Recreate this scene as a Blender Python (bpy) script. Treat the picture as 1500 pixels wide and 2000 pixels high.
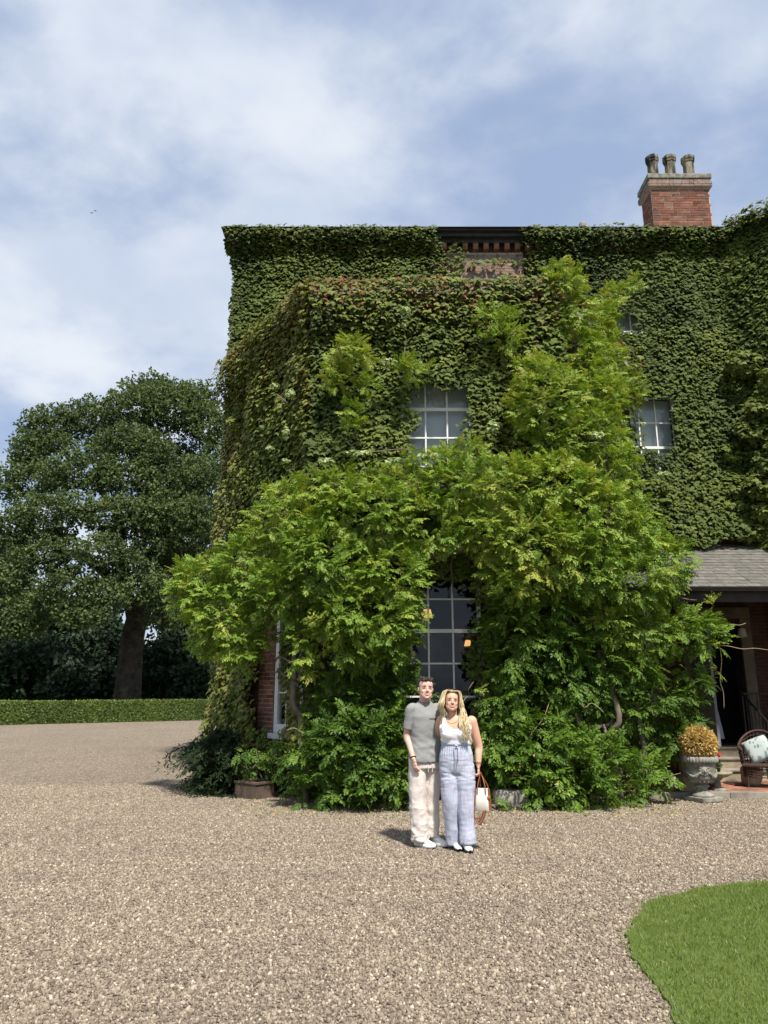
import bpy, math, random
import numpy as np
from mathutils import Vector, Matrix, noise as mnoise

for o in list(bpy.data.objects):
    bpy.data.objects.remove(o)
random.seed(7)
RNG = np.random.default_rng(11)
SC = bpy.context.scene
COL = SC.collection
R = math.radians

# ------------------------------------------------------------------ camera
F_PX, PITCH, CAM_Z = 1444.0, 13.8, 1.6
cam_d = bpy.data.cameras.new('camera')
cam_d.sensor_fit = 'VERTICAL'
cam_d.sensor_height = 36.0
cam_d.lens = 36.0 * F_PX / 2000.0
cam_d.clip_start = 0.05
cam_d.clip_end = 5000
cam = bpy.data.objects.new('camera', cam_d)
COL.objects.link(cam)
cam.location = (0, 0, CAM_Z)
cam.rotation_euler = (R(90 + PITCH), 0, 0)
SC.camera = cam

# ------------------------------------------------------------------ sky, sun, exposure
SUN_EL, SUN_AZ = 57.0, 160.0          # azimuth clockwise from +Y
W = bpy.data.worlds.new('World')
SC.world = W
W.use_nodes = True
wn, wl = W.node_tree.nodes, W.node_tree.links
wn.clear()
def wnode(t, **k):
    n = wn.new(t)
    for a, b in k.items():
        setattr(n, a, b)
    return n
w_out = wnode('ShaderNodeOutputWorld')
w_bg = wnode('ShaderNodeBackground')
w_bg.inputs['Strength'].default_value = 0.104
sky = wnode('ShaderNodeTexSky', sky_type='NISHITA', sun_disc=False)
sky.sun_elevation = R(SUN_EL)
sky.sun_rotation = R(SUN_AZ)
sky.air_density = 1.0
sky.dust_density = 2.2
sky.ozone_density = 1.6
tc = wnode('ShaderNodeTexCoord')
sep = wnode('ShaderNodeSeparateXYZ')
wl.new(tc.outputs['Generated'], sep.inputs[0])
zz = wnode('ShaderNodeMath', operation='ADD'); zz.inputs[1].default_value = 0.22
zm = wnode('ShaderNodeMath', operation='MAXIMUM'); zm.inputs[1].default_value = 0.0
wl.new(sep.outputs['Z'], zm.inputs[0]); wl.new(zm.outputs[0], zz.inputs[0])
dx = wnode('ShaderNodeMath', operation='DIVIDE'); dy = wnode('ShaderNodeMath', operation='DIVIDE')
wl.new(sep.outputs['X'], dx.inputs[0]); wl.new(zz.outputs[0], dx.inputs[1])
wl.new(sep.outputs['Y'], dy.inputs[0]); wl.new(zz.outputs[0], dy.inputs[1])
cmb = wnode('ShaderNodeCombineXYZ')
wl.new(dx.outputs[0], cmb.inputs[0]); wl.new(dy.outputs[0], cmb.inputs[1])
CLOUD_OFF = (8.6, 16.8, 0.0)
def cloud_noise(scale, detail, rough, dist, off, stretch=(1, 1, 1), rot=0.0):
    mp = wnode('ShaderNodeMapping')
    mp.inputs['Location'].default_value = off
    mp.inputs['Scale'].default_value = stretch
    mp.inputs['Rotation'].default_value = (0, 0, rot)
    wl.new(cmb.outputs[0], mp.inputs['Vector'])
    nz = wnode('ShaderNodeTexNoise')
    nz.inputs['Scale'].default_value = scale
    nz.inputs['Detail'].default_value = detail
    nz.inputs['Roughness'].default_value = rough
    nz.inputs['Distortion'].default_value = dist
    wl.new(mp.outputs[0], nz.inputs['Vector'])
    return nz.outputs['Fac']
def wramp(sock, a, b, lo=0.0, hi=1.0):
    m = wnode('ShaderNodeMapRange', interpolation_type='SMOOTHSTEP')
    m.inputs['From Min'].default_value = a; m.inputs['From Max'].default_value = b
    m.inputs['To Min'].default_value = lo; m.inputs['To Max'].default_value = hi
    wl.new(sock, m.inputs['Value'])
    return m.outputs[0]
def wmath(op, a, b):
    m = wnode('ShaderNodeMath', operation=op)
    for i, s in enumerate((a, b)):
        if isinstance(s, (int, float)):
            m.inputs[i].default_value = s
        else:
            wl.new(s, m.inputs[i])
    return m.outputs[0]
big = cloud_noise(1.15, 4.0, 0.5, 0.0, CLOUD_OFF)
fine = cloud_noise(3.4, 10.0, 0.55, 0.15, (CLOUD_OFF[0] + 2, CLOUD_OFF[1], 0), (1.0, 1.15, 1), R(35))
cov = wmath('ADD', wmath('MULTIPLY', big, 0.52), wmath('MULTIPLY', fine, 0.48))
mask = wramp(cov, 0.40, 0.60)
shade = cloud_noise(2.2, 7.0, 0.52, 0.1, (CLOUD_OFF[0] + 9, CLOUD_OFF[1] + 4, 0))
thick = wramp(shade, 0.38, 0.62)
# cloud radiance in the sky texture's own units: bright tops and bluer, greyer thick patches
ccol = wnode('ShaderNodeMix', data_type='RGBA')
ccol.inputs['A'].default_value = (5.6, 5.9, 6.3, 1)
ccol.inputs['B'].default_value = (4.1, 4.6, 5.5, 1)
wl.new(thick, ccol.inputs['Factor'])
haze_mix = wnode('ShaderNodeMix', data_type='RGBA')
haze_mix.inputs['Factor'].default_value = 0.72
wl.new(sky.outputs[0], haze_mix.inputs['A'])
haze_mix.inputs['B'].default_value = (2.75, 3.5, 5.0, 1)     # thin high veil over the blue
cm = wnode('ShaderNodeMix', data_type='RGBA')
wl.new(wmath('MULTIPLY', mask, 0.88), cm.inputs['Factor'])
wl.new(haze_mix.outputs['Result'], cm.inputs['A'])
wl.new(ccol.outputs['Result'], cm.inputs['B'])
wl.new(cm.outputs['Result'], w_bg.inputs['Color'])
wl.new(w_bg.outputs[0], w_out.inputs[0])

sun_d = bpy.data.lights.new('sun', 'SUN')
sun_d.energy = 4.7
sun_d.angle = R(3.5)
sun_d.color = (1.0, 0.945, 0.86)
sun = bpy.data.objects.new('sun', sun_d)
COL.objects.link(sun)
sun.rotation_euler = (R(90 - SUN_EL), 0, R(180 - SUN_AZ))
_sd = Vector((math.sin(R(SUN_AZ)) * math.cos(R(SUN_EL)), math.cos(R(SUN_AZ)) * math.cos(R(SUN_EL)), math.sin(R(SUN_EL))))
sun.rotation_euler = _sd.to_track_quat('Z', 'Y').to_euler()
sun.location = _sd * 60

SC.view_settings.view_transform = 'Standard'
SC.view_settings.look = 'None'
SC.view_settings.exposure = 0.6
SC.view_settings.gamma = 1.0
SC.view_settings.use_curve_mapping = False
SC.cycles.max_bounces = 8
SC.cycles.diffuse_bounces = 3
SC.cycles.transmission_bounces = 6
SC.cycles.transparent_max_bounces = 12
SC.cycles.use_denoising = True

# ------------------------------------------------------------------ photo pixel -> place
_cp, _sp = math.cos(R(PITCH)), math.sin(R(PITCH))
def ray(u, v):
    a, b = (u - 750.0) / F_PX, (1000.0 - v) / F_PX
    return Vector((a, _cp - b * _sp, _sp + b * _cp))
def at(u, v, Y):
    d = ray(u, v)
    k = Y / d.y
    return Vector((d.x * k, Y, CAM_Z + d.z * k))
def ground(u, v, z=0.0):
    d = ray(u, v)
    k = (z - CAM_Z) / d.z
    return Vector((d.x * k, d.y * k, z))

# ------------------------------------------------------------------ materials
MATS = {}
def material(name):
    m = bpy.data.materials.new(name)
    m.use_nodes = True
    m.node_tree.nodes.clear()
    MATS[name] = m
    return m
class NT:
    def __init__(s, name):
        s.m = material(name); s.n = s.m.node_tree.nodes; s.l = s.m.node_tree.links
        s.out = s.n.new('ShaderNodeOutputMaterial')
    def node(s, t, ins=None, **k):
        n = s.n.new(t)
        for a, b in k.items():
            setattr(n, a, b)
        for a, b in (ins or {}).items():
            s.put(n.inputs[a], b)
        return n
    def put(s, sock, b):
        if isinstance(b, bpy.types.NodeSocket):
            s.l.new(b, sock)
        elif isinstance(b, (tuple, list)) and len(b) == 3 and sock.type == 'RGBA':
            sock.default_value = (*b, 1)
        else:
            sock.default_value = b
    def coord(s, kind='Object', scale=None):
        o = s.node('ShaderNodeTexCoord').outputs[kind]
        if scale is None:
            return o
        return s.node('ShaderNodeMapping', {'Vector': o, 'Scale': scale}).outputs[0]
    def noise(s, vec, scale, detail=4.0, rough=0.55, dist=0.0):
        return s.node('ShaderNodeTexNoise', {'Vector': vec, 'Scale': scale, 'Detail': detail, 'Roughness': rough, 'Distortion': dist}).outputs['Fac']
    def ramp(s, fac, stops, interp='LINEAR'):
        r = s.node('ShaderNodeValToRGB', {'Fac': fac})
        cr = r.color_ramp
        cr.interpolation = interp
        while len(cr.elements) < len(stops):
            cr.elements.new(0.5)
        for e, (p, c) in zip(cr.elements, stops):
            e.position = p; e.color = (*c, 1) if len(c) == 3 else c
        return r.outputs['Color']
    def mix(s, f, a, b, blend='MIX'):
        n = s.node('ShaderNodeMix', data_type='RGBA', blend_type=blend)
        s.put(n.inputs['Factor'], f); s.put(n.inputs['A'], a); s.put(n.inputs['B'], b)
        return n.outputs['Result']
    def math(s, op, a, b=0.0):
        n = s.node('ShaderNodeMath', operation=op)
        s.put(n.inputs[0], a); s.put(n.inputs[1], b)
        return n.outputs[0]
    def bump(s, h, strength=0.5, dist=0.02, normal=None):
        n = s.node('ShaderNodeBump', {'Height': h, 'Strength': strength, 'Distance': dist})
        if normal is not None:
            s.put(n.inputs['Normal'], normal)
        return n.outputs[0]
    def bsdf(s, col, rough=0.8, normal=None, spec=0.3, metal=0.0, **k):
        n = s.node('ShaderNodeBsdfPrincipled', {'Base Color': col, 'Roughness': rough, 'Metallic': metal, 'Specular IOR Level': spec})
        if normal is not None:
            s.l.new(normal, n.inputs['Normal'])
        for a, b in k.items():
            s.put(n.inputs[a.replace('_', ' ')], b)
        return n.outputs[0]
    def end(s, sh):
        s.l.new(sh, s.out.inputs['Surface'])
        return s.m
def foliage(name, stops, trans=0.32, rough=0.5, spec=0.35):
    t = NT(name)
    fac = t.node('ShaderNodeAttribute', attribute_name='tint').outputs['Fac']
    col = t.ramp(fac, stops)
    sh = t.bsdf(col, rough, spec=spec)
    tl = t.node('ShaderNodeBsdfTranslucent', {'Color': t.mix(1.0, col, (1.0, 1.0, 0.55), 'MULTIPLY')}).outputs[0]
    mx = t.node('ShaderNodeMixShader', {'Fac': trans, 1: sh, 2: tl})
    return t.end(mx.outputs[0])
def plain(name, col, rough=0.7, spec=0.3, metal=0.0, var=0.25, scale=8.0, bump=0.15, bscale=40.0, bdist=0.01):
    t = NT(name)
    v = t.coord('Object')
    n1 = t.noise(v, scale, 5.0, 0.6)
    dark = tuple(c * (1 - var) for c in col); lite = tuple(min(1, c * (1 + var)) for c in col)
    c = t.ramp(n1, [(0.3, dark), (0.7, lite)])
    nb = t.bump(t.noise(v, bscale, 5.0, 0.6), bump, bdist) if bump else None
    return t.end(t.bsdf(c, rough, nb, spec, metal))
def emission(name, col, k):
    t = NT(name)
    return t.end(t.node('ShaderNodeEmission', {'Color': col, 'Strength': k}).outputs[0])

# ------------------------------------------------------------------ object helpers
ORG = {}
def tag(o, label=None, cat=None, group=None, kind=None):
    if label: o['label'] = label
    if cat: o['category'] = cat
    if group: o['group'] = group
    if kind: o['kind'] = kind
    return o
def thing(name, loc, label, cat, group=None):
    o = bpy.data.objects.new(name, None)
    COL.objects.link(o)
    o.empty_display_size = 0.2
    o.location = loc
    ORG[o] = Vector(loc)
    return tag(o, label, cat, group)
def link(name, me, parent=None, loc=None):
    o = bpy.data.objects.new(name, me)
    COL.objects.link(o)
    if parent is not None:
        o.parent = parent
        ORG[o] = ORG[parent].copy()
    else:
        ORG[o] = Vector((0, 0, 0))
    return o
def piece(name, me, parent, loc, rot=(0, 0, 0), scale=(1, 1, 1)):
    """one piece that shares its mesh with its fellows, placed at a world point"""
    o = bpy.data.objects.new(name, me)
    COL.objects.link(o)
    o.parent = parent
    o.location = Vector(loc) - ORG[parent]
    o.rotation_euler = rot
    o.scale = scale
    ORG[o] = Vector(loc)
    return o
def np_mesh(name, V, faces_flat, nper, mats, smooth=False, tint=None, matidx=None):
    """V (n,3); faces_flat flat index array with nper corners per face"""
    me = bpy.data.meshes.new(name)
    nf = len(faces_flat) // nper
    me.vertices.add(len(V)); me.vertices.foreach_set('co', np.ascontiguousarray(V, dtype=np.float32).ravel())
    me.loops.add(len(faces_flat)); me.loops.foreach_set('vertex_index', np.ascontiguousarray(faces_flat, dtype=np.int32))
    me.polygons.add(nf)
    me.polygons.foreach_set('loop_start', np.arange(nf, dtype=np.int32) * nper)
    if smooth:
        me.polygons.foreach_set('use_smooth', np.ones(nf, dtype=bool))
    if matidx is not None:
        me.polygons.foreach_set('material_index', np.ascontiguousarray(matidx, dtype=np.int32))
    for m in (mats if isinstance(mats, (list, tuple)) else [mats]):
        me.materials.append(m)
    if tint is not None:
        a = me.attributes.new('tint', 'FLOAT', 'POINT')
        a.data.foreach_set('value', np.ascontiguousarray(tint, dtype=np.float32))
    me.update(calc_edges=True)
    return me
class MB:
    """collects faces into one mesh, in world coordinates"""
    def __init__(s):
        s.v, s.f = [], []
    def add(s, vs, fs):
        k = len(s.v)
        s.v += [tuple(p) for p in vs]
        s.f += [tuple(i + k for i in f) for f in fs]
        return s
    def box(s, c, d, rz=0.0, M=None):
        hx, hy, hz = d[0] / 2, d[1] / 2, d[2] / 2
        vs = [Vector((x * hx, y * hy, z * hz)) for z in (-1, 1) for y in (-1, 1) for x in (-1, 1)]
        rot = M if M is not None else Matrix.Rotation(rz, 3, 'Z')
        vs = [rot @ p + Vector(c) for p in vs]
        return s.add(vs, [(0, 2, 3, 1), (4, 5, 7, 6), (0, 1, 5, 4), (2, 6, 7, 3), (0, 4, 6, 2), (1, 3, 7, 5)])
    def bar(s, a, b, w, h, up=(0, 0, 1)):
        a, b = Vector(a), Vector(b)
        d = b - a
        x = d.normalized()
        z = Vector(up); z = (z - x * z.dot(x)).normalized()
        y = z.cross(x)
        M = Matrix((x, y, z)).transposed()
        return s.box((a + b) / 2, (d.length, w, h), M=M)
    def tube(s, pts, rad, n=8, caps=True, flat=1.0):
        pts = [Vector(p) for p in pts]
        if not isinstance(rad, (list, tuple)):
            rad = [rad] * len(pts)
        t0 = (pts[1] - pts[0]).normalized()
        up = Vector((0, 0, 1)) if abs(t0.z) < 0.9 else Vector((0, 1, 0))
        nrm = (up - t0 * up.dot(t0)).normalized()
        vs = []
        for i, p in enumerate(pts):
            if i == 0: t = t0
            elif i == len(pts) - 1: t = (pts[i] - pts[i - 1]).normalized()
            else: t = (pts[i + 1] - pts[i - 1]).normalized()
            nrm = (nrm - t * nrm.dot(t))
            nrm = nrm.normalized() if nrm.length > 1e-6 else t.orthogonal().normalized()
            b = t.cross(nrm)
            for k in range(n):
                a = 2 * math.pi * k / n
                vs.append(p + nrm * (math.cos(a) * rad[i] * flat) + b * (math.sin(a) * rad[i]))
        fs = []
        for i in range(len(pts) - 1):
            for k in range(n):
                k2 = (k + 1) % n
                fs.append((i * n + k, i * n + k2, (i + 1) * n + k2, (i + 1) * n + k))
        if caps:
            fs.append(tuple(range(n - 1, -1, -1)))
            fs.append(tuple((len(pts) - 1) * n + k for k in range(n)))
        return s.add(vs, fs)
    def rings(s, rs, n=20, caps=True):
        """rs: list of callables/point lists, each a ring of n points"""
        vs = [p for r in rs for p in r]
        fs = []
        for i in range(len(rs) - 1):
            for k in range(n):
                k2 = (k + 1) % n
                fs.append((i * n + k, i * n + k2, (i + 1) * n + k2, (i + 1) * n + k))
        if caps:
            fs.append(tuple(range(n - 1, -1, -1)))
            fs.append(tuple((len(rs) - 1) * n + k for k in range(n)))
        return s.add(vs, fs)
    def lathe(s, c, prof, n=24, caps=True, wob=0.0):
        rs = []
        for (r, z) in prof:
            rs.append([Vector((c[0] + r * math.cos(2 * math.pi * k / n), c[1] + r * math.sin(2 * math.pi * k / n), c[2] + z)) for k in range(n)])
        return s.rings(rs, n, caps)
    def ell(s, c, r, nu=14, nv=10, M=None):
        c = Vector(c)
        rs = []
        for j in range(nv + 1):
            th = math.pi * (j + 0.02) / (nv + 0.04)
            ring = []
            for k in range(nu):
                a = 2 * math.pi * k / nu
                p = Vector((r[0] * math.sin(th) * math.cos(a), r[1] * math.sin(th) * math.sin(a), -r[2] * math.cos(th)))
                ring.append((M @ p if M is not None else p) + c)
            rs.append(ring)
        return s.rings(rs, nu)
    def mesh(s, name, mats, org=(0, 0, 0), smooth=False):
        me = bpy.data.meshes.new(name)
        o = Vector(org)
        me.from_pydata([tuple(Vector(p) - o) for p in s.v], [], s.f)
        for m in (mats if isinstance(mats, (list, tuple)) else [mats]):
            me.materials.append(m)
        if smooth:
            me.polygons.foreach_set('use_smooth', [True] * len(me.polygons))
        me.update()
        return me
    def build(s, name, mats, parent=None, smooth=False, **tags):
        org = ORG[parent] if parent is not None else (0, 0, 0)
        o = link(name, s.mesh(name, mats, org, smooth), parent)
        return tag(o, **tags)
def bevelled(o, w, seg=2, ang=40):
    b = o.modifiers.new('bevel', 'BEVEL')
    b.width = w; b.segments = seg; b.limit_method = 'ANGLE'; b.angle_limit = R(ang)
    return o

# numpy value noise -------------------------------------------------
def _hash(i, j, k):
    h = np.sin(i * 127.1 + j * 311.7 + k * 74.7) * 43758.5453
    return h - np.floor(h)
def vnoise(P):
    P = np.asarray(P, dtype=np.float64)
    I = np.floor(P); Fr = P - I
    Fr = Fr * Fr * (3 - 2 * Fr)
    x, y, z = I[:, 0], I[:, 1], I[:, 2]
    fx, fy, fz = Fr[:, 0], Fr[:, 1], Fr[:, 2]
    r = 0
    for a in (0, 1):
        for b in (0, 1):
            for c in (0, 1):
                w = (fx if a else 1 - fx) * (fy if b else 1 - fy) * (fz if c else 1 - fz)
                r = r + w * _hash(x + a, y + b, z + c)
    return r
def fbm(P, octv=4, gain=0.5):
    P = np.asarray(P, dtype=np.float64)
    a, s, t = 1.0, 0.0, 0.0
    for o in range(octv):
        s = s + a * vnoise(P * (2.03 ** o) + o * 17.3); t += a; a *= gain
    return s / t
def unit(A):
    return A / np.maximum(np.linalg.norm(A, axis=1, keepdims=True), 1e-9)
def frames(Z, Y):
    """rotation matrices (n,3,3) whose columns are X, Y, Z; Z kept, Y made square to it"""
    Z = unit(Z)
    Y = unit(Y - Z * np.sum(Y * Z, axis=1, keepdims=True))
    X = np.cross(Y, Z)
    return np.stack([X, Y, Z], axis=2)
def scatter(Tv, Tf, P, M, S):
    """copies template (Tv verts, Tf triangles) to every point; returns verts and flat faces"""
    n, k = len(P), len(Tv)
    V = np.einsum('nij,kj->nki', M, Tv) * S[:, None, None] + P[:, None, :]
    Fi = (Tf[None, :, :] + (np.arange(n) * k)[:, None, None])
    return V.reshape(-1, 3), Fi.reshape(-1)
# ================================================================== materials of the setting
def gravel_col(t, fac):
    return t.ramp(fac, [(0.0, (0.055, 0.046, 0.037)), (0.22, (0.116, 0.092, 0.069)), (0.5, (0.198, 0.160, 0.120)),
                        (0.78, (0.33, 0.272, 0.203)), (0.93, (0.50, 0.44, 0.345)), (1.0, (0.70, 0.64, 0.54))])
t = NT('gravel_sheet')
v = t.coord('Object')
vor = t.node('ShaderNodeTexVoronoi', {'Vector': v, 'Scale': 46.0, 'Randomness': 1.0})
sepc = t.node('ShaderNodeSeparateColor', {'Color': vor.outputs['Color']})
big = t.noise(v, 0.35, 3.0)
fac = t.math('ADD', t.math('MULTIPLY', sepc.outputs[0], 0.82), t.math('MULTIPLY', big, 0.16))
h = t.math('SUBTRACT', 1.0, vor.outputs['Distance'])
t.end(t.bsdf(gravel_col(t, fac), 0.9, t.bump(h, 0.9, 0.02), spec=0.15))
t = NT('pebble')
tint = t.node('ShaderNodeAttribute', attribute_name='tint').outputs['Fac']
gp_ = t.node('ShaderNodeNewGeometry').outputs['Position']
trk = t.noise(t.node('ShaderNodeMapping', {'Vector': gp_, 'Scale': (0.55, 1.3, 1.0), 'Rotation': (0, 0, 0.25)}).outputs[0], 0.9, 4.0, 0.6)
t.end(t.bsdf(t.mix(1.0, gravel_col(t, tint), t.ramp(trk, [(0.35, (0.90, 0.90, 0.91)), (0.62, (1.05, 1.05, 1.04))]), 'MULTIPLY'), 0.85, spec=0.2))
foliage('grass_blade', [(0.0, (0.09, 0.15, 0.022)), (0.45, (0.155, 0.225, 0.034)), (0.75, (0.225, 0.25, 0.06)), (0.9, (0.26, 0.23, 0.085)), (1.0, (0.42, 0.36, 0.18))], 0.3)
t = NT('lawn_soil')
v = t.coord('Object')
t.end(t.bsdf(t.ramp(t.noise(v, 9.0, 6.0), [(0.3, (0.06, 0.10, 0.018)), (0.7, (0.11, 0.145, 0.035))]), 0.95, t.bump(t.noise(v, 120.0, 4.0), 0.6, 0.02)))
t = NT('meadow')
v = t.coord('Object')
t.end(t.bsdf(t.ramp(t.noise(v, 0.2, 6.0), [(0.3, (0.04, 0.075, 0.016)), (0.7, (0.08, 0.11, 0.03))]), 0.95))
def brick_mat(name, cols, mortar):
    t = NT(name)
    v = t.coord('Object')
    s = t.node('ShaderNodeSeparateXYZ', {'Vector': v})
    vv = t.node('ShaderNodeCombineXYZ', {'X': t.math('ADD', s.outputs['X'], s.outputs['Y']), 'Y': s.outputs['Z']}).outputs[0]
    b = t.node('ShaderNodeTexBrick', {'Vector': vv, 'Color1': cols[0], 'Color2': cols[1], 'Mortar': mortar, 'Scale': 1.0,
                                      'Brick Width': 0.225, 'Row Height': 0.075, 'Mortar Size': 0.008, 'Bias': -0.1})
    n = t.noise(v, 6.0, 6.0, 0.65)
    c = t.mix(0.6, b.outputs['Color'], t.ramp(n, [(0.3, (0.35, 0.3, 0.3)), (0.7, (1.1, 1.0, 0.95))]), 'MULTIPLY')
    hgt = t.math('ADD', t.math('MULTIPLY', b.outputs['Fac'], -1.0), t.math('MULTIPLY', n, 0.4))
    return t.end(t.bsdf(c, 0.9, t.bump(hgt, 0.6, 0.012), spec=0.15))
brick_mat('wall_brick', ((0.075, 0.033, 0.024), (0.05, 0.024, 0.018)), (0.07, 0.058, 0.05))  # brick darkened overall so the verandah's shade sits in its colour
def brick_piece(name, a, b, c):
    t = NT(name)
    oi = t.node('ShaderNodeObjectInfo').outputs['Random']
    base = t.ramp(oi, [(0.0, a), (0.3, b), (0.5, c), (0.68, tuple(x * 0.5 for x in a)), (0.85, (c[0] * 0.8, c[1] * 1.05, c[2] * 1.25)), (1.0, tuple(x * 0.8 for x in b))])
    g = t.node('ShaderNodeNewGeometry').outputs['Position']
    n = t.noise(g, 26.0, 6.0, 0.7)
    n2 = t.noise(g, 3.0, 5.0, 0.65)
    col = t.mix(0.55, base, t.ramp(n, [(0.32, (0.4, 0.38, 0.38)), (0.68, (1.15, 1.1, 1.05))]), 'MULTIPLY')
    col = t.mix(t.ramp(n2, [(0.52, (0, 0, 0)), (0.72, (0.75, 0.75, 0.75))]), col, (0.085, 0.07, 0.06))
    return t.end(t.bsdf(col, 0.92, t.bump(n, 0.5, 0.012), spec=0.12))
brick_piece('brick_red', (0.25, 0.11, 0.078), (0.18, 0.082, 0.062), (0.33, 0.155, 0.10))
brick_piece('brick_dusky', (0.30, 0.205, 0.17), (0.25, 0.165, 0.135), (0.34, 0.245, 0.205))
brick_piece('brick_paver', (0.40, 0.17, 0.105), (0.33, 0.13, 0.085), (0.46, 0.23, 0.15))
plain('mortar', (0.40, 0.35, 0.30), 0.95, 0.1, var=0.3, scale=14)
plain('old_stone', (0.26, 0.245, 0.21), 0.92, 0.12, var=0.45, scale=7, bump=0.6, bscale=35, bdist=0.015)
plain('warm_stone', (0.30, 0.25, 0.17), 0.92, 0.12, var=0.3, scale=5, bump=0.5, bscale=30, bdist=0.015)
plain('paving_stone', (0.24, 0.215, 0.18), 0.9, 0.15, var=0.35, scale=4, bump=0.4, bscale=24)
plain('cornice_wood', (0.035, 0.032, 0.032), 0.6, 0.3, var=0.3)
plain('dentil_brick', (0.20, 0.10, 0.07), 0.9, 0.15, var=0.35, scale=10, bump=0.4)
plain('white_paint', (0.72, 0.72, 0.70), 0.45, 0.4, var=0.07, scale=12, bump=0.08, bscale=60)
plain('shade_darkened_stone', (0.11, 0.095, 0.07), 0.92, 0.1, var=0.3, scale=5, bump=0.4)  # door surround stone, darkened to paint in the shade under the verandah
plain('shade_darkened_paint', (0.16, 0.17, 0.19), 0.6, 0.2, var=0.1)  # white door's paint, darkened to stand for the verandah shade
plain('black_iron', (0.012, 0.012, 0.013), 0.45, 0.4, var=0.3)
plain('black_gutter', (0.018, 0.018, 0.02), 0.35, 0.5, var=0.3, scale=5)
plain('dark_timber', (0.03, 0.025, 0.022), 0.7, 0.25, var=0.4)
plain('room_paint', (0.10, 0.082, 0.06), 0.9, 0.1, var=0.1, scale=2, bump=0.0)
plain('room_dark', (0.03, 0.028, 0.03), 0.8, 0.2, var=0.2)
plain('blind_cloth', (0.60, 0.63, 0.66), 0.95, 0.05, var=0.03, scale=2, bump=0.0)
plain('curtain_cloth', (0.45, 0.46, 0.50), 0.95, 0.05, var=0.08, scale=3, bump=0.05)
plain('chimney_stone', (0.20, 0.19, 0.165), 0.92, 0.12, var=0.6, scale=6, bump=0.6, bscale=26, bdist=0.02)
t = NT('pot_clay')
v = t.node('ShaderNodeNewGeometry').outputs['Position']
sx = t.node('ShaderNodeMapping', {'Vector': v, 'Scale': (1.0, 1.0, 0.22)}).outputs[0]
t.end(t.bsdf(t.ramp(t.noise(sx, 7.0, 5.0, 0.6), [(0.40, (0.02, 0.02, 0.022)), (0.52, (0.17, 0.15, 0.11)), (0.66, (0.36, 0.31, 0.20))]), 0.9, t.bump(t.noise(v, 40.0), 0.4, 0.01)))
t = NT('slate')
oi = t.node('ShaderNodeObjectInfo').outputs['Random']
g = t.node('ShaderNodeNewGeometry').outputs['Position']
n = t.noise(g, 9.0, 7.0, 0.68)
c = t.mix(0.6, t.ramp(oi, [(0.0, (0.12, 0.115, 0.105)), (0.6, (0.145, 0.14, 0.125)), (1.0, (0.17, 0.16, 0.145))]), t.ramp(n, [(0.3, (0.45, 0.45, 0.45)), (0.7, (1.3, 1.28, 1.2))]), 'MULTIPLY')
t.end(t.bsdf(c, 0.75, t.bump(n, 0.5, 0.012), spec=0.3))
t = NT('glass')
fr = t.node('ShaderNodeFresnel', {'IOR': 1.5}).outputs[0]
wav = t.bump(t.noise(t.coord('Object'), 2.2, 1.0), 0.05, 0.05)
gl = t.node('ShaderNodeBsdfGlossy', {'Color': (0.95, 0.97, 1.0), 'Roughness': 0.02, 'Normal': wav}).outputs[0]
tr = t.node('ShaderNodeBsdfTransparent', {'Color': (0.86, 0.9, 0.9)}).outputs[0]
t.end(t.node('ShaderNodeMixShader', {'Fac': t.math('MULTIPLY', fr, 0.9), 1: tr, 2: gl}).outputs[0])

# ================================================================== ground, gravel, lawn
o = MB().add([(-1500, -600, -0.05), (1500, -600, -0.05), (1500, 2500, -0.05), (-1500, 2500, -0.05)], [(0, 1, 2, 3)]).build('ground', MATS['meadow'], kind='structure')
HEDGE_A, HEDGE_B = Vector((-23.5, 37.2, 0)), Vector((-6.0, 51.5, 0))
gv = [(-24, -8, 0), (24, -8, 0), (24, 30, 0), (4, 52, 0), tuple(HEDGE_B + Vector((0, 0.6, 0))), tuple(HEDGE_A + Vector((0, 0.6, 0))), (-40, 30, 0)]
MB().add(gv, [tuple(range(len(gv)))]).build('gravel_forecourt', MATS['gravel_sheet'], kind='structure')

def ico():
    p = (1 + 5 ** 0.5) / 2
    V = np.array([(-1, p, 0), (1, p, 0), (-1, -p, 0), (1, -p, 0), (0, -1, p), (0, 1, p), (0, -1, -p), (0, 1, -p), (p, 0, -1), (p, 0, 1), (-p, 0, -1), (-p, 0, 1)], float)
    V /= np.linalg.norm(V[0])
    F = np.array([(0, 11, 5), (0, 5, 1), (0, 1, 7), (0, 7, 10), (0, 10, 11), (1, 5, 9), (5, 11, 4), (11, 10, 2), (10, 7, 6), (7, 1, 8), (3, 9, 4), (3, 4, 2), (3, 2, 6), (3, 6, 8), (3, 8, 9), (4, 9, 5), (2, 4, 11), (6, 2, 10), (8, 6, 7), (9, 8, 1)])
    return V, F
def rand_rot(n, rng):
    q = rng.normal(size=(n, 4)); q /= np.linalg.norm(q, axis=1, keepdims=True)
    w, x, y, z = q.T
    return np.stack([np.stack([1 - 2 * (y * y + z * z), 2 * (x * y - z * w), 2 * (x * z + y * w)], 1),
                     np.stack([2 * (x * y + z * w), 1 - 2 * (x * x + z * z), 2 * (y * z - x * w)], 1),
                     np.stack([2 * (x * z - y * w), 2 * (y * z + x * w), 1 - 2 * (x * x + y * y)], 1)], 1)
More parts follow.
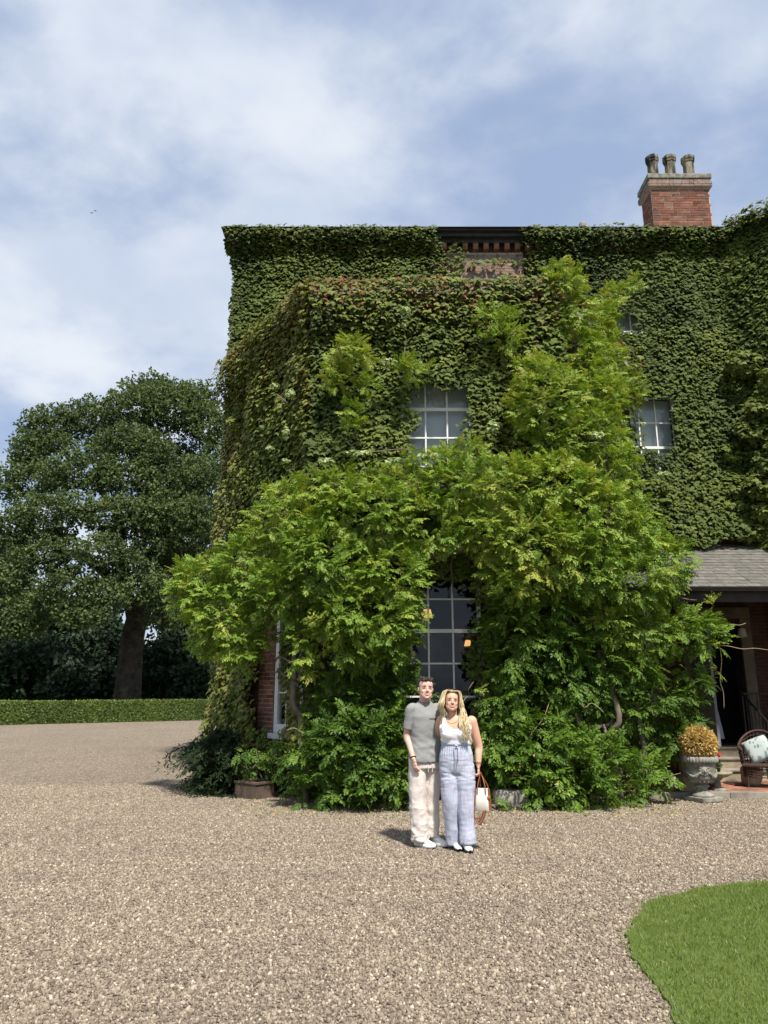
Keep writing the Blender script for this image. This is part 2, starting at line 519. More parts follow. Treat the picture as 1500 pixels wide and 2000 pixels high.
def gravel_patch():
    rng = np.random.default_rng(5)
    TV, TF = ico()
    Vs, Fs, Ts, k = [], [], [], 0
    for var in range(5):
        n = 1000
        T = TV * (1 + rng.uniform(-0.22, 0.22, (12, 1))) * np.array([1.25, 0.95, 0.66])
        P = np.stack([rng.uniform(-0.5, 0.5, n), rng.uniform(-0.5, 0.5, n), rng.uniform(-0.002, 0.007, n)], 1)
        M = rand_rot(n, rng)
        S = rng.lognormal(math.log(0.0086), 0.30, n).clip(0.004, 0.020)
        V, Fi = scatter(T, TF, P, M, S)
        Vs.append(V); Fs.append(Fi + k); k += len(V)
        tn = np.clip(0.12 + 0.86 * rng.beta(2.6, 2.6, n), 0, 1)
        Ts.append(np.repeat(tn, 12))
    me = np_mesh('gravel', np.concatenate(Vs), np.concatenate(Fs), 3, MATS['pebble'], smooth=False, tint=np.concatenate(Ts))
    o = link('gravel', me)
    tag(o, 'loose pale brown gravel covering the forecourt', 'gravel', kind='stuff')
    ng = bpy.data.node_groups.new('gravel_spread', 'GeometryNodeTree')
    ng.interface.new_socket('Geometry', in_out='INPUT', socket_type='NodeSocketGeometry')
    ng.interface.new_socket('Geometry', in_out='OUTPUT', socket_type='NodeSocketGeometry')
    N, L = ng.nodes, ng.links
    gi, go = N.new('NodeGroupInput'), N.new('NodeGroupOutput')
    gr = N.new('GeometryNodeMeshGrid')
    gr.inputs['Size X'].default_value = 18; gr.inputs['Size Y'].default_value = 11
    gr.inputs['Vertices X'].default_value = 19; gr.inputs['Vertices Y'].default_value = 12
    tf = N.new('GeometryNodeTransform'); tf.inputs['Translation'].default_value = (0, 8.2, 0.0)
    ip = N.new('GeometryNodeInstanceOnPoints')
    rv = N.new('FunctionNodeRandomValue'); rv.data_type = 'INT'
    ins = [s for s in rv.inputs if s.type == 'INT']
    ins[0].default_value = 0; ins[1].default_value = 3
    mu = N.new('ShaderNodeMath'); mu.operation = 'MULTIPLY'; mu.inputs[1].default_value = math.pi / 2
    cx = N.new('ShaderNodeCombineXYZ'); er = N.new('FunctionNodeEulerToRotation')
    L.new([s for s in rv.outputs if s.type == 'INT'][0], mu.inputs[0]); L.new(mu.outputs[0], cx.inputs['Z']); L.new(cx.outputs[0], er.inputs[0])
    L.new(gr.outputs['Mesh'], tf.inputs['Geometry']); L.new(tf.outputs[0], ip.inputs['Points'])
    L.new(gi.outputs[0], ip.inputs['Instance']); L.new(er.outputs[0], ip.inputs['Rotation'])
    L.new(ip.outputs[0], go.inputs[0])
    md = o.modifiers.new('spread', 'NODES'); md.node_group = ng
gravel_patch()

# lawn: a raised tongue of turf at the right
edge_px = [(1500, 1721), (1440, 1727), (1380, 1733), (1330, 1742), (1290, 1756), (1262, 1757), (1247, 1785), (1233, 1805), (1224, 1826),
           (1228, 1848), (1240, 1876), (1262, 1902), (1284, 1925), (1298, 1950), (1312, 1980), (1330, 2010)]
edge = [ground(u, v, 0.02) for u, v in edge_px]
poly = [Vector((12.0, edge[0].y + 0.9, 0.02)), Vector((6.5, edge[0].y + 0.45, 0.02))] + edge + [Vector((edge[-1].x + 0.35, 3.4, 0.02)), Vector((3.2, 2.4, 0.02)), Vector((5.0, 1.2, 0.02)), Vector((12, 0.5, 0.02))]
def smooth_poly(P, it=1):
    for _ in range(it):
        Q = []
        for i in range(len(P)):
            a, b = P[i], P[(i + 1) % len(P)]
            Q += [a * 0.75 + b * 0.25, a * 0.25 + b * 0.75]
        P = Q
    return P
polyS = smooth_poly(poly, 2)
polyS = [p + Vector((mnoise.noise(p * 4.0) * 0.05 + mnoise.noise(p * 13.0) * 0.025, mnoise.noise(p * 4.0 + Vector((7, 0, 0))) * 0.05, 0)) for p in polyS]
n = len(polyS)
mb = MB()
mb.add([(p.x, p.y, 0.024) for p in polyS] + [(p.x, p.y, -0.01) for p in polyS], [tuple(range(n - 1, -1, -1))] + [(i, (i + 1) % n, n + (i + 1) % n, n + i) for i in range(n)])
mb.build('lawn', MATS['lawn_soil'], kind='structure')
def inside(px, py, P):
    r = np.zeros(len(px), bool)
    for i in range(len(P)):
        a, b = P[i], P[i - 1]
        c = ((a.y > py) != (b.y > py)) & (px < (b.x - a.x) * (py - a.y) / (b.y - a.y + 1e-12) + a.x)
        r ^= c
    return r
def grass():
    rng = np.random.default_rng(3)
    n = 100000
    px = rng.uniform(1.3, 4.6, n); py = rng.uniform(3.3, 7.6, n)
    jx, jy = px + rng.normal(0, 0.03, n), py + rng.normal(0, 0.03, n)
    k = inside(jx, jy, polyS)
    px, py = px[k], py[k]
    n = len(px)
    pz = np.full(n, 0.02)
    P = np.stack([px, py, pz], 1)
    Tv = np.array([(-0.065, 0, 0), (0.065, 0, 0), (-0.05, 0.10, 0.55), (0.05, 0.10, 0.55), (0, 0.34, 1.0)])
    Tf = np.array([(0, 1, 3), (0, 3, 2), (2, 3, 4)])
    a = rng.uniform(0, 2 * np.pi, n)
    lean = rng.normal(0, 0.45, (n, 2))
    Z = np.stack([lean[:, 0], lean[:, 1], np.ones(n)], 1)
    M = frames(Z, np.stack([np.cos(a), np.sin(a), np.zeros(n)], 1))
    S = rng.uniform(0.016, 0.038, n)
    V, Fi = scatter(Tv, Tf, P, M, S)
    patch = fbm(np.stack([px * 1.1, py * 1.1, px * 0], 1), 4)
    patch = patch + 0.30 * np.clip((px - 2.2) / 1.2, 0, 1) * np.clip((6.0 - py) / 1.0, 0, 1)
    tn = np.clip(0.42 + (patch - 0.5) * 1.3 + rng.normal(0, 0.12, n), 0, 1)
    tn[rng.random(n) < 0.02] = 0.97
    me = np_mesh('lawn_grass', V, Fi, 3, MATS['grass_blade'], tint=np.repeat(tn, 5))
    tag(link('lawn_grass', me), 'short mown green grass of the lawn corner', 'grass', kind='stuff')
grass()

# ================================================================== the house
HOUSE = thing('country_house', (1.0, 15.0, 0), 'large red brick country house almost wholly covered in climbing ivy', 'house')
YM = 15.3
MA, MBp = Vector((-3.34, YM, 0)), Vector((7.85, YM, 0))
BN, BF = Vector((-1.18, 12.12, 0)), Vector((-3.30, 15.28, 0))
CN, CF = Vector((3.05, 12.12, 0)), Vector((5.4, 15.28, 0))
ZM, ZB = 11.95, 8.61
class Wall:
    def __init__(s, p0, p1, out):
        s.p0 = Vector((p0.x, p0.y, 0)); d = Vector((p1.x - p0.x, p1.y - p0.y, 0)); s.L = d.length; s.d = d / s.L
        n = Vector((s.d.y, -s.d.x, 0))
        s.n = n if n.dot(Vector((out[0], out[1], 0))) > 0 else -n
        s.rz = math.atan2(s.d.y, s.d.x)
    def pt(s, a, z, o=0.0):
        return s.p0 + s.d * a + s.n * o + Vector((0, 0, z))
    def box(s, mb, a0, a1, z0, z1, o0, o1):
        vs = [s.pt(a, z, o) for z in (z0, z1) for o in (o0, o1) for a in (a0, a1)]
        mb.add(vs, [(0, 2, 3, 1), (4, 5, 7, 6), (0, 1, 5, 4), (2, 6, 7, 3), (0, 4, 6, 2), (1, 3, 7, 5)])
    def panel(s, z0, z1, holes=(), thick=0.34):
        mb = MB()
        As = sorted({0.0, s.L, *[h[0] for h in holes], *[h[1] for h in holes]})
        Zs = sorted({z0, z1, *[h[2] for h in holes], *[h[3] for h in holes]})
        As = [a for a in As if 0 <= a <= s.L]; Zs = [z for z in Zs if z0 <= z <= z1]
        for i in range(len(As) - 1):
            for j in range(len(Zs) - 1):
                ca, cz = (As[i] + As[i + 1]) / 2, (Zs[j] + Zs[j + 1]) / 2
                if any(h[0] < ca < h[1] and h[2] < cz < h[3] for h in holes):
                    continue
                q = [(As[i], Zs[j]), (As[i + 1], Zs[j]), (As[i + 1], Zs[j + 1]), (As[i], Zs[j + 1])]
                mb.add([s.pt(a, z, 0) for a, z in q], [(0, 1, 2, 3)])
                mb.add([s.pt(a, z, -thick) for a, z in q], [(3, 2, 1, 0)])
        for (a0, a1, h0, h1) in holes:      # reveals
            for (p, q) in (((a0, h0), (a0, h1)), ((a0, h1), (a1, h1)), ((a1, h1), (a1, h0)), ((a1, h0), (a0, h0))):
                mb.add([s.pt(*p, 0), s.pt(*q, 0), s.pt(*q, -thick), s.pt(*p, -thick)], [(0, 1, 2, 3)])
        return mb
W_main = Wall(MA, MBp, (0, -1))
W_bayF = Wall(BN, CN, (0, -1))
W_bayL = Wall(BF, BN, (-1, -0.7))
W_bayR = Wall(CN, CF, (1, -0.7))
WC = Vector((10.7, 12.2, 0))
W_wing = Wall(MBp, WC, (-1, -0.9))
W_side = Wall(Vector((MA.x, 26.0, 0)), MA, (-1, 0))

# openings: (a0, a1, z0, z1)
bx0 = BN.x
lowW = (0.27 - bx0 - 0.0, 0.27 - bx0 + 1.32, 0.95, 3.70)      # front ground-floor window, x 0.27 .. 1.59
upW = (0.29 - bx0, 0.29 - bx0 + 1.26, 4.28, 7.05)
LB = W_bayL.L
sideW = (LB * (1 - 0.345), LB * (1 - 0.06), 0.95, 3.30)
mwx = 5.83 - MA.x
mainW1 = (mwx - 0.62, mwx + 0.62, 5.60, 8.05)
mainW2 = (mwx - 0.62, mwx + 0.62, 9.55, 11.2)
doorH = (6.28 - MA.x, 7.28 - MA.x, 0.62, 2.95)
bayHole = (0.35, CF.x - MA.x - 0.4, 0.0, 8.6)
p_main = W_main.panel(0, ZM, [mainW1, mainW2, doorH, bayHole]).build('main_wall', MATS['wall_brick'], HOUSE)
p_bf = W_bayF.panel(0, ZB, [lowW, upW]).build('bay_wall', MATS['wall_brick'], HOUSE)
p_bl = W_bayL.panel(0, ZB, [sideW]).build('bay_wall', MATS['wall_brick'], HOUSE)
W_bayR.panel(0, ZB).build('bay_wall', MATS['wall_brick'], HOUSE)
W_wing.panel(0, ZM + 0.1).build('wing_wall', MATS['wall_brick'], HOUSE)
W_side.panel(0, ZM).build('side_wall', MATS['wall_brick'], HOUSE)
mb = MB()
mb.add([(MA.x, 26, 0), (14, 26, 0), (14, 26, ZM), (MA.x, 26, ZM)], [(3, 2, 1, 0)])
mb.add([(10.7, 12.2, 0), (14, 12.2, 0), (14, 12.2, ZM + 0.25), (10.7, 12.2, ZM + 0.25)], [(0, 1, 2, 3)])
mb.add([(14, 12.2, 0), (14, 26, 0), (14, 26, ZM), (14, 12.2, ZM + 0.25)], [(0, 1, 2, 3)])
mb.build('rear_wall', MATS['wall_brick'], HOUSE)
# bay flat roof with lead parapet capping
mb = MB()
bp = [BF, BN, CN, CF]
mb.add([(p.x, p.y, ZB - 0.05) for p in bp], [(0, 1, 2, 3)])
mb.build('bay_roof', MATS['black_gutter'], HOUSE)
mb = MB()
for wl_ in (W_bayL, W_bayF, W_bayR):
    wl_.box(mb, -0.03, wl_.L + 0.03, ZB + 0.003, ZB + 0.12, -0.36, 0.10)
mb.build('bay_coping', MATS['old_stone'], HOUSE)
# hipped slate roof behind the eaves
mb = MB()
r0, r1 = ZM + 0.05, ZM + 2.6
mb.add([(MA.x - 0.4, YM - 0.4, r0), (14.3, YM - 0.4, r0), (14.3, 26.4, r0), (MA.x - 0.4, 26.4, r0), (MA.x + 5, 20.8, r1), (9.5, 20.8, r1)],
       [(0, 1, 5, 4), (1, 2, 5), (2, 3, 4, 5), (3, 0, 4)])
mb.build('roof', MATS['slate'], HOUSE)
# eaves: boarded fascia, soffit and a row of brick dentils
mb = MB()
W_main.box(mb, -0.34, W_main.L + 0.1, ZM + 0.0, ZM + 0.07, 0.003, 0.34)
W_main.box(mb, -0.26, W_main.L + 0.1, ZM - 0.09, ZM - 0.003, 0.003, 0.25)
W_main.box(mb, -0.10, W_main.L + 0.1, ZM - 0.18, ZM - 0.093, 0.003, 0.13)
W_side.box(mb, 0.0, W_side.L + 0.30, ZM + 0.075, ZM + 0.14, 0.003, 0.34)
cornice = mb.build('cornice', MATS['cornice_wood'], HOUSE)
W_main_d = MB().box((0, 0, 0), (0.115, 0.12, 0.17)).mesh('dentil', MATS['dentil_brick'])
for i in range(48):
    a = 0.12 + i * 0.243
    piece('dentil', W_main_d, cornice, W_main.pt(a, ZM - 0.268, 0.063))
def brick_panel(parent, wall, a0, a1, z0, z1, matname, keep=lambda a, z: True, proud=0.012, pitch=(0.228, 0.0765), headers=0.35, seed=1, mortar=True):
    rng = random.Random(seed)
    full = MB().box((0, 0, 0), (0.215, 0.05, 0.0655)).mesh('brick', MATS[matname])
    half = MB().box((0, 0, 0), (0.1035, 0.05, 0.0655)).mesh('brick', MATS[matname])
    if mortar:
        mb = MB()
        wall.box(mb, a0, a1, z0, z1, -0.004, 0.004)
        mb.build('mortar_bed', MATS['mortar'], parent)
    z, row = z0 + 0.04, 0
    while z < z1 - 0.03:
        a = a0 - (0.0 if row % 2 else pitch[0] / 2)
        while a < a1:
            hd = rng.random() < headers
            wd = 0.115 if hd else pitch[0]
            lo, hi = max(a, a0), min(a + wd, a1)
            a += wd
            if hi - lo < 0.04 or not keep((lo + hi) / 2, z):
                continue
            sx_ = (hi - lo - 0.012) / (0.1035 if hd else 0.215)
            piece('brick', half if hd else full, parent, wall.pt((lo + hi) / 2, z, proud - 0.025 + rng.uniform(-0.005, 0.005)), (0, rng.uniform(-0.012, 0.012), wall.rz), (sx_, 1, rng.uniform(0.95, 1.03)))
        z += pitch[1]; row += 1
pa, pb = at(872, 515, YM).x - MA.x, at(1022, 515, YM).x - MA.x
brick_panel(p_main, W_main, pa, pb, 10.62, 11.58, 'brick_dusky', seed=4)
brick_panel(p_bl, W_bayL, sideW[0] - 0.62, sideW[0] - 0.004, 0.9, 3.1, 'brick_red', seed=6)

def window(wall, hole, cols, rows, meet, recess=0.11, blind=None, name='window', top_frac=1.0, fw=0.06):
    a0, a1, z0, z1 = hole
    root = thing(name, wall.pt((a0 + a1) / 2, z0, -recess), None, None)
    root.parent = HOUSE; root.location = ORG[root] - ORG[HOUSE]
    mb = MB()
    for (p, q, r, s_) in ((a0 + 0.002, a0 + fw, z0 + 0.002, z1 - 0.002), (a1 - fw, a1 - 0.002, z0 + 0.002, z1 - 0.002), (a0 + fw, a1 - fw, z1 - fw, z1 - 0.002), (a0 + fw, a1 - fw, z0 + 0.002, z0 + fw + 0.02)):
        wall.box(mb, p, q, r, s_, -recess - 0.07, -recess + 0.02)
    mb.build('frame', MATS['white_paint'], root)
    mb = MB()
    wall.box(mb, a0 - 0.06, a1 + 0.06, z0 - 0.09, z0 - 0.003, -recess + 0.02, 0.07)
    mb.build('sill', MATS['white_paint'], root)
    ia0, ia1, iz0, iz1 = a0 + fw, a1 - fw, z0 + fw + 0.02, z1 - fw
    ca = [ia0 + (ia1 - ia0) * i / cols for i in range(cols + 1)]
    cz = [iz0 + (iz1 - iz0) * j / rows for j in range(rows + 1)]
    for i in range(1, cols):
        mb = MB(); wall.box(mb, ca[i] - 0.0135, ca[i] + 0.0135, iz0, iz1, -recess - 0.045, -recess - 0.004)
        mb.build('glazing_bar', MATS['white_paint'], root)
    for j in range(1, rows):
        w_ = 0.030 if j == meet else 0.0135
        mb = MB(); wall.box(mb, ia0, ia1, cz[j] - w_, cz[j] + w_, -recess - 0.05, -recess + (0.012 if j == meet else -0.001))
        mb.build('meeting_rail' if j == meet else 'glazing_bar', MATS['white_paint'], root)
    for i in range(cols):
        for j in range(rows):
            mb = MB()
            w_ = 0.012
            q = [(ca[i] + w_, cz[j] + w_), (ca[i + 1] - w_, cz[j] + w_), (ca[i + 1] - w_, cz[j + 1] - w_), (ca[i] + w_, cz[j + 1] - w_)]
            tl = random.uniform(-0.003, 0.003)
            mb.add([wall.pt(a, z, -recess - 0.022 + (tl if k > 1 else -tl)) for k, (a, z) in enumerate(q)], [(0, 1, 2, 3)])
            mb.build('pane', MATS['glass'], root)
    if blind:
        mb = MB(); wall.box(mb, ia0, ia1, iz0 + (iz1 - iz0) * (1 - top_frac), iz1, -recess - 0.16, -recess - 0.15)
        mb.build('blind', MATS[blind], root)
    return root
window(W_bayF, lowW, 3, 5, 3)
window(W_bayF, upW, 3, 5, 4, blind='blind_cloth')
window(W_bayL, sideW, 3, 4, 2, recess=0.03, fw=0.13)
window(W_main, mainW1, 3, 4, 2, blind='blind_cloth')
window(W_main, mainW2, 3, 3, 1, blind='blind_cloth')
# room behind the ground-floor window and a closed-off upper room
mb = MB()
x0, x1, y0, y1, z0, z1 = -0.9, 2.75, 12.6, 17.2, 0.3, 4.05
c8 = [(x, y, z) for z in (z0, z1) for y in (y0, y1) for x in (x0, x1)]
mb.add(c8, [(0, 1, 3, 2), (4, 6, 7, 5), (2, 3, 7, 6), (0, 2, 6, 4), (1, 5, 7, 3)])
mb.build('room', MATS['room_paint'], HOUSE)
mb = MB()
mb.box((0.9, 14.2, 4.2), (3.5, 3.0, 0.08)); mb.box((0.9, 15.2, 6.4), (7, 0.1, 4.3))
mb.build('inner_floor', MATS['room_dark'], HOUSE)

# chimney
YC = 18.0
cx0, cx1 = at(1278, 440, YC).x, at(1393, 440, YC).x
cz_cap = at(1320, 352, YC).z
CW, CD = cx1 - cx0, 0.72
chim = thing('chimney', ((cx0 + cx1) / 2, YC + CD / 2, ZM), None, None); chim.parent = HOUSE; chim.location = ORG[chim] - ORG[HOUSE]
mb = MB().box(((cx0 + cx1) / 2, YC + CD / 2, (ZM + cz_cap) / 2), (CW, CD, cz_cap - ZM))
mb.build('mortar_bed', MATS['mortar'], chim)
Wc_f = Wall(Vector((cx0, YC, 0)), Vector((cx1, YC, 0)), (0, -1))
Wc_l = Wall(Vector((cx0, YC + CD, 0)), Vector((cx0, YC, 0)), (-1, 0))
zband = at(1320, 367, YC).z
brick_panel(chim, Wc_f, 0, CW, ZM + 1.25, zband, 'brick_red', seed=9, mortar=False)
brick_panel(chim, Wc_l, 0, CD, ZM + 1.25, zband, 'brick_red', seed=10, mortar=False)
cxm, cym = (cx0 + cx1) / 2, YC + CD / 2
for (zz0, zz1, pr) in ((zband, zband + 0.155, 0.075), (zband + 0.157, cz_cap, 0.045)):
    MB().box((cxm, cym, (zz0 + zz1) / 2), (CW + 2 * pr - 0.012, CD + 2 * pr - 0.012, zz1 - zz0)).build('brick_band', MATS['mortar'], chim)
    wf = Wall(Vector((cx0 - pr, YC - pr, 0)), Vector((cx1 + pr, YC - pr, 0)), (0, -1))
    wlft = Wall(Vector((cx0 - pr, YC + CD + pr, 0)), Vector((cx0 - pr, YC - pr, 0)), (-1, 0))
    brick_panel(chim, wf, 0, wf.L, zz0, zz1 + 0.02, 'brick_dusky', seed=14, mortar=False)
    brick_panel(chim, wlft, 0, wlft.L, zz0, zz1 + 0.02, 'brick_dusky', seed=15, mortar=False)
bevelled(MB().box((cxm, cym, cz_cap + 0.09), (CW + 0.17, CD + 0.17, 0.16)).build('cap', MATS['chimney_stone'], chim), 0.025)
for i, (u, h) in enumerate(((1276, 0.86), (1310, 0.86), (1346, 0.84))):
    px = at(u, 330, YC + 0.3).x
    mb = MB()
    prof = [(0.175, 0), (0.165, 0.05), (0.152, h * 0.76), (0.172, h * 0.78), (0.178, h * 0.83), (0.20, h * 0.88), (0.20, h * 0.97), (0.18, h), (0.12, h), (0.11, h - 0.12)]
    mb.lathe((px, YC + 0.34, cz_cap + 0.165), prof, 8)
    mb.build('chimney_pot', MATS['pot_clay'], chim)
# a lone vent pot on the roof behind the eaves
vp = at(1138, 443, 17.4)
mb = MB().lathe((vp.x, 17.4, vp.z - 0.7), [(0.09, 0), (0.085, 0.66), (0.10, 0.68), (0.10, 0.78), (0.07, 0.82), (0.03, 0.83)], 12)
mb.build('vent_pot', MATS['old_stone'], HOUSE, smooth=False)

# ================================================================== terrace, verandah
terr = MB()
tx0, tx1, ty0, ty1, tz = 3.9, 10.2, 12.28, 15.28, 0.075
terr.box(((tx0 + tx1) / 2, (ty0 + ty1) / 2 + 0.1, tz / 2 - 0.02), (tx1 - tx0, ty1 - ty0 - 0.2, tz + 0.0))
terrace = terr.build('terrace', MATS['mortar'], kind='structure')
stone = None
rng = random.Random(2)
x = tx0
while x < tx1:
    w_ = rng.uniform(0.55, 0.95)
    me = MB().box((0, 0, 0), (w_ - 0.012, 0.20, 0.11)).mesh('edging_stone', MATS['paving_stone'])
    piece('edging_stone', me, terrace, (x + w_ / 2, ty0 + 0.1, 0.04 + rng.uniform(-0.004, 0.004)), (0, 0, rng.uniform(-0.01, 0.01)))
    x += w_
pav = MB().box((0, 0, 0), (0.216, 0.104, 0.05)).mesh('paving_brick', MATS['brick_paver'])
row = 0
y = ty0 + 0.262
while y < 13.9:
    x = tx0 + (0.113 if row % 2 else 0)
    while x < 8.3:
        piece('paving_brick', pav, terrace, (x + 0.113, y, tz - 0.006 + rng.uniform(-0.003, 0.003)), (rng.uniform(-0.01, 0.01), rng.uniform(-0.01, 0.01), rng.uniform(-0.015, 0.015)))
        x += 0.2255
    y += 0.1135; row += 1
VER = thing('verandah', (6.5, 13.6, 0), 'open verandah with a grey slate lean-to roof and black gutter', 'verandah')
eY, eZ, tY, tZ = 13.0, 3.42, 15.28, 4.62
vx0, vx1 = 3.95, 9.6
mb = MB().add([(vx0, eY, eZ - 0.03), (vx1, eY, eZ - 0.03), (vx1, tY, tZ - 0.03), (vx0, tY, tZ - 0.03)], [(0, 1, 2, 3), (3, 2, 1, 0)])
vroof = mb.build('roof', MATS['dark_timber'], VER)
sl = Vector((0, tY - eY, tZ - eZ)); sL = sl.length; sl /= sL
pitch_ang = math.atan2(tZ - eZ, tY - eY)
rows = 15
slate_rest = MB()
for j in range(rows):
    e = sL * j / rows
    x = vx0 + 0.5 - (0.14 if j % 2 else 0)
    while x < 9.2:
        w_ = rng.choice((0.20, 0.23, 0.26))
        me = MB().box((0, 0, 0), (w_ - 0.006, 0.26, 0.011)).mesh('slate', MATS['slate'])
        c = Vector((x + w_ / 2, eY, eZ)) + sl * (e + 0.115 + rng.uniform(-0.008, 0.008)) + Vector((0, 0, 0.016 + rng.uniform(0, 0.004)))
        if x > 8.0:
            slate_rest.box(c, (w_ - 0.006, 0.26, 0.011), M=Matrix.Rotation(pitch_ang - 0.05, 3, 'X'))
            x += w_
            continue
        piece('slate', me, vroof, c, (pitch_ang - 0.05, rng.uniform(-0.008, 0.008), rng.uniform(-0.02, 0.02)))
        x += w_
tag(slate_rest.build('slate_courses', MATS['slate'], vroof), kind='stuff')
mb = MB()
gp = []
for k in range(9):
    a = math.pi * k / 8
    gp.append((0.065 * math.cos(a), -0.065 * math.sin(a)))
for (x_a, x_b) in ((vx0, vx1),):
    vs = [(x_, eY - 0.07 + p[0], eZ - 0.01 + p[1]) for x_ in (x_a, x_b) for p in gp]
    mb.add(vs, [(i, i + 1, 9 + i + 1, 9 + i) for i in range(8)])
mb.tube([(vx0, eY - 0.137, eZ - 0.008), (vx1, eY - 0.137, eZ - 0.008)], 0.011, 6)
mb.build('gutter', MATS['black_gutter'], VER)
MB().box(((vx0 + vx1) / 2, eY + 0.06, eZ - 0.14), (vx1 - vx0, 0.10, 0.22)).build('beam', MATS['dark_timber'], VER)
for x_ in (4.6, 9.3):
    MB().box((x_, eY + 0.06, 0.09 + (eZ - 0.34) / 2), (0.13, 0.13, eZ - 0.34)).build('post', MATS['dark_timber'], VER)
for i in range(10):
    MB().bar((4.3 + i * 0.55, eY + 0.12, eZ - 0.10), (4.3 + i * 0.55, tY - 0.02, tZ - 0.12), 0.06, 0.11).build('rafter', MATS['dark_timber'], VER)

# doorway under the verandah: stone surround, white door standing open
drx0, drx1 = 6.28, 7.28
mb = MB()
W_main.box(mb, doorH[0] - 0.20, doorH[0] - 0.003, 0.55, 3.1, -0.2, 0.05)
W_main.box(mb, doorH[1] + 0.003, doorH[1] + 0.22, 0.55, 3.1, -0.2, 0.06)
W_main.box(mb, doorH[0] - 0.20, doorH[1] + 0.22, 3.103, 3.32, -0.2, 0.07)
mb.build('door_surround', MATS['shade_darkened_stone'], HOUSE)
door = MB().box((6.24, 15.28 - 0.46, 1.78), (0.05, 0.9, 2.28)).build('door', MATS['shade_darkened_paint'], HOUSE)
for (zc, hh) in ((1.2, 0.75), (2.3, 1.0)):
    for yo in (-0.2, 0.2):
        MB().box((6.271, 15.28 - 0.46 + yo, zc), (0.014, 0.30, hh)).build('door_panel', MATS['shade_darkened_paint'], door)
MB().ell((6.295, 14.92, 1.6), (0.03, 0.03, 0.03)).build('door_knob', MATS['warm_stone'], door)
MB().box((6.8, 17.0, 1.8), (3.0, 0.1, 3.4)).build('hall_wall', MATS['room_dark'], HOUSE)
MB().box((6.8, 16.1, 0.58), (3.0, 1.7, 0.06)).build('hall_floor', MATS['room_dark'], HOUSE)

STEPS = thing('stone_steps', (6.55, 14.4, 0.08), 'short flight of worn stone steps rising to the verandah door', 'steps')
for i, (yy, zt) in enumerate(((13.9, 0.245), (14.28, 0.415), (14.66, 0.585))):
    o = MB().box((6.5, (yy + 15.27) / 2, zt - 0.075), (1.45, 15.27 - yy, 0.17 - 0.004)).build('step', MATS['warm_stone'], STEPS)
    o2 = MB().box((6.5, yy + 0.15, zt + 0.02), (1.49, 0.36, 0.032)).build('tread', MATS['paving_stone'], STEPS)
    bevelled(o2, 0.008)
# iron railing beside the steps
RAIL = thing('iron_railing', (7.2, 14.4, 0.08), 'black wrought iron stair railing beside the stone steps', 'railing')
xr = 6.92
MB().tube([(xr, 13.86, 1.10), (xr, 14.15, 1.28), (xr, 14.72, 1.60)], 0.02, 8).build('handrail', MATS['black_iron'], RAIL)
MB().tube([(xr, 14.72, 1.60), (9.0, 14.72, 1.60)], 0.02, 8).build('handrail', MATS['black_iron'], RAIL)
MB().tube([(xr, 13.86, 0.08), (xr, 13.86, 1.12)], 0.024, 8).build('newel_post', MATS['black_iron'], RAIL)
MB().tube([(xr, 14.72, 0.6), (xr, 14.72, 1.62)], 0.02, 8).build('newel_post', MATS['black_iron'], RAIL)
for i in range(1, 6):
    f_ = i / 6
    yy = 13.86 + 0.86 * f_
    zt = 1.10 + (0.5) * f_
    zb = 0.26 + (0.17 if yy > 14.28 else 0) + (0.17 if yy > 14.66 else 0)
    MB().tube([(xr, yy, zb), (xr, yy, zt)], 0.011, 6).build('baluster', MATS['black_iron'], RAIL)
MB().box((8.1, 14.98, 0.30), (1.70, 0.56, 0.56)).build('landing', MATS['old_stone'], STEPS)
for i in range(14):
    x_ = xr + 0.14 + i * 0.14
    MB().tube([(x_, 14.72, 0.59), (x_, 14.72, 1.60)], 0.010, 6).build('baluster', MATS['black_iron'], RAIL)
# ================================================================== leaf materials
foliage('ivy_leaf', [(0.0, (0.034, 0.052, 0.018)), (0.30, (0.076, 0.106, 0.026)), (0.52, (0.120, 0.158, 0.033)), (0.70, (0.168, 0.205, 0.042)),
                     (0.82, (0.23, 0.24, 0.07)), (0.90, (0.18, 0.115, 0.04)), (1.0, (0.19, 0.085, 0.04))], 0.30, 0.6, 0.16)
foliage('wisteria_leaf', [(0.0, (0.024, 0.052, 0.010)), (0.30, (0.064, 0.130, 0.018)), (0.60, (0.148, 0.250, 0.030)), (0.82, (0.26, 0.375, 0.05)),
                          (0.93, (0.42, 0.38, 0.08)), (1.0, (0.36, 0.22, 0.09))], 0.36, 0.5, 0.25)
foliage('pale_leaf', [(0.0, (0.12, 0.18, 0.05)), (0.5, (0.27, 0.35, 0.12)), (1.0, (0.50, 0.54, 0.28))], 0.3, 0.5, 0.35)
foliage('oak_leaf', [(0.0, (0.034, 0.055, 0.024)), (0.4, (0.076, 0.112, 0.042)), (0.75, (0.12, 0.165, 0.06)), (1.0, (0.17, 0.205, 0.085))], 0.25, 0.7, 0.15)
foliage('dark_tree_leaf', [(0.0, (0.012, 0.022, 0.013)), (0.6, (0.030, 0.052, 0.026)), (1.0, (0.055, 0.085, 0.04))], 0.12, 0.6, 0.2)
foliage('hedge_leaf', [(0.0, (0.03, 0.058, 0.012)), (0.5, (0.088, 0.135, 0.022)), (1.0, (0.19, 0.23, 0.042))], 0.2, 0.5, 0.35)
foliage('shrub_dark_leaf', [(0.0, (0.010, 0.020, 0.009)), (0.5, (0.022, 0.040, 0.014)), (1.0, (0.05, 0.075, 0.024))], 0.12, 0.7, 0.12)
foliage('dry_box_leaf', [(0.0, (0.34, 0.20, 0.06)), (0.5, (0.60, 0.42, 0.15)), (1.0, (0.78, 0.64, 0.30))], 0.3, 0.6, 0.2)
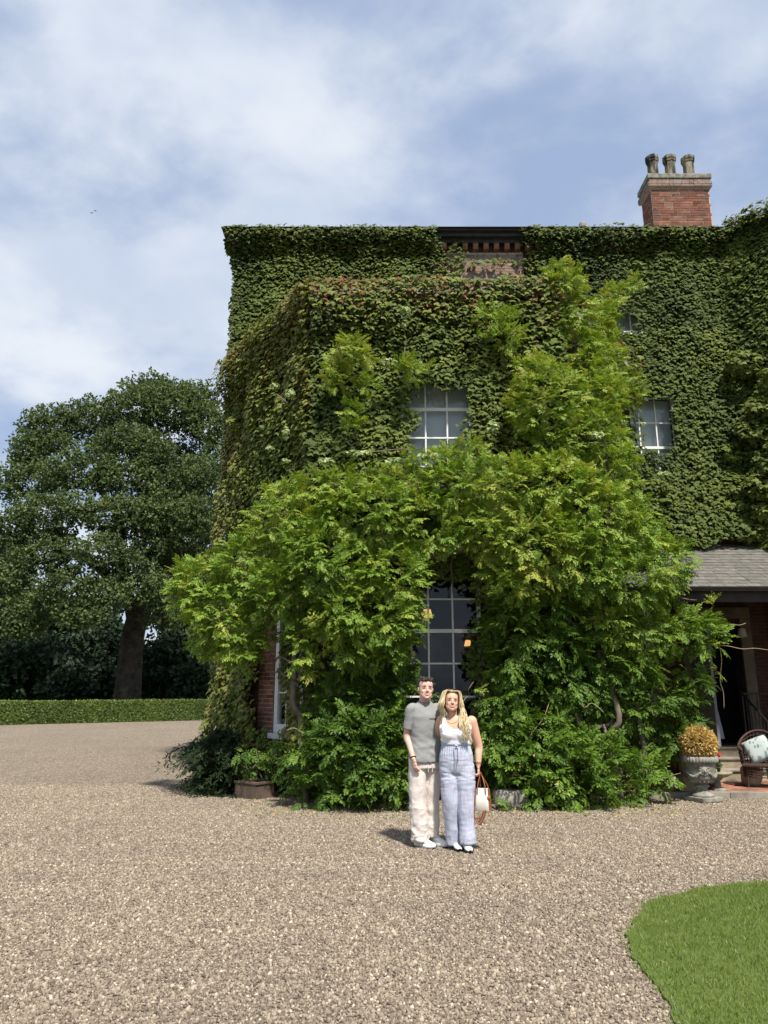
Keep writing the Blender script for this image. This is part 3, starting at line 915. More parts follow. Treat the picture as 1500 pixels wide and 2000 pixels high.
plain('bark', (0.05, 0.042, 0.036), 0.95, 0.1, var=0.6, scale=2.2, bump=1.0, bscale=6, bdist=0.25)
plain('vine_bark', (0.16, 0.13, 0.10), 0.95, 0.1, var=0.35, scale=8, bump=0.7, bscale=40)
plain('tendril', (0.30, 0.24, 0.13), 0.8, 0.2, var=0.3, scale=10, bump=0.0)

# leaf templates ----------------------------------------------------
IVY_V = np.array([(0.36, 0.24, -0.07), (0.55, -0.07, -0.13), (0.25, -0.20, -0.05), (0.0, -0.62, -0.12), (-0.25, -0.20, -0.05), (-0.55, -0.07, -0.13), (-0.36, 0.24, -0.07), (0, -0.05, 0.05)])
IVY_F = np.array([(7, 0, 6), (7, 6, 5), (7, 5, 4), (7, 4, 3), (7, 3, 2), (7, 2, 1), (7, 1, 0)])
RH_V = np.array([(0, 0, 0), (0.30, 0.45, -0.10), (0, 1.0, -0.06), (-0.30, 0.45, -0.10)])
RH_F = np.array([(0, 1, 2), (0, 2, 3)])

def clump_points(clumps, dens, seed, back=0.35, cut=0.88):
    """points and outward directions over the outside of a union of ellipsoids: (centre, radii)"""
    rng = np.random.default_rng(seed)
    C = np.array([c for c, r in clumps], float); Rr = np.array([r for c, r in clumps], float)
    Ps, Ns, Ids = [], [], []
    for i in range(len(C)):
        a, b, c = Rr[i]
        area = 4 * math.pi * (((a * b) ** 1.6 + (a * c) ** 1.6 + (b * c) ** 1.6) / 3) ** (1 / 1.6)
        n = int(area * dens) + 4
        D = unit(rng.normal(size=(n, 3)))
        lump = 0.86 + 0.34 * (fbm(D * 2.1 + i * 7.7, 3) - 0.35)
        P = C[i] + D * Rr[i] * lump[:, None] * (1 - 0.30 * rng.random(n)[:, None] ** 2)
        N = unit(D / Rr[i])
        k = np.ones(n, bool)
        for j in range(len(C)):
            if j != i:
                q = (P - C[j]) / Rr[j]
                k &= np.sum(q * q, axis=1) > cut * cut
        k &= (N[:, 1] < 0.25) | (rng.random(n) < back)
        Ps.append(P[k]); Ns.append(N[k]); Ids.append(np.full(k.sum(), i))
    return np.concatenate(Ps), np.concatenate(Ns), np.concatenate(Ids)
def ivy_layer(wall, a0, a1, z0, z1, dens, seed, keep, thick, size=(0.085, 0.15), tint_fn=None, tilt=(18, 52), roll=0.55):
    """shingled leaves over a wall; keep(a, z) and thick(a, z) work on arrays"""
    rng = np.random.default_rng(seed)
    n = int((a1 - a0) * (z1 - z0) * dens)
    a = rng.uniform(a0, a1, n); z = rng.uniform(z0, z1, n)
    k = keep(a, z, rng)
    a, z = a[k], z[k]
    n = len(a)
    d, nn = np.array(wall.d), np.array(wall.n)
    up = np.array((0, 0, 1.0))
    base = np.array(wall.p0)
    off = thick(a, z) * rng.uniform(0.25, 1.0, n) ** 0.6
    P = base + a[:, None] * d + z[:, None] * up + off[:, None] * nn
    tl = np.radians(rng.uniform(tilt[0], tilt[1], n))
    side = rng.normal(0, 0.42, n)
    Z = nn * np.cos(tl)[:, None] + up * np.sin(tl)[:, None] + d * side[:, None]
    Y = up + d * rng.normal(0, roll, n)[:, None]
    M = frames(Z, Y)
    S = rng.uniform(size[0] * 0.72, size[1] * 1.05, n) * (0.78 + 0.5 * fbm(np.stack([a * 0.7, z * 0.7, a * 0 + 60 + seed], 1), 3))
    tn = 0.36 + (fbm(np.stack([a * 0.9, z * 0.9, a * 0 + seed], 1), 4) - 0.5) * 0.7 + rng.normal(0, 0.11, n)
    if tint_fn is not None:
        tn = tint_fn(a, z, tn, rng)
    return P, M, S, np.clip(tn, 0, 1)
def stack_layers(L):
    return [np.concatenate([l[i] for l in L]) for i in range(4)]
def emit_leaves(root, name_rest, L, Tv, Tf, mat, singles=0, score=None, seed=0):
    """the leaves that show largest become parts of their own, the rest one stuff part"""
    P, M, S, T = L
    idx = np.arange(len(P))
    if singles:
        sc = S.copy() if score is None else score
        order = np.argsort(-sc)[:singles]
        rest = np.ones(len(P), bool); rest[order] = False
        var = []
        for q in range(6):
            tv = float(np.quantile(T, (q + 0.5) / 6))
            var.append((tv, np_mesh('leaf', Tv, Tf.reshape(-1), 3, mat, tint=np.full(len(Tv), tv))))
        for i in order:
            me = min(var, key=lambda e: abs(e[0] - T[i]))[1]
            rot = Matrix([list(r) for r in M[i]]).to_euler()
            piece('leaf', me, root, tuple(P[i]), rot, (float(S[i]),) * 3)
        P, M, S, T = P[rest], M[rest], S[rest], T[rest]
    V, Fi = scatter(Tv, Tf, P, M, S)
    V = V - np.array(ORG[root])
    me = np_mesh(name_rest, V, Fi, 3, mat, tint=np.repeat(T, len(Tv)))
    o = link(name_rest, me, root)
    o['kind'] = 'stuff'
    return o

def hole_keep(holes, soft=0.10):
    def f(a, z, rng):
        k = np.ones(len(a), bool)
        for (h, drop) in holes:
            e = rng.normal(0, soft, len(a)) + (fbm(np.stack([a * 3.1, z * 3.1, a * 0 + 3], 1), 3) - 0.5) * 0.5
            k &= ~((a > h[0] + e) & (a < h[1] - e) & (z > h[2] + e) & (z < h[3] - drop - np.abs(e) * 1.2))
        return k
    return f

# ------------------------------------------------------------------ ivy on the main front
IVM = thing('climbing_ivy', (3.0, YM - 0.1, 0.0), 'dense dark green ivy over the tall rear front below the eaves', 'ivy', 'ivy on the house walls')
hk = hole_keep([((mainW1[0] + 0.0, mainW1[1] - 0.10, mainW1[2] + 1.0, mainW1[3] + 0.0), 0.10), ((mainW2[0] + 0.05, mainW2[0] + 0.55, mainW2[2] - 0.1, mainW2[2] + 0.75), 0.3)], 0.05)
def patch_fade(a, z):
    """0 in the bare brick patch, 1 in full ivy"""
    ca, ca2 = at(868, 515, YM).x - MA.x, at(1022, 515, YM).x - MA.x
    wob = (fbm(np.stack([a * 2.0, z * 2.0, a * 0], 1), 3) - 0.5) * 0.9
    d = np.maximum(np.maximum(ca - a, a - ca2) * 0.9, 0) + wob * 0.3
    low = (z < 11.16 + wob * 0.2) | (z > 11.32 + wob * 0.15)
    return np.where(low, np.clip(d / 0.28, 0, 1), np.clip(0.55 + d, 0, 1))
def keep_main(a, z, rng):
    k = hk(a, z, rng)
    eave = (z > 11.5) & (a > 2.4)
    k &= rng.random(len(a)) < np.where(z > 10.55, patch_fade(a, z), 1.0)
    k &= (z > 8.2) | (a > 7.4)
    ragged = 4.72 + (fbm(np.stack([a * 1.7, z * 0, a * 0 + 8], 1), 3) - 0.45) * 1.5
    k &= z > ragged
    return k
def thick_main(a, z):
    t_ = 0.06 + 0.34 * fbm(np.stack([a * 1.3, z * 1.3, a * 0 + 5], 1), 3)
    t_ = t_ + 0.30 * np.clip((z - (ZM - 0.55)) / 0.45, 0, 1) * (patch_fade(a, z) > 0.6)
    return t_ + 0.25 * np.clip((6.2 - z) / 1.5, 0, 1)
def tint_main(a, z, tn, rng):
    tn = tn - 0.02
    lowr = np.clip((7.6 - z) / 2.5, 0, 1)
    tn = tn + 0.16 * lowr * rng.random(len(a))
    ed = np.clip(1 - np.abs(z - 10.85) / 0.5, 0, 1) * (patch_fade(a, z) < 0.97)
    tn = tn + 0.25 * ed
    band = np.exp(-((z - 9.35) / 0.25) ** 2) * (a > mwx - 0.6) * (a < mwx + 1.7)
    return np.clip(tn + band * 0.22, 0, 0.88)
L1 = ivy_layer(W_main, -0.12, W_main.L + 0.05, 4.3, ZM + 0.02, 800, 21, keep_main, thick_main, (0.07, 0.12), tint_main)
def lip_keep(a, z, rng):
    return rng.random(len(a)) < np.where((a > at(850, 450, YM).x - MA.x) & (a < at(1012, 450, YM).x - MA.x), 0.0, 0.8) * np.where(a > 10.9, 0.4, 1)
L1b = ivy_layer(W_main, -0.35, W_main.L, ZM - 0.30, ZM + 0.11, 420, 22, lip_keep, lambda a, z: 0.30 + 0.20 * fbm(np.stack([a * 2.2, z * 2, a * 0], 1), 3), (0.08, 0.13), None, (25, 70))
L1c = ivy_layer(W_side, W_side.L - 1.6, W_side.L + 0.1, 6.5, ZM + 0.05, 320, 23, lambda a, z, rng: rng.random(len(a)) < 0.9, lambda a, z: 0.10 + 0.12 * fbm(np.stack([a, z, a * 0], 1), 2) + 0.28 * np.clip((z - (ZM - 0.8)) / 0.7, 0, 1), (0.08, 0.13))
def ivy_tufts(wall, spots, seed, size=(0.08, 0.15), tint=0.5):
    cs = [((wall.pt(a, z, o)), (r, r * 0.75, r * 0.7)) for a, z, o, r in spots]
    P, N, _ = clump_points([(tuple(c), r) for c, r in cs], 190, seed, 0.3)
    rng = np.random.default_rng(seed)
    n = len(P)
    M = frames(N * 0.6 + np.array((0, -0.35, 0.75)) + rng.normal(0, 0.35, (n, 3)), np.array((0, 0, 1.0)) - np.array(wall.n) * 0.3 + rng.normal(0, 0.5, (n, 3)))
    return P, M, rng.uniform(size[0], size[1], n), np.clip(rng.normal(tint, 0.14, n), 0, 0.86)
_tr = np.random.default_rng(77)
sp_m = [(_tr.uniform(8.9, 11.3), _tr.uniform(4.6, 7.2), 0.2, _tr.uniform(0.16, 0.36)) for _ in range(26)] + [(_tr.uniform(0.1, 11.3), _tr.uniform(8.9, 11.9), 0.15, _tr.uniform(0.10, 0.2)) for _ in range(26)]
sp_m = [q for q in sp_m if not (3.0 < q[0] < 7.6 and q[1] > 10.4) and not (mwx - 0.8 < q[0] < mwx + 0.8 and 5.9 < q[1] < 8.3)]
L1t = ivy_tufts(W_main, sp_m, 78)
emit_leaves(IVM, 'leaf_cover', stack_layers([L1, L1b, L1c, L1t]), IVY_V, IVY_F, MATS['ivy_leaf'])

# ------------------------------------------------------------------ ivy on the bay
IVB = thing('climbing_ivy', (0.9, 12.0, 0.0), 'ivy with rust tinged leaves over the canted bay in front', 'ivy', 'ivy on the house walls')
def shift(h, d0, d1, zz0, zz1):
    return (h[0] + d0, h[1] + d1, h[2] + zz0, h[3] + zz1)
bayF_keep = hole_keep([(shift(upW, 0.22, -0.12, 0.95, -0.22), 0.0), (shift(lowW, 0.10, -0.12, 0.05, -0.25), 0.0)], 0.05)
bayL_keep = hole_keep([((sideW[0] - 0.45, sideW[1] - 0.30, sideW[2] - 0.1, sideW[3]), 0.0)], 0.05)
def thick_bay(a, z):
    return 0.08 + 0.42 * fbm(np.stack([a * 1.1, z * 1.1, a * 0 + 2], 1), 3) + 0.16 * np.clip((z - (ZB - 0.9)) / 0.7, 0, 1)
def tint_bay(a, z, tn, rng):
    top = np.clip((z - (ZB - 0.75)) / 0.75, 0, 1)
    rust = fbm(np.stack([a * 1.5 + 9, z * 2.2, a * 0 + 4], 1), 3)
    tn = tn + 0.06 + np.where((rust > 0.56) & (z > 6.6), 0.30 * rng.random(len(a)), 0)
    tn = tn + top * rng.random(len(a)) * 0.72
    return np.clip(tn, 0, 1)
def tint_left(a, z, tn, rng):
    f_ = np.clip(1 - a / W_bayL.L, 0, 1)
    olive = fbm(np.stack([a * 1.4 + 2, z * 1.4, a * 0 + 14], 1), 3)
    tn = tn + 0.25 + 0.26 * np.clip((olive - 0.42) * 4, 0, 1) * rng.random(len(a)) + 0.12 * f_ * rng.random(len(a))
    top = np.clip((z - (ZB - 0.6)) / 0.6, 0, 1)
    rust = fbm(np.stack([a * 1.2, z * 1.2, a * 0 + 24], 1), 3)
    tn = tn + np.where((rust > 0.55) & (z > 6.3), 0.22 * rng.random(len(a)), 0)
    return np.clip(tn + top * rng.random(len(a)) * 0.4, 0, 0.85)
B1 = ivy_layer(W_bayF, -0.1, W_bayF.L + 0.1, 0.4, ZB + 0.16, 780, 31, bayF_keep, thick_bay, (0.068, 0.125), tint_bay)
B2 = ivy_layer(W_bayL, -0.08, W_bayL.L + 0.1, 0.5, ZB + 0.16, 780, 32, bayL_keep, thick_bay, (0.068, 0.12), tint_left)
B3 = ivy_layer(W_bayR, -0.1, W_bayR.L, 0.4, ZB + 0.16, 150, 33, lambda a, z, rng: rng.random(len(a)) < 0.95, thick_bay, (0.085, 0.15), tint_bay)
def fringe(a, z, rng):
    return rng.random(len(a)) < 0.9
B4 = ivy_layer(W_bayF, -0.2, W_bayF.L + 0.2, ZB - 0.12, ZB + 0.20, 400, 34, fringe, lambda a, z: 0.22 + 0.25 * fbm(np.stack([a * 2, z, a * 0], 1), 3), (0.08, 0.14), lambda a, z, tn, rng: np.clip(tn + rng.random(len(a)) * 0.62, 0, 1), (30, 80))
B5 = ivy_layer(W_bayL, -0.2, W_bayL.L + 0.2, ZB - 0.12, ZB + 0.20, 400, 35, fringe, lambda a, z: 0.22 + 0.25 * fbm(np.stack([a * 2, z, a * 0], 1), 3), (0.08, 0.14), lambda a, z, tn, rng: np.clip(tn + rng.random(len(a)) * 0.62, 0, 1), (30, 80))
sp_b = [(_tr.uniform(0.0, 4.2), _tr.uniform(4.8, 8.3), 0.22, _tr.uniform(0.10, 0.24)) for _ in range(22)]
sp_b = [q for q in sp_b if not (upW[0] - 0.2 < q[0] < upW[1] + 0.2 and q[1] < 7.3)]
sp_l = [(_tr.uniform(0.5, 3.8), _tr.uniform(1.2, 8.4), 0.16, _tr.uniform(0.12, 0.28)) for _ in range(34)]
sp_l = [q for q in sp_l if not (q[0] > sideW[0] - 0.9 and q[1] < 3.8)]
BL = stack_layers([B1, B2, B3, B4, B5, ivy_tufts(W_bayF, sp_b, 79, (0.09, 0.16), 0.48), ivy_tufts(W_bayL, sp_l, 80, (0.09, 0.16), 0.62)])
sc_ = BL[2] + 0.5 * ((BL[0][:, 2] > 5.2) & (BL[0][:, 0] < 2.4)) * (BL[0][:, 1] < 12.0) + 0.02 * RNG.random(len(BL[2]))
emit_leaves(IVB, 'leaf_cover', BL, IVY_V, IVY_F, MATS['ivy_leaf'], 300, sc_)

# ------------------------------------------------------------------ ivy on the right wing
IVW = thing('climbing_ivy', (9.0, 14.0, 0.0), 'ivy in shaggy ledges over the wing wall at the right edge', 'ivy', 'ivy on the house walls')
def thick_wing(a, z):
    led = np.clip(fbm(np.stack([a * 0.8, z * 0.75, a * 0 + 40], 1), 3) - 0.44, 0, 1)
    return 0.14 + 1.2 * led * np.clip((8.6 - z) / 1.5, 0.2, 1)
def keep_wing(a, z, rng):
    return z > 4.75 + (fbm(np.stack([a * 1.5, z * 0, a * 0 + 3], 1), 3) - 0.5) * 1.3
C1 = ivy_layer(W_wing, -0.1, W_wing.L, 4.2, ZM + 0.2, 680, 41, keep_wing, thick_wing, (0.08, 0.14), lambda a, z, tn, rng: np.clip(tn + 0.03 + 0.2 * np.clip((8 - z) / 3, 0, 1) * rng.random(len(a)), 0, 0.86))
C2 = ivy_layer(W_wing, 0.2, W_wing.L, ZM - 0.15, ZM + 0.30, 620, 42, fringe, lambda a, z: 0.18 + 0.3 * fbm(np.stack([a * 2, z, a * 0], 1), 3), (0.09, 0.15), lambda a, z, tn, rng: np.clip(tn + rng.random(len(a)) * 0.35, 0, 0.9), (30, 80))
sp_w = [(_tr.uniform(0.1, 2.6), _tr.uniform(4.8, 8.6), 0.35, _tr.uniform(0.22, 0.5)) for _ in range(26)]
emit_leaves(IVW, 'leaf_cover', stack_layers([C1, C2, ivy_tufts(W_wing, sp_w, 81, (0.09, 0.16), 0.55)]), IVY_V, IVY_F, MATS['ivy_leaf'])

# ------------------------------------------------------------------ wisteria
def compound_leaf(rng, L=0.27, pairs=5, tw=0.055):
    """pinnate leaf along +Y, drooping; returns verts and faces"""
    Vs, Fs, k = [], [], 0
    def put(p, dirv, ln, nrm):
        nonlocal k
        y = dirv / np.linalg.norm(dirv); z = nrm - y * (nrm @ y); z /= np.linalg.norm(z); x = np.cross(y, z)
        M = np.stack([x, y, z], 1)
        V = (RH_V * np.array([0.82, 1.0, 1.0]) * ln) @ M.T + p
        Vs.append(V); Fs.append(RH_F + k); k += 4
    for i in range(pairs + 1):
        f_ = (i + 0.7) / (pairs + 0.7)
        p = np.array((0, L * f_, -0.42 * L * f_ ** 2))
        tang = np.array((0, 1, -0.84 * f_))
        nrm = np.array((0, 0.84 * f_, 1.0))
        ln = 0.080 * (0.75 + 0.5 * math.sin(math.pi * min(1, f_ * 0.9)))
        if i == pairs:
            put(p, tang + rng.normal(0, 0.1, 3), ln * 1.15, nrm)
        else:
            for s_ in (-1, 1):
                put(p, np.array((s_ * 1.0, 0.62, -0.38 - 0.25 * f_)) + rng.normal(0, 0.14, 3), ln * rng.uniform(0.85, 1.1), nrm + rng.normal(0, 0.2, 3))
    return np.concatenate(Vs), np.concatenate(Fs)
def spray(seed, leaves=6, L=0.40):
    """a leafy shoot along +Y with alternate compound leaves"""
    rng = np.random.default_rng(seed)
    Vs, Fs, k = [], [], 0
    for i in range(leaves):
        f_ = (i + 0.4) / leaves
        p = np.array((0, L * f_, 0.10 * L * f_ - 0.35 * L * f_ ** 2))
        V, Fc = compound_leaf(rng, rng.uniform(0.19, 0.28) * (1 - 0.35 * f_), rng.integers(3, 6))
        az = (1 if i % 2 else -1) * math.radians(rng.uniform(22, 75) * (1 - 0.55 * f_))
        el = math.radians(rng.uniform(-14, 26))
        Rz = np.array([[math.cos(az), -math.sin(az), 0], [math.sin(az), math.cos(az), 0], [0, 0, 1]])
        Rx = np.array([[1, 0, 0], [0, math.cos(el), -math.sin(el)], [0, math.sin(el), math.cos(el)]])
        V = V @ (Rz @ Rx).T + p
        Vs.append(V); Fs.append(Fc + k); k += len(V)
    return np.concatenate(Vs), np.concatenate(Fs)
SPRAYS = [spray(s) for s in range(100, 108)]

def emit_sprays(root, name, clumps, dens, seed, mat, size=(0.75, 1.2), tint=0.5, tvar=0.22, singles=0, out=0.9, cont=True, upw=0.25, tint_z=None, templates=None, back=0.35, bright=None):
    templates = templates or SPRAYS
    rng = np.random.default_rng(seed + 1)
    P, N, I = clump_points(clumps, dens, seed, back)
    n = len(P)
    Y = N * out + rng.normal(0, 0.62, (n, 3)) + np.array((0, -0.12, upw))
    Z = np.array((0, 0, 1.0)) + N * 0.55 + rng.normal(0, 0.42, (n, 3))
    Y = unit(Y)
    X = unit(np.cross(Y, Z)); Z2 = np.cross(X, Y)
    M = np.stack([X, Y, Z2], 2)
    S = rng.uniform(size[0], size[1], n)
    base = tint + (fbm(P * 0.9 + seed, 3) - 0.5) * tvar * 2.0 + rng.normal(0, 0.07, n)
    if bright is not None:
        base = base + bright[I]
    if tint_z is not None:
        base = base + tint_z(P)
    which = rng.integers(0, len(templates), n)
    Vs, Fs, Ts, k = [], [], [], 0
    pick = np.zeros(n, bool)
    for q, (Tv, Tf) in enumerate(templates):
        m = which == q
        V, Fi = scatter(Tv, Tf, P[m], M[m], S[m])
        Vs.append(V); Fs.append(Fi + k); k += len(V)
        nl = len(Tv) // 4
        tt = np.repeat(base[m], nl) + rng.normal(0, 0.10, m.sum() * nl)
        r_ = rng.random(len(tt))
        tt = np.where(r_ < 0.006, 0.97, np.clip(tt, 0, 0.9))
        Ts.append(np.repeat(tt, 4))
    V = np.concatenate(Vs) - np.array(ORG[root])
    me = np_mesh(name, V, np.concatenate(Fs), 3, mat, tint=np.clip(np.concatenate(Ts), 0, 1))
    o = link(name, me, root); o['kind'] = 'stuff'
    if singles:
        vs = [compound_leaf(np.random.default_rng(900 + q), 0.26, 5) for q in range(6)]
        ms = [np_mesh('leaf', vv, ff.reshape(-1), 3, mat, tint=np.full(len(vv), 0.35 + 0.09 * q)) for q, (vv, ff) in enumerate(vs)]
        fr = np.where((N[:, 1] < -0.2) & (P[:, 2] > 1.0))[0]
        for i in rng.choice(fr, min(singles, len(fr)), replace=False):
            rot = Matrix([list(r) for r in M[i]]).to_euler()
            q = int(np.clip((base[i] - 0.35) / 0.09, 0, 5))
            piece('leaf', ms[q], root, tuple(P[i] + N[i] * 0.12), rot, (float(S[i]) * 1.1,) * 3)
    return o
CLM = 0.10       # leaf sprays stand out this far beyond a clump
def cl(u, v, Y, ru, rz=None, ry=None):
    """clump from a place in the photograph: radii in photo pixels at that depth, depth radius in metres"""
    k = Y / F_PX / ray(u, v).y
    rx = max(ru * k - CLM, 0.35 * ru * k)
    rzz = (rz if rz is not None else ru) * k
    rzz = max(rzz - CLM, 0.35 * rzz)
    return (tuple(at(u, v, Y)), (rx, ry if ry is not None else min(rx, rzz) * 0.9, rzz))

WIS = thing('wisteria', (2.6, 11.7, 0), 'big bright green wisteria spilling over the bay front and climbing its right side', 'wisteria')
canopy = [
    cl(398, 1150, 12.4, 66, 66), cl(440, 1205, 12.2, 82, 74), cl(500, 1120, 12.2, 100, 84), cl(480, 1245, 12.0, 62, 54), cl(580, 1040, 12.0, 100, 84), cl(470, 1285, 11.8, 36, 28),
    cl(640, 1100, 11.5, 110, 92), cl(560, 1160, 11.7, 80, 70), cl(720, 1010, 11.5, 110, 88), cl(650, 960, 11.8, 70, 54), cl(560, 985, 12.0, 58, 48),
    cl(700, 1190, 11.3, 92, 80), cl(765, 1130, 11.2, 78, 70), cl(760, 1215, 11.2, 66, 78), cl(690, 1260, 11.3, 54, 48), cl(795, 1270, 11.25, 38, 34), cl(745, 1290, 11.3, 34, 26), cl(595, 1262, 11.6, 34, 68), cl(610, 1222, 11.6, 40, 40),
    cl(820, 1020, 11.4, 90, 62), cl(800, 960, 11.6, 80, 56), cl(900, 960, 11.4, 90, 62), cl(880, 1040, 11.3, 76, 42), cl(990, 960, 11.3, 100, 74), cl(960, 1040, 11.25, 76, 62),
    cl(1080, 960, 11.3, 96, 78), cl(1050, 1060, 11.1, 96, 82), cl(1150, 1010, 11.4, 88, 86), cl(1140, 1100, 11.2, 92, 74), cl(1220, 1050, 11.7, 78, 82), cl(1230, 1130, 11.5, 84, 70), cl(1295, 1110, 11.9, 60, 58),
    cl(1010, 1130, 11.2, 72, 54), cl(1320, 1235, 11.9, 78, 46), cl(1245, 1240, 11.7, 72, 46), cl(1370, 1250, 12.0, 46, 40), cl(1380, 1225, 12.0, 34, 26), cl(1180, 1210, 11.6, 66, 40), cl(1290, 1310, 12.1, 50, 20)]
col = [cl(1180, 920, 11.9, 74, 74), cl(1150, 850, 11.9, 78, 78), cl(1195, 880, 12.2, 38, 56), cl(1070, 790, 11.6, 80, 90), cl(1050, 740, 11.8, 56, 50), cl(1150, 780, 12.0, 70, 74), cl(1175, 720, 12.4, 54, 74), cl(1130, 700, 12.1, 58, 74),
       cl(1120, 625, 12.1, 54, 64), cl(1100, 565, 12.0, 48, 48), cl(1083, 530, 11.9, 28, 26), cl(1178, 640, 12.8, 34, 56), cl(1195, 585, 13.2, 28, 30), cl(1238, 556, 14.6, 24, 18), cl(960, 620, 11.65, 44, 28), cl(985, 665, 11.7, 42, 32), cl(1238, 765, 14.2, 22, 40), cl(1100, 860, 11.6, 76, 64),
       cl(685, 690, 11.65, 50, 36), cl(655, 735, 11.7, 36, 42), cl(800, 725, 11.65, 40, 28), cl(690, 815, 11.65, 24, 44), cl(720, 760, 11.68, 28, 24), cl(860, 912, 11.5, 60, 34), cl(912, 890, 11.5, 44, 34), cl(815, 905, 11.5, 40, 30)]
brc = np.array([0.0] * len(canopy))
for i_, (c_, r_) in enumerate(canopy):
    brc[i_] = 0.10 if c_[2] > 3.6 else (0.0 if c_[2] > 2.6 else -0.04)  # higher clumps get lighter leaves, painting in the sunlit tops
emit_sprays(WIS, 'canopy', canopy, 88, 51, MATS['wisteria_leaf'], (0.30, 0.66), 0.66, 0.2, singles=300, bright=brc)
emit_sprays(WIS, 'upper_growth', col, 95, 52, MATS['wisteria_leaf'], (0.28, 0.56), 0.76, 0.14, out=0.8, upw=0.45)
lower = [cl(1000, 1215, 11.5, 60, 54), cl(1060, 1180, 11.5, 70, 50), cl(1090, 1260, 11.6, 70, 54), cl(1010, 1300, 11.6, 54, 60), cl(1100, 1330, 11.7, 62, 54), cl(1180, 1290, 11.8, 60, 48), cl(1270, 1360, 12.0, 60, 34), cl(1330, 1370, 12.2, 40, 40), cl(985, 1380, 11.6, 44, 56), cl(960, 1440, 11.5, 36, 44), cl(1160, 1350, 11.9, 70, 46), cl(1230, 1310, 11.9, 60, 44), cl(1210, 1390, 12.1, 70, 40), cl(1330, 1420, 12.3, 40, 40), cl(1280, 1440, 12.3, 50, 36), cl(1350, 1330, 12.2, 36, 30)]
emit_sprays(WIS, 'shaded_growth', lower, 76, 53, MATS['wisteria_leaf'], (0.4, 0.75), 0.42, 0.14, out=0.7, upw=-0.1)  # shade below the canopy put into a darker leaf tint
# stems
def wander(a, b, n, amp, seed):
    rng = random.Random(seed)
    a, b = Vector(a), Vector(b)
    pts = []
    for i in range(n + 1):
        f_ = i / n
        p = a.lerp(b, f_)
        w = math.sin(math.pi * f_)
        pts.append(p + Vector((rng.uniform(-1, 1), rng.uniform(-1, 1), rng.uniform(-1, 1))) * amp * (0.3 + w))
    # smooth by midpoint subdivision
    out = []
    for i in range(len(pts) - 1):
        p0, p1, p2, p3 = pts[max(i - 1, 0)], pts[i], pts[i + 1], pts[min(i + 2, len(pts) - 1)]
        for s_ in range(4):
            q = s_ / 4
            out.append(0.5 * ((2 * p1) + (p2 - p0) * q + (2 * p0 - 5 * p1 + 4 * p2 - p3) * q * q + (3 * p1 - p0 - 3 * p2 + p3) * q ** 3))
    out.append(pts[-1])
    return out
def stem(root, a, b, r0, r1, seed, amp=0.08, n=6, name='stem', mat='vine_bark', sides=7):
    pts = wander(a, b, n, amp, seed)
    rad = [r0 + (r1 - r0) * i / (len(pts) - 1) for i in range(len(pts))]
    return MB().tube(pts, rad, sides).build(name, MATS[mat], root, smooth=True)
base = at(1215, 1530, 11.8); base.z = 0.0
stem(WIS, base, at(1175, 1290, 11.8), 0.055, 0.04, 1, 0.12, 7, 'trunk')
stem(WIS, base + Vector((0.35, 0.15, 0)), at(1240, 1250, 11.9), 0.045, 0.03, 2, 0.12, 7, 'trunk')
stem(WIS, at(1165, 1420, 11.75), at(1300, 1345, 12.1), 0.03, 0.02, 3, 0.08)
stem(WIS, at(1205, 1440, 11.8), at(1100, 1390, 11.6), 0.028, 0.015, 4, 0.08)
stem(WIS, at(1175, 1300, 11.8), at(1000, 1060, 11.7), 0.035, 0.02, 5, 0.12)
stem(WIS, at(1240, 1250, 11.9), at(1160, 800, 11.9), 0.035, 0.02, 6, 0.12)
stem(WIS, at(1000, 1060, 11.7), at(640, 1080, 11.7), 0.045, 0.03, 7, 0.15)
stem(WIS, at(640, 1080, 11.7), at(420, 1170, 12.3), 0.035, 0.015, 8, 0.12)
b2 = at(600, 1520, 11.9); b2.z = 0.0
stem(WIS, b2, at(575, 1330, 11.9), 0.06, 0.045, 9, 0.08, 6, 'trunk')
stem(WIS, at(575, 1330, 11.9), at(600, 1100, 11.8), 0.045, 0.03, 10, 0.1)
stem(WIS, at(570, 1320, 11.9), at(520, 1305, 12.2), 0.02, 0.01, 12, 0.08)
stem(WIS, at(575, 1290, 11.9), at(515, 1285, 12.3), 0.02, 0.01, 13, 0.08)
stem(WIS, at(890, 1000, 11.6), at(884, 1160, 11.9), 0.02, 0.008, 14, 0.05)
# loose tendrils, each with a few small leaves at the tip
tend = [((1385, 1235, 12.0), (1458, 1215, 12.1)), ((1395, 1262, 12.0), (1500, 1270, 12.2)), ((1300, 1150, 11.9), (1362, 1172, 11.8)), ((1405, 1262, 12.0), (1416, 1385, 12.0)), ((640, 1195, 11.3), (634, 1286, 11.3)), ((338, 1150, 12.4), (316, 1156, 12.4)),
        ((1180, 1390, 11.3), (1130, 1372, 11.3)), ((905, 1375, 11.6), (925, 1330, 11.5)), ((955, 970, 11.1), (952, 1025, 11.1)), ((560, 1425, 11.5), (615, 1436, 11.4)), ((1025, 1470, 11.2), (1000, 1520, 11.2)), ((640, 1210, 11.4), (628, 1262, 11.3)), ((700, 1400, 11.2), (745, 1420, 11.1)), ((1090, 1340, 11.5), (1030, 1450, 11.3)), ((1235, 1545, 11.6), (1330, 1508, 11.9))]
for i, (a, b) in enumerate(tend):
    stem(WIS, at(*a), at(*b), 0.007, 0.004, 60 + i, 0.05, 4, 'tendril', 'tendril', 4)
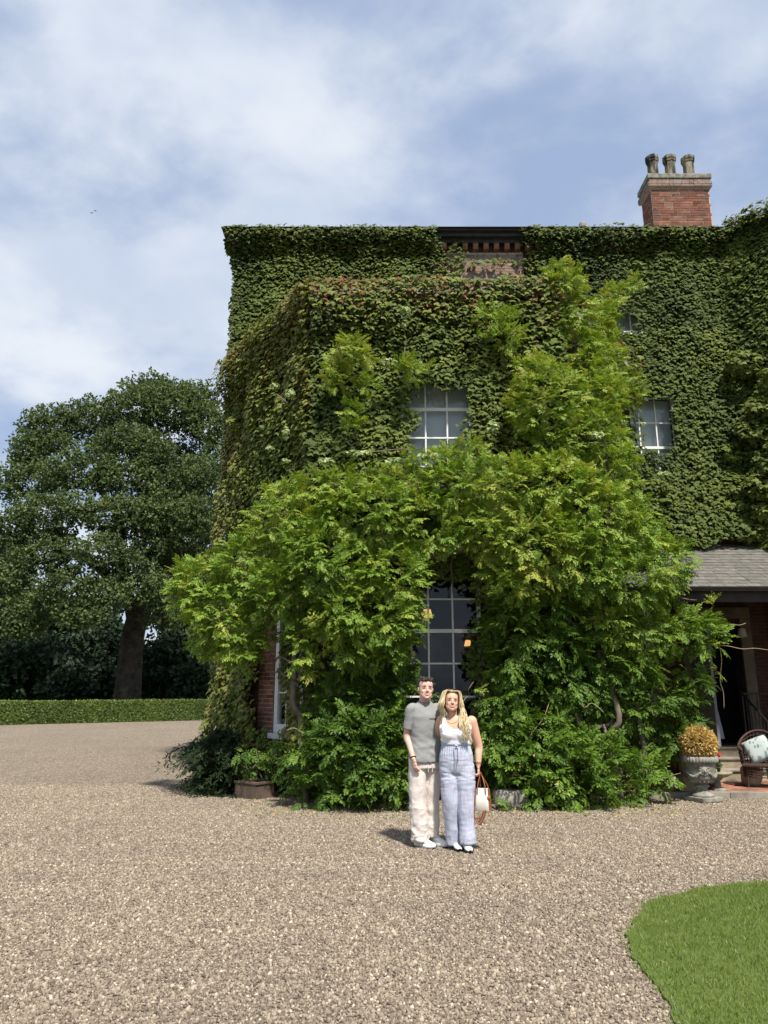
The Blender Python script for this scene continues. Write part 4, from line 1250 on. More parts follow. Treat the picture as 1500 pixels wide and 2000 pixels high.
tipc = [cl(1395, 1262, 12.0, 14, 10), cl(1385, 1215, 12.0, 16, 8), cl(1395, 1178, 11.9, 14, 8), cl(330, 1150, 12.4, 14, 8), cl(630, 1270, 11.3, 18, 12), cl(600, 1310, 11.5, 20, 26), cl(740, 1225, 11.0, 14, 12), cl(1095, 1475, 11.2, 16, 14), cl(930, 1345, 11.5, 12, 12), cl(1405, 1310, 12.1, 12, 12), cl(1385, 1350, 12.2, 14, 16)]
emit_sprays(WIS, 'young_growth', tipc, 60, 54, MATS['wisteria_leaf'], (0.35, 0.55), 0.86, 0.1, templates=[spray(200 + q, 3, 0.25) for q in range(4)])

# ------------------------------------------------------------------ pale leaved climber threaded through the bay ivy
PALE = thing('pale_climber', (0.5, 11.8, 0), 'pale variegated climber threading through the bay ivy around the upper window', 'climber')
pc = [cl(790, 612, 11.68, 22, 16), cl(760, 715, 11.68, 30, 20), cl(540, 760, 12.6, 20, 16), cl(570, 775, 12.2, 20, 22), cl(560, 850, 12.2, 16, 26), cl(530, 880, 12.4, 18, 14), cl(560, 905, 12.2, 22, 12), cl(700, 890, 11.65, 40, 18), cl(640, 905, 11.7, 30, 18), cl(770, 905, 11.55, 30, 18), cl(840, 895, 11.5, 36, 14), cl(910, 875, 11.6, 24, 14), cl(960, 840, 11.7, 24, 24), cl(1160, 855, 11.4, 30, 18), cl(1290, 930, 14.6, 24, 16), cl(790, 640, 11.75, 16, 20), cl(960, 830, 11.7, 16, 14)]
pc = [((c[0], c[1] - 0.16, c[2]), r) for c, r in pc]
Pp, Np, _ = clump_points(pc, 520, 71, 0.2)
n_ = len(Pp)
r_ = np.random.default_rng(72)
Mp = frames(Np * 0.8 + np.array((0, -0.3, 0.6)) + r_.normal(0, 0.4, (n_, 3)), np.array((0, 0, 1.0)) + r_.normal(0, 0.6, (n_, 3)))
emit_leaves(PALE, 'leaf_cover', [Pp, Mp, r_.uniform(0.06, 0.105, n_), np.clip(r_.normal(0.5, 0.2, n_), 0, 1)], IVY_V, IVY_F, MATS['pale_leaf'])
for i, (a, b) in enumerate((((540, 770, 12.5), (700, 885, 11.8)), ((700, 885, 11.75), (910, 880, 11.7)), ((790, 700, 11.8), (790, 610, 11.8)))):
    stem(PALE, at(*a), at(*b), 0.012, 0.008, 90 + i, 0.06, 5, 'stem', 'vine_bark', 5)

# ------------------------------------------------------------------ shrubs at the foot of the bay
def shrub(name, label, clumps, dens, seed, mat, tint, size=(0.5, 0.85), grp='shrubs along the foot of the bay', cat='shrub', **k):
    c = np.mean([c for c, r in clumps], axis=0)
    root = thing(name, (float(c[0]), float(c[1]), 0.0), label, cat, grp)
    emit_sprays(root, 'foliage', clumps, dens, seed, MATS[mat], size, tint, 0.16, **k)
    for q in range(5):
        tgt = Vector(clumps[q % len(clumps)][0])
        stem(root, (c[0] + RNG.uniform(-0.15, 0.15), c[1] + 0.1, 0.0), tgt, 0.018, 0.008, seed * 7 + q, 0.06, 5)
    return root
shrub('leafy_shrub', 'deep green leafy shrub mass left of the couple at the foot of the bay',
      [cl(632, 1490, 11.6, 66, 62), cl(700, 1460, 11.4, 84, 80), cl(670, 1540, 11.25, 84, 44), cl(760, 1510, 11.3, 62, 64), cl(770, 1420, 11.6, 48, 62), cl(655, 1400, 11.8, 52, 48), cl(745, 1550, 11.1, 60, 34), cl(700, 1370, 11.7, 74, 48), cl(612, 1552, 11.3, 36, 30), cl(800, 1400, 11.7, 36, 70), cl(790, 1340, 11.7, 40, 40)], 60, 61, 'wisteria_leaf', 0.37)
shrub('leafy_shrub', 'yellow flecked leafy shrub right of the couple below the window',
      [cl(1060, 1450, 11.5, 72, 62), cl(1020, 1500, 11.45, 62, 56), cl(1110, 1500, 11.35, 84, 56), cl(1075, 1550, 11.2, 62, 30), cl(1160, 1550, 11.25, 72, 32), cl(1090, 1410, 11.6, 58, 36), cl(970, 1480, 11.55, 36, 36), cl(1170, 1480, 11.6, 50, 40)], 60, 62, 'wisteria_leaf', 0.48)
shrub('leafy_shrub', 'low spreading green shrub beside the terrace edge near the urn',
      [cl(1250, 1510, 11.9, 60, 32), cl(1280, 1500, 11.8, 34, 22), cl(1215, 1545, 11.6, 50, 28)], 60, 63, 'wisteria_leaf', 0.50)
shrub('low_weed', 'small ground creeper in front of the stone block beside the handbag',
      [cl(965, 1575, 11.1, 18, 16), cl(1000, 1590, 10.9, 12, 10)], 50, 64, 'wisteria_leaf', 0.55, (0.35, 0.6), 'shrubs along the foot of the bay', 'weed')
shrub('low_weed', 'low green creeper spilling onto the gravel just left of the man',
      [cl(780, 1575, 11.0, 30, 16), cl(730, 1582, 10.95, 24, 10)], 50, 67, 'wisteria_leaf', 0.55, (0.35, 0.6), 'shrubs along the foot of the bay', 'weed')
TROUGH_C = at(497, 1527, 11.9)
shrub('potted_shrub', 'leafy green shrub growing in the low clay trough left of the bay',
      [cl(500, 1465, 12.45, 42, 28), cl(535, 1475, 12.35, 34, 26), cl(480, 1478, 12.45, 34, 20)], 44, 65, 'wisteria_leaf', 0.34, (0.5, 0.85), 'shrubs along the foot of the bay', 'shrub')
def leaf_litter():
    rng = np.random.default_rng(66)
    n = 700
    u = rng.uniform(470, 1330, n); v = rng.normal(1588, 9, n) - 12 * np.abs((u - 900) / 430) ** 2 * rng.random(n)
    G_ = [ground(a, b, 0.016) for a, b in zip(u, v)]
    P = np.array([tuple(g) for g in G_])
    M = frames(np.array((0, 0, 1.0)) + rng.normal(0, 0.35, (n, 3)), rng.normal(0, 1, (n, 3)))
    V, Fi = scatter(RH_V, RH_F, P, M, rng.uniform(0.03, 0.065, n))
    tn = np.where(rng.random(n) < 0.75, rng.uniform(0.9, 1.0, n), rng.uniform(0.4, 0.8, n))
    tag(link('leaf_litter', np_mesh('leaf_litter', V, Fi, 3, MATS['wisteria_leaf'], tint=np.repeat(tn, 4))), 'fallen brown and yellow leaves along the foot of the shrubs', 'leaf litter', kind='stuff')
leaf_litter()
# arching dark conifer at the left corner
ARCH = thing('arching_shrub', (-2.6, 12.6, 0), 'dark arching shrub with drooping needle sprays at the left corner', 'shrub', 'shrubs along the foot of the bay')
def arching():
    rng = np.random.default_rng(81)
    ps, ys, zs, ss, ts = [], [], [], [], []
    b0 = np.array(at(462, 1480, 13.2)); b0[2] = 0.0
    mb = MB()
    for i in range(420):
        az = rng.uniform(math.radians(95), math.radians(285))   # outward: left and towards the viewer
        tall = rng.random() < 0.6
        el = rng.uniform(0.85, 1.42) if tall else rng.uniform(0.3, 0.9)
        Ls = rng.uniform(1.2, 2.5) if tall else rng.uniform(0.6, 1.4)
        d = np.array((math.cos(az) * math.cos(el) * 0.92, math.sin(az) * math.cos(el) * 0.8, math.sin(el)))
        pts = []
        for s_ in np.linspace(0, 1, 9):
            p = b0 + d * Ls * s_ + np.array((0, 0, -0.66 * Ls * s_ * s_ * (1.0 if tall else 0.8))) + np.array((rng.uniform(-.1, .1) * 0, 0, 0.12))
            p[2] = max(p[2], 0.03)
            pts.append(p)
        if i % 3 == 0:
            mb.tube([tuple(p) for p in pts], [0.008 * (1 - 0.09 * k) for k in range(9)], 4)
        for k in range(1, 9):
            tang = pts[k] - pts[k - 1]; tang /= max(np.linalg.norm(tang), 1e-6)
            for q in range(7):
                ps.append(pts[k - 1] + (pts[k] - pts[k - 1]) * rng.random() + rng.normal(0, 0.012, 3))
                ys.append(tang * 0.8 + rng.normal(0, 0.55, 3)); zs.append(np.array((0, -0.3, 1.0)) + rng.normal(0, 0.4, 3))
                ss.append(rng.uniform(0.05, 0.10)); ts.append(rng.normal(0.45, 0.18))
    P = np.array(ps); Y = unit(np.array(ys)); Z = np.array(zs)
    X = unit(np.cross(Y, Z)); M = np.stack([X, Y, np.cross(X, Y)], 2)
    V, Fi = scatter(RH_V * np.array([0.55, 1, 1]), RH_F, P, M, np.array(ss))
    me = np_mesh('foliage', V - np.array(ORG[ARCH]), Fi, 3, MATS['shrub_dark_leaf'], tint=np.repeat(np.clip(ts, 0, 1), 4))
    o = link('foliage', me, ARCH); o['kind'] = 'stuff'
    mb.build('branches', MATS['bark'], ARCH)
arching()

# ------------------------------------------------------------------ hedge
HDG = thing('clipped_hedge', tuple((HEDGE_A + HEDGE_B) / 2), 'long low clipped green hedge at the far edge of the gravel', 'hedge')
def hedge():
    rng = np.random.default_rng(91)
    d = (HEDGE_B - HEDGE_A); L = d.length; d /= L
    nrm = Vector((d.y, -d.x, 0))
    if nrm.y > 0: nrm = -nrm
    Hh, Tt = 1.17, 1.1
    mb = MB()
    mb.bar(tuple(HEDGE_A + Vector((0, 0, Hh / 2 - 0.04)) - nrm * Tt / 2), tuple(HEDGE_B + Vector((0, 0, Hh / 2 - 0.04)) - nrm * Tt / 2), Tt - 0.12, Hh - 0.12)
    mb.build('twig_core', MATS['dark_timber'], HDG)
    n1, n2 = 36000, 16000
    s = rng.uniform(0, L, n1 + n2)
    P = np.zeros((n1 + n2, 3)); Nn = np.zeros((n1 + n2, 3))
    zf = rng.uniform(0.0, Hh, n1)
    A, D, NN = np.array(HEDGE_A), np.array(d), np.array(nrm)
    bulge = 0.05 * (fbm(np.stack([s * 1.2, np.concatenate([zf, np.zeros(n2)]) * 2, s * 0], 1), 3))
    P[:n1] = A + s[:n1, None] * D + zf[:, None] * np.array((0, 0, 1)) + (bulge[:n1, None] + rng.uniform(-0.06, 0.02, (n1, 1))) * NN
    Nn[:n1] = NN
    w = rng.uniform(0, Tt, n2)
    P[n1:] = A + s[n1:, None] * D - w[:, None] * NN + (Hh + bulge[n1:, None] + rng.uniform(-0.04, 0.03, (n2, 1))) * np.array((0, 0, 1))
    Nn[n1:] = (0, 0, 1)
    n = n1 + n2
    M = frames(Nn + rng.normal(0, 0.55, (n, 3)), rng.normal(0, 1, (n, 3)))
    tn = np.clip(0.42 + rng.normal(0, 0.16, n) + (fbm(P * 0.8, 3) - 0.5) * 0.5, 0, 1)
    tn[n1:] += 0.28  # top leaves tinted lighter to paint in sunlight on the upper face
    P[:, 2] += 0.05 * (fbm(np.stack([s * 0.5, s * 0, s * 0 + 2], 1), 3) - 0.5) * np.clip(P[:, 2], 0, 1)
    V, Fi = scatter(RH_V, RH_F, P, M, rng.uniform(0.07, 0.13, n))
    me = np_mesh('leaf_cover', V - np.array(ORG[HDG]), Fi, 3, MATS['hedge_leaf'], tint=np.repeat(np.clip(tn, 0, 1), 4))
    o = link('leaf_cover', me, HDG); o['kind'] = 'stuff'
hedge()

# ------------------------------------------------------------------ trees
CLM = 0.0
CL_RNG = np.random.default_rng(5)
def leaf_tuft(seed, k=6, spread=0.7):
    rng = np.random.default_rng(seed)
    Vs, Fs = [], []
    for i in range(k):
        D = unit(rng.normal(size=(1, 3)))[0]
        Z = unit(rng.normal(size=(1, 3)) + np.array([(0, 0, 0.8)]))
        M = frames(Z, rng.normal(size=(1, 3)))[0]
        Vs.append((RH_V * np.array([1.15, 1, 1])) @ M.T + D * spread * rng.random() ** 0.5); Fs.append(RH_F + 4 * i)
    return np.concatenate(Vs), np.concatenate(Fs)
TUFTS = [leaf_tuft(s) for s in range(6)]
def crown(root, clumps, per_m2, seed, mat, size, tint=0.5, gap=0.42, back=1.0, shell=0.42):
    rng = np.random.default_rng(seed)
    Ps, Ns = [], []
    for i, (c, r) in enumerate(clumps):
        a, b, cc = r
        area = 4 * math.pi * (((a * b) ** 1.6 + (a * cc) ** 1.6 + (b * cc) ** 1.6) / 3) ** (1 / 1.6)
        n = int(area * per_m2)
        D = unit(rng.normal(size=(n, 3)))
        lump = 0.72 + 0.62 * fbm(D * 2.3 + i * 3.7, 4)
        P = np.array(c) + D * np.array(r) * lump[:, None] * (1 - shell * rng.random(n)[:, None])
        g = fbm(P * (1.6 / max(0.6, min(r) * 0.55)), 3)
        k = g > gap
        k &= (D[:, 1] < 0.3) | (rng.random(n) < back)
        Ps.append(P[k]); Ns.append(D[k])
    P, N = np.concatenate(Ps), np.concatenate(Ns)
    n = len(P)
    which = rng.integers(0, len(TUFTS), n)
    Vs, Fs, Ts, k = [], [], [], 0
    tn = tint + rng.normal(0, 0.1, n) + 0.12 * N[:, 2] + (fbm(P * 0.5 + seed, 3) - 0.5) * 0.6
    for q, (Tv, Tf) in enumerate(TUFTS):
        m = which == q
        M = rand_rot(int(m.sum()), rng)
        V, Fi = scatter(Tv, Tf, P[m], M, rng.uniform(size[0], size[1], int(m.sum())))
        Vs.append(V); Fs.append(Fi + k); k += len(V)
        Ts.append(np.repeat(np.clip(np.repeat(tn[m], len(Tv) // 4) + rng.normal(0, 0.08, m.sum() * (len(Tv) // 4)), 0, 1), 4))
    me = np_mesh('crown', np.concatenate(Vs) - np.array(ORG[root]), np.concatenate(Fs), 3, mat, tint=np.concatenate(Ts))
    o = link('crown', me, root); o['kind'] = 'stuff'
    return o
TY = 50.0
tb = at(245, 1380, TY)
OAK = thing('oak_tree', (tb.x, TY, -0.05), 'broad old oak with a leaning grey trunk beyond the hedge', 'tree', 'trees beyond the hedge')
oak_cl = [cl(345, 800, TY, 74, 58), cl(268, 795, TY - 1, 72, 52), cl(405, 830, TY, 58, 52), cl(175, 820, TY, 66, 46), cl(95, 835, TY, 60, 46), cl(60, 880, TY - 1, 44, 40), cl(300, 760, TY + 1, 62, 34), cl(385, 775, TY + 1, 44, 34),
          cl(60, 940, TY - 1, 76, 54), cl(160, 920, TY - 3, 86, 50), cl(250, 935, TY - 3, 80, 46), cl(330, 900, TY + 2, 76, 46), cl(420, 905, TY, 46, 54), cl(100, 1000, TY - 4, 90, 44), cl(215, 1000, TY - 4, 80, 38), cl(20, 1040, TY - 3, 66, 50), cl(310, 985, TY, 54, 40), cl(400, 1000, TY, 54, 56),
          cl(90, 1080, TY - 4, 84, 40), cl(200, 1080, TY - 5, 66, 40), cl(20, 1130, TY - 4, 60, 40), cl(140, 1150, TY - 5, 84, 40), cl(225, 1160, TY - 5, 44, 38), cl(60, 1190, TY - 4, 66, 38), cl(400, 1100, TY + 1, 58, 50), cl(330, 1070, TY + 3, 40, 36), cl(160, 1200, TY - 5, 60, 32), cl(395, 1180, TY + 2, 50, 46), cl(40, 1225, TY - 4, 54, 26), cl(330, 960, TY - 3, 66, 50), cl(380, 930, TY - 3, 56, 46), cl(300, 1060, TY - 3, 56, 50), cl(370, 1050, TY - 3, 60, 46), cl(290, 880, TY - 3, 60, 40), cl(250, 860, TY - 3, 60, 36), cl(400, 1130, TY - 2, 50, 40), cl(260, 1110, TY - 4, 50, 40), cl(350, 1130, TY - 2, 36, 30), cl(300, 1150, TY - 4, 44, 40), cl(320, 1200, TY - 3, 44, 34), cl(280, 1010, TY - 4, 60, 44), cl(370, 1000, TY - 4, 54, 40), cl(110, 868, TY - 1, 44, 26), cl(205, 872, TY - 1, 46, 24), cl(110, 1048, TY - 3, 50, 22), cl(215, 1042, TY - 3, 40, 22), cl(120, 1118, TY - 3, 44, 20)]
crown(OAK, oak_cl, 20.0, 111, MATS['oak_leaf'], (0.15, 0.26), 0.52, 0.30, 0.6, 0.6)
def limb(root, pts, rad, name='limb', sides=10):
    P = []
    for i in range(len(pts) - 1):
        p0, p1, p2, p3 = (Vector(pts[max(i - 1, 0)]), Vector(pts[i]), Vector(pts[i + 1]), Vector(pts[min(i + 2, len(pts) - 1)]))
        for s_ in range(5):
            q = s_ / 5
            P.append((0.5 * ((2 * p1) + (p2 - p0) * q + (2 * p0 - 5 * p1 + 4 * p2 - p3) * q * q + (3 * p1 - p0 - 3 * p2 + p3) * q ** 3), rad[i] + (rad[i + 1] - rad[i]) * q))
    P.append((Vector(pts[-1]), rad[-1]))
    return MB().tube([p for p, r in P], [r for p, r in P], sides).build(name, MATS['bark'], root, smooth=True)
tb.z = -0.05
limb(OAK, [tb + Vector((0.1, 0, 0)), at(252, 1320, TY), at(262, 1230, TY), at(290, 1160, TY)], [0.98, 0.82, 0.74, 0.66], 'trunk', 14)
limb(OAK, [at(285, 1175, TY), at(322, 1100, TY), at(345, 1030, TY), at(350, 960, TY), at(365, 890, TY)], [0.72, 0.60, 0.5, 0.42, 0.22])
limb(OAK, [at(345, 1030, TY), at(385, 960, TY), at(405, 905, TY)], [0.4, 0.3, 0.18])
limb(OAK, [at(352, 950, TY), at(320, 890, TY), at(300, 840, TY), at(280, 800, TY)], [0.36, 0.28, 0.2, 0.1])
limb(OAK, [at(270, 1200, TY), at(215, 1130, TY - 2), at(165, 1090, TY - 3), at(110, 1075, TY - 4)], [0.5, 0.34, 0.25, 0.12])
limb(OAK, [at(262, 1225, TY), at(240, 1100, TY - 2), at(225, 1000, TY - 3), at(170, 930, TY - 2)], [0.45, 0.33, 0.22, 0.1])
limb(OAK, [at(320, 1100, TY), at(370, 1090, TY), at(405, 1060, TY)], [0.3, 0.22, 0.1])
limb(OAK, [at(215, 1130, TY - 2), at(150, 1150, TY - 3), at(80, 1180, TY - 4)], [0.25, 0.2, 0.1])
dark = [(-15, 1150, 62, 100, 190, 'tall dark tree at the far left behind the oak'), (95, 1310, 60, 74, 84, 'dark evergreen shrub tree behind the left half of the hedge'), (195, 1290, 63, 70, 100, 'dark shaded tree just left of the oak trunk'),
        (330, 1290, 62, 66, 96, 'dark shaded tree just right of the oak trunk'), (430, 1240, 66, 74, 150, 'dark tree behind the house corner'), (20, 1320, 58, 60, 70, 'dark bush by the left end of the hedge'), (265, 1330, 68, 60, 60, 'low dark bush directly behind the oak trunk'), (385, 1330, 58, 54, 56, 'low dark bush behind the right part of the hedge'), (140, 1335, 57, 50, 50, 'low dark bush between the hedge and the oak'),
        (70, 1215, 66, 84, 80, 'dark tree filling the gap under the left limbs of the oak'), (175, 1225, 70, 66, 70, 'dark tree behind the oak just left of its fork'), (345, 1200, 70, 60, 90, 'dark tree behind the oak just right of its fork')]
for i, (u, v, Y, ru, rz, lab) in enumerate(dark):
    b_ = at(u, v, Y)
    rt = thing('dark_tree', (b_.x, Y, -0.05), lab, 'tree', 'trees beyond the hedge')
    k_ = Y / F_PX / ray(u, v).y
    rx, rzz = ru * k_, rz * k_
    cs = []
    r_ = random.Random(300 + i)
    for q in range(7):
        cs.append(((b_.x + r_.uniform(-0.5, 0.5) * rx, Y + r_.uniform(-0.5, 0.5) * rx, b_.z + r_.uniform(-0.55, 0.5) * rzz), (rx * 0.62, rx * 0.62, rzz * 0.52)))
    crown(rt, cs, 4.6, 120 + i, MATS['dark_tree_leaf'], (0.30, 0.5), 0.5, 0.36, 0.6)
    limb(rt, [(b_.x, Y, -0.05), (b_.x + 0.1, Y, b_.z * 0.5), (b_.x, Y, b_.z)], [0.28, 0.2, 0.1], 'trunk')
far_c = [((x_, 95 + (i % 3) * 5, 3.6 + 1.2 * math.sin(i * 2.1)), (5.2, 4, 4.6 + math.sin(i * 1.3))) for i, x_ in enumerate(range(-60, 70, 6))]
FARW = thing('distant_wood', (0, 95, -0.05), 'distant dark wood closing the view below the trees', 'wood')
FARW['kind'] = 'stuff'
crown(FARW, far_c, 1.0, 140, MATS['dark_tree_leaf'], (0.8, 1.4), 0.6, 0.25, 0.2)
# ================================================================== things on and around the terrace
plain('urn_stone', (0.23, 0.22, 0.185), 0.92, 0.12, var=0.45, scale=9, bump=0.6, bscale=40, bdist=0.012)
plain('red_petal', (0.62, 0.03, 0.03), 0.6, 0.3, var=0.3, scale=30, bump=0.0)
plain('white_petal', (0.75, 0.74, 0.70), 0.7, 0.2, var=0.1, scale=30, bump=0.0)
plain('wicker', (0.05, 0.025, 0.018), 0.6, 0.35, var=0.4, scale=30, bump=0.5, bscale=120)
plain('clay', (0.105, 0.078, 0.06), 0.9, 0.15, var=0.35, scale=6, bump=0.4)
plain('rough_rock', (0.30, 0.28, 0.24), 0.95, 0.1, var=0.4, scale=6, bump=0.8, bscale=22, bdist=0.03)
foliage('geranium_leaf', [(0.0, (0.02, 0.05, 0.015)), (1.0, (0.06, 0.11, 0.03))], 0.25)
t = NT('cushion_cloth')
v = t.coord('Object')
vo = t.node('ShaderNodeTexVoronoi', {'Vector': t.node('ShaderNodeMapping', {'Vector': v, 'Scale': (1.0, 1.0, 0.55), 'Rotation': (0, 0.6, 0.3)}).outputs[0], 'Scale': 17.0}).outputs['Distance']
t.end(t.bsdf(t.ramp(vo, [(0.30, (0.16, 0.25, 0.23)), (0.42, (0.42, 0.46, 0.43))]), 0.9))
t = NT('lamp_glow')
t.end(t.node('ShaderNodeEmission', {'Color': (1.0, 0.50, 0.16), 'Strength': 0.75}).outputs[0])
plain('brass', (0.45, 0.28, 0.09), 0.35, 0.5, 0.8, bump=0)
plain('lamp_cloth', (0.40, 0.36, 0.29), 0.9, 0.1, var=0.05, bump=0)
plain('painting_dark', (0.012, 0.014, 0.022), 0.35, 0.4, var=0.5, scale=3, bump=0)

UC = ground(1374, 1566); UC.z = 0.012
URN = thing('stone_urn', tuple(UC), 'weathered grey stone urn on a square foot at the terrace corner', 'urn')
M30 = math.radians(24)
bevelled(MB().box(UC + Vector((0, 0, 0.035)), (0.40, 0.40, 0.07), M30).build('plinth', MATS['urn_stone'], URN), 0.012)
MB().lathe(UC, [(0.175, 0.071), (0.165, 0.10), (0.12, 0.13), (0.085, 0.16), (0.078, 0.19), (0.105, 0.205), (0.11, 0.225), (0.085, 0.24), (0.09, 0.262)], 28).build('foot', MATS['urn_stone'], URN, True)
MB().lathe(UC, [(0.09, 0.255), (0.15, 0.275), (0.195, 0.315), (0.213, 0.37), (0.205, 0.41), (0.213, 0.45), (0.225, 0.53), (0.235, 0.56)], 36, False).build('bowl', MATS['urn_stone'], URN, True)
mb = MB()
for k in range(36):
    a = 2 * math.pi * k / 36
    mb.ell(UC + Vector((0.247 * math.cos(a), 0.247 * math.sin(a), 0.605)), (0.030, 0.030, 0.052), 8, 6)
mb.lathe(UC, [(0.22, 0.55), (0.262, 0.572), (0.272, 0.605), (0.262, 0.64), (0.225, 0.655), (0.20, 0.64), (0.20, 0.60), (0.03, 0.59)], 36, False)
MB.build(mb, 'rim', MATS['urn_stone'], URN, True)
fd = Vector((-0.12, -1.0, 0)).normalized()
fs = Vector((-fd.y, fd.x, 0))
mb = MB()
fc = UC + fd * 0.212 + Vector((0, 0, 0.465))
mb.ell(fc, (0.06, 0.03, 0.07)); mb.ell(fc + fd * 0.03 + Vector((0, 0, -0.01)), (0.018, 0.02, 0.028), 8, 6)
for k in range(12):
    a = 2 * math.pi * k / 12
    mb.ell(fc + fs * 0.062 * math.cos(a) + Vector((0, 0, 0.07 * math.sin(a))), (0.02, 0.02, 0.02), 8, 6)
for s_ in (-1, 1):
    mb.ell(fc + fs * 0.024 * s_ + fd * 0.022 + Vector((0, 0, 0.018)), (0.012, 0.012, 0.010), 8, 6)
mb.build('mask_relief', MATS['urn_stone'], URN, True)
mb = MB()
for q in range(4):
    a0_ = math.atan2(fd.y, fd.x) + q * math.pi / 2
    pts = []
    for k in range(11):
        f_ = k / 10
        a = a0_ + 0.18 + f_ * (math.pi / 2 - 0.36)
        rr_ = 0.215 if 0.2 < f_ < 0.8 else 0.222
        pts.append(UC + Vector((rr_ * math.cos(a), rr_ * math.sin(a), 0.46 - 0.10 * math.sin(math.pi * f_))))
    mb.tube(pts, [0.012 + 0.014 * math.sin(math.pi * k / 10) for k in range(11)], 7)
    for k in range(1, 10, 2):
        mb.ell(pts[k] + Vector((0, 0, -0.012)), (0.024, 0.024, 0.02), 7, 5)
for k in range(18):
    a = 2 * math.pi * k / 18
    mb.ell(UC + Vector((0.165 * math.cos(a), 0.165 * math.sin(a), 0.31)), (0.028, 0.028, 0.045), 7, 5)
mb.build('garland_relief', MATS['urn_stone'], URN, True)
def leaf_ball(root, name, c, r, n, mat, size, seed, tmean=0.5, jag=0.16, asp=(1, 1, 0.92)):
    rng = np.random.default_rng(seed)
    D = unit(rng.normal(size=(n, 3)))
    P = np.array(c) + D * np.array(asp) * r * (1 - jag * rng.random(n)[:, None] + 0.05 * rng.normal(size=(n, 1)))
    Y = unit(D + rng.normal(0, 0.5, (n, 3)))
    Z = rng.normal(0, 1, (n, 3)) + np.array((0, 0, 0.6))
    X = unit(np.cross(Y, Z)); M = np.stack([X, Y, np.cross(X, Y)], 2)
    V, Fi = scatter(RH_V, RH_F, P, M, rng.uniform(size[0], size[1], n))
    me = np_mesh(name, V - np.array(ORG[root]), Fi, 3, MATS[mat], tint=np.repeat(np.clip(rng.normal(tmean, 0.22, n), 0, 1), 4))
    o = link(name, me, root); o['kind'] = 'stuff'
    return o
BALL = thing('box_ball', tuple(UC + Vector((0, 0, 0.62))), 'clipped ball of dry golden box leaves growing in the urn', 'topiary')
leaf_ball(BALL, 'foliage', UC + Vector((0, 0, 0.845)), 0.262, 5200, 'dry_box_leaf', (0.028, 0.052), 5)
MB().tube([UC + Vector((0, 0, 0.58)), UC + Vector((0.01, 0, 0.72)), UC + Vector((0, 0, 0.9))], [0.02, 0.017, 0.01], 6).build('stem', MATS['vine_bark'], BALL)
FLW = thing('white_flower_plant', tuple(at(1386, 1470, 12.7) - Vector((0, 0, 0.1))), 'small white flowers showing behind the golden box ball', 'flowers')
mb = MB(); ms = MB()
rf = random.Random(8)
fb = ORG[FLW]
for k in range(26):
    p = at(rf.gauss(1378, 7), rf.gauss(1440, 14), 12.7 + rf.uniform(-0.06, 0.06))
    mb.ell(p, (0.014, 0.010, 0.014), 6, 4)
    ms.tube([fb + Vector((rf.uniform(-0.02, 0.02), 0, 0)), fb.lerp(p, 0.5) + Vector((rf.uniform(-0.02, 0.02), 0, 0)), p], 0.003, 4)
mb.build('blossom', MATS['white_petal'], FLW); ms.build('stem', MATS['geranium_leaf'], FLW)
MB().lathe(fb - Vector((0, 0, fb.z - 0.08)), [(0.09, 0), (0.12, fb.z - 0.14), (0.135, fb.z - 0.10), (0.13, fb.z - 0.06), (0.08, fb.z - 0.07)], 18).build('pot', MATS['clay'], FLW, True)
# shallow stone dish with red geraniums
DC = at(1399, 1510, 12.62); DC.z = 0.078
dz_ = at(1399, 1507, 12.62).z - DC.z
DISH = thing('stone_dish', tuple(DC), 'shallow pale stone dish on a stem planted with red geraniums', 'planter')
MB().lathe(DC, [(0.13, 0), (0.125, 0.04), (0.06, 0.07), (0.05, dz_ - 0.14), (0.10, dz_ - 0.09)], 24).build('pedestal', MATS['urn_stone'], DISH, True)
MB().lathe(DC, [(0.05, dz_ - 0.10), (0.16, dz_ - 0.075), (0.235, dz_ - 0.03), (0.245, dz_), (0.22, dz_ + 0.012), (0.20, dz_ - 0.01), (0.02, dz_ - 0.03)], 30).build('bowl', MATS['warm_stone'], DISH, True)
GER = thing('geranium', tuple(DC + Vector((-0.03, 0, dz_ - 0.02))), 'red geranium flowering in the shallow stone dish', 'flowers')
gc = DC + Vector((-0.04, -0.02, dz_))
leaf_ball(GER, 'foliage', gc + Vector((0, 0, 0.10)), 0.12, 420, 'geranium_leaf', (0.03, 0.055), 6, asp=(1, 0.9, 0.95), jag=0.6)
for k, (u_, v_) in enumerate(((1405, 1474), (1395, 1481), (1393, 1489), (1399, 1484))):
    p = at(u_, v_, 12.55)
    mb = MB()
    for q in range(16):
        mb.ell(p + Vector((rf.gauss(0, 0.014), rf.gauss(0, 0.012), rf.gauss(0, 0.012))), (0.012, 0.010, 0.010), 6, 4)
    mb.tube([gc, p], 0.004, 4)
    mb.build('flower_head', MATS['red_petal'], GER)

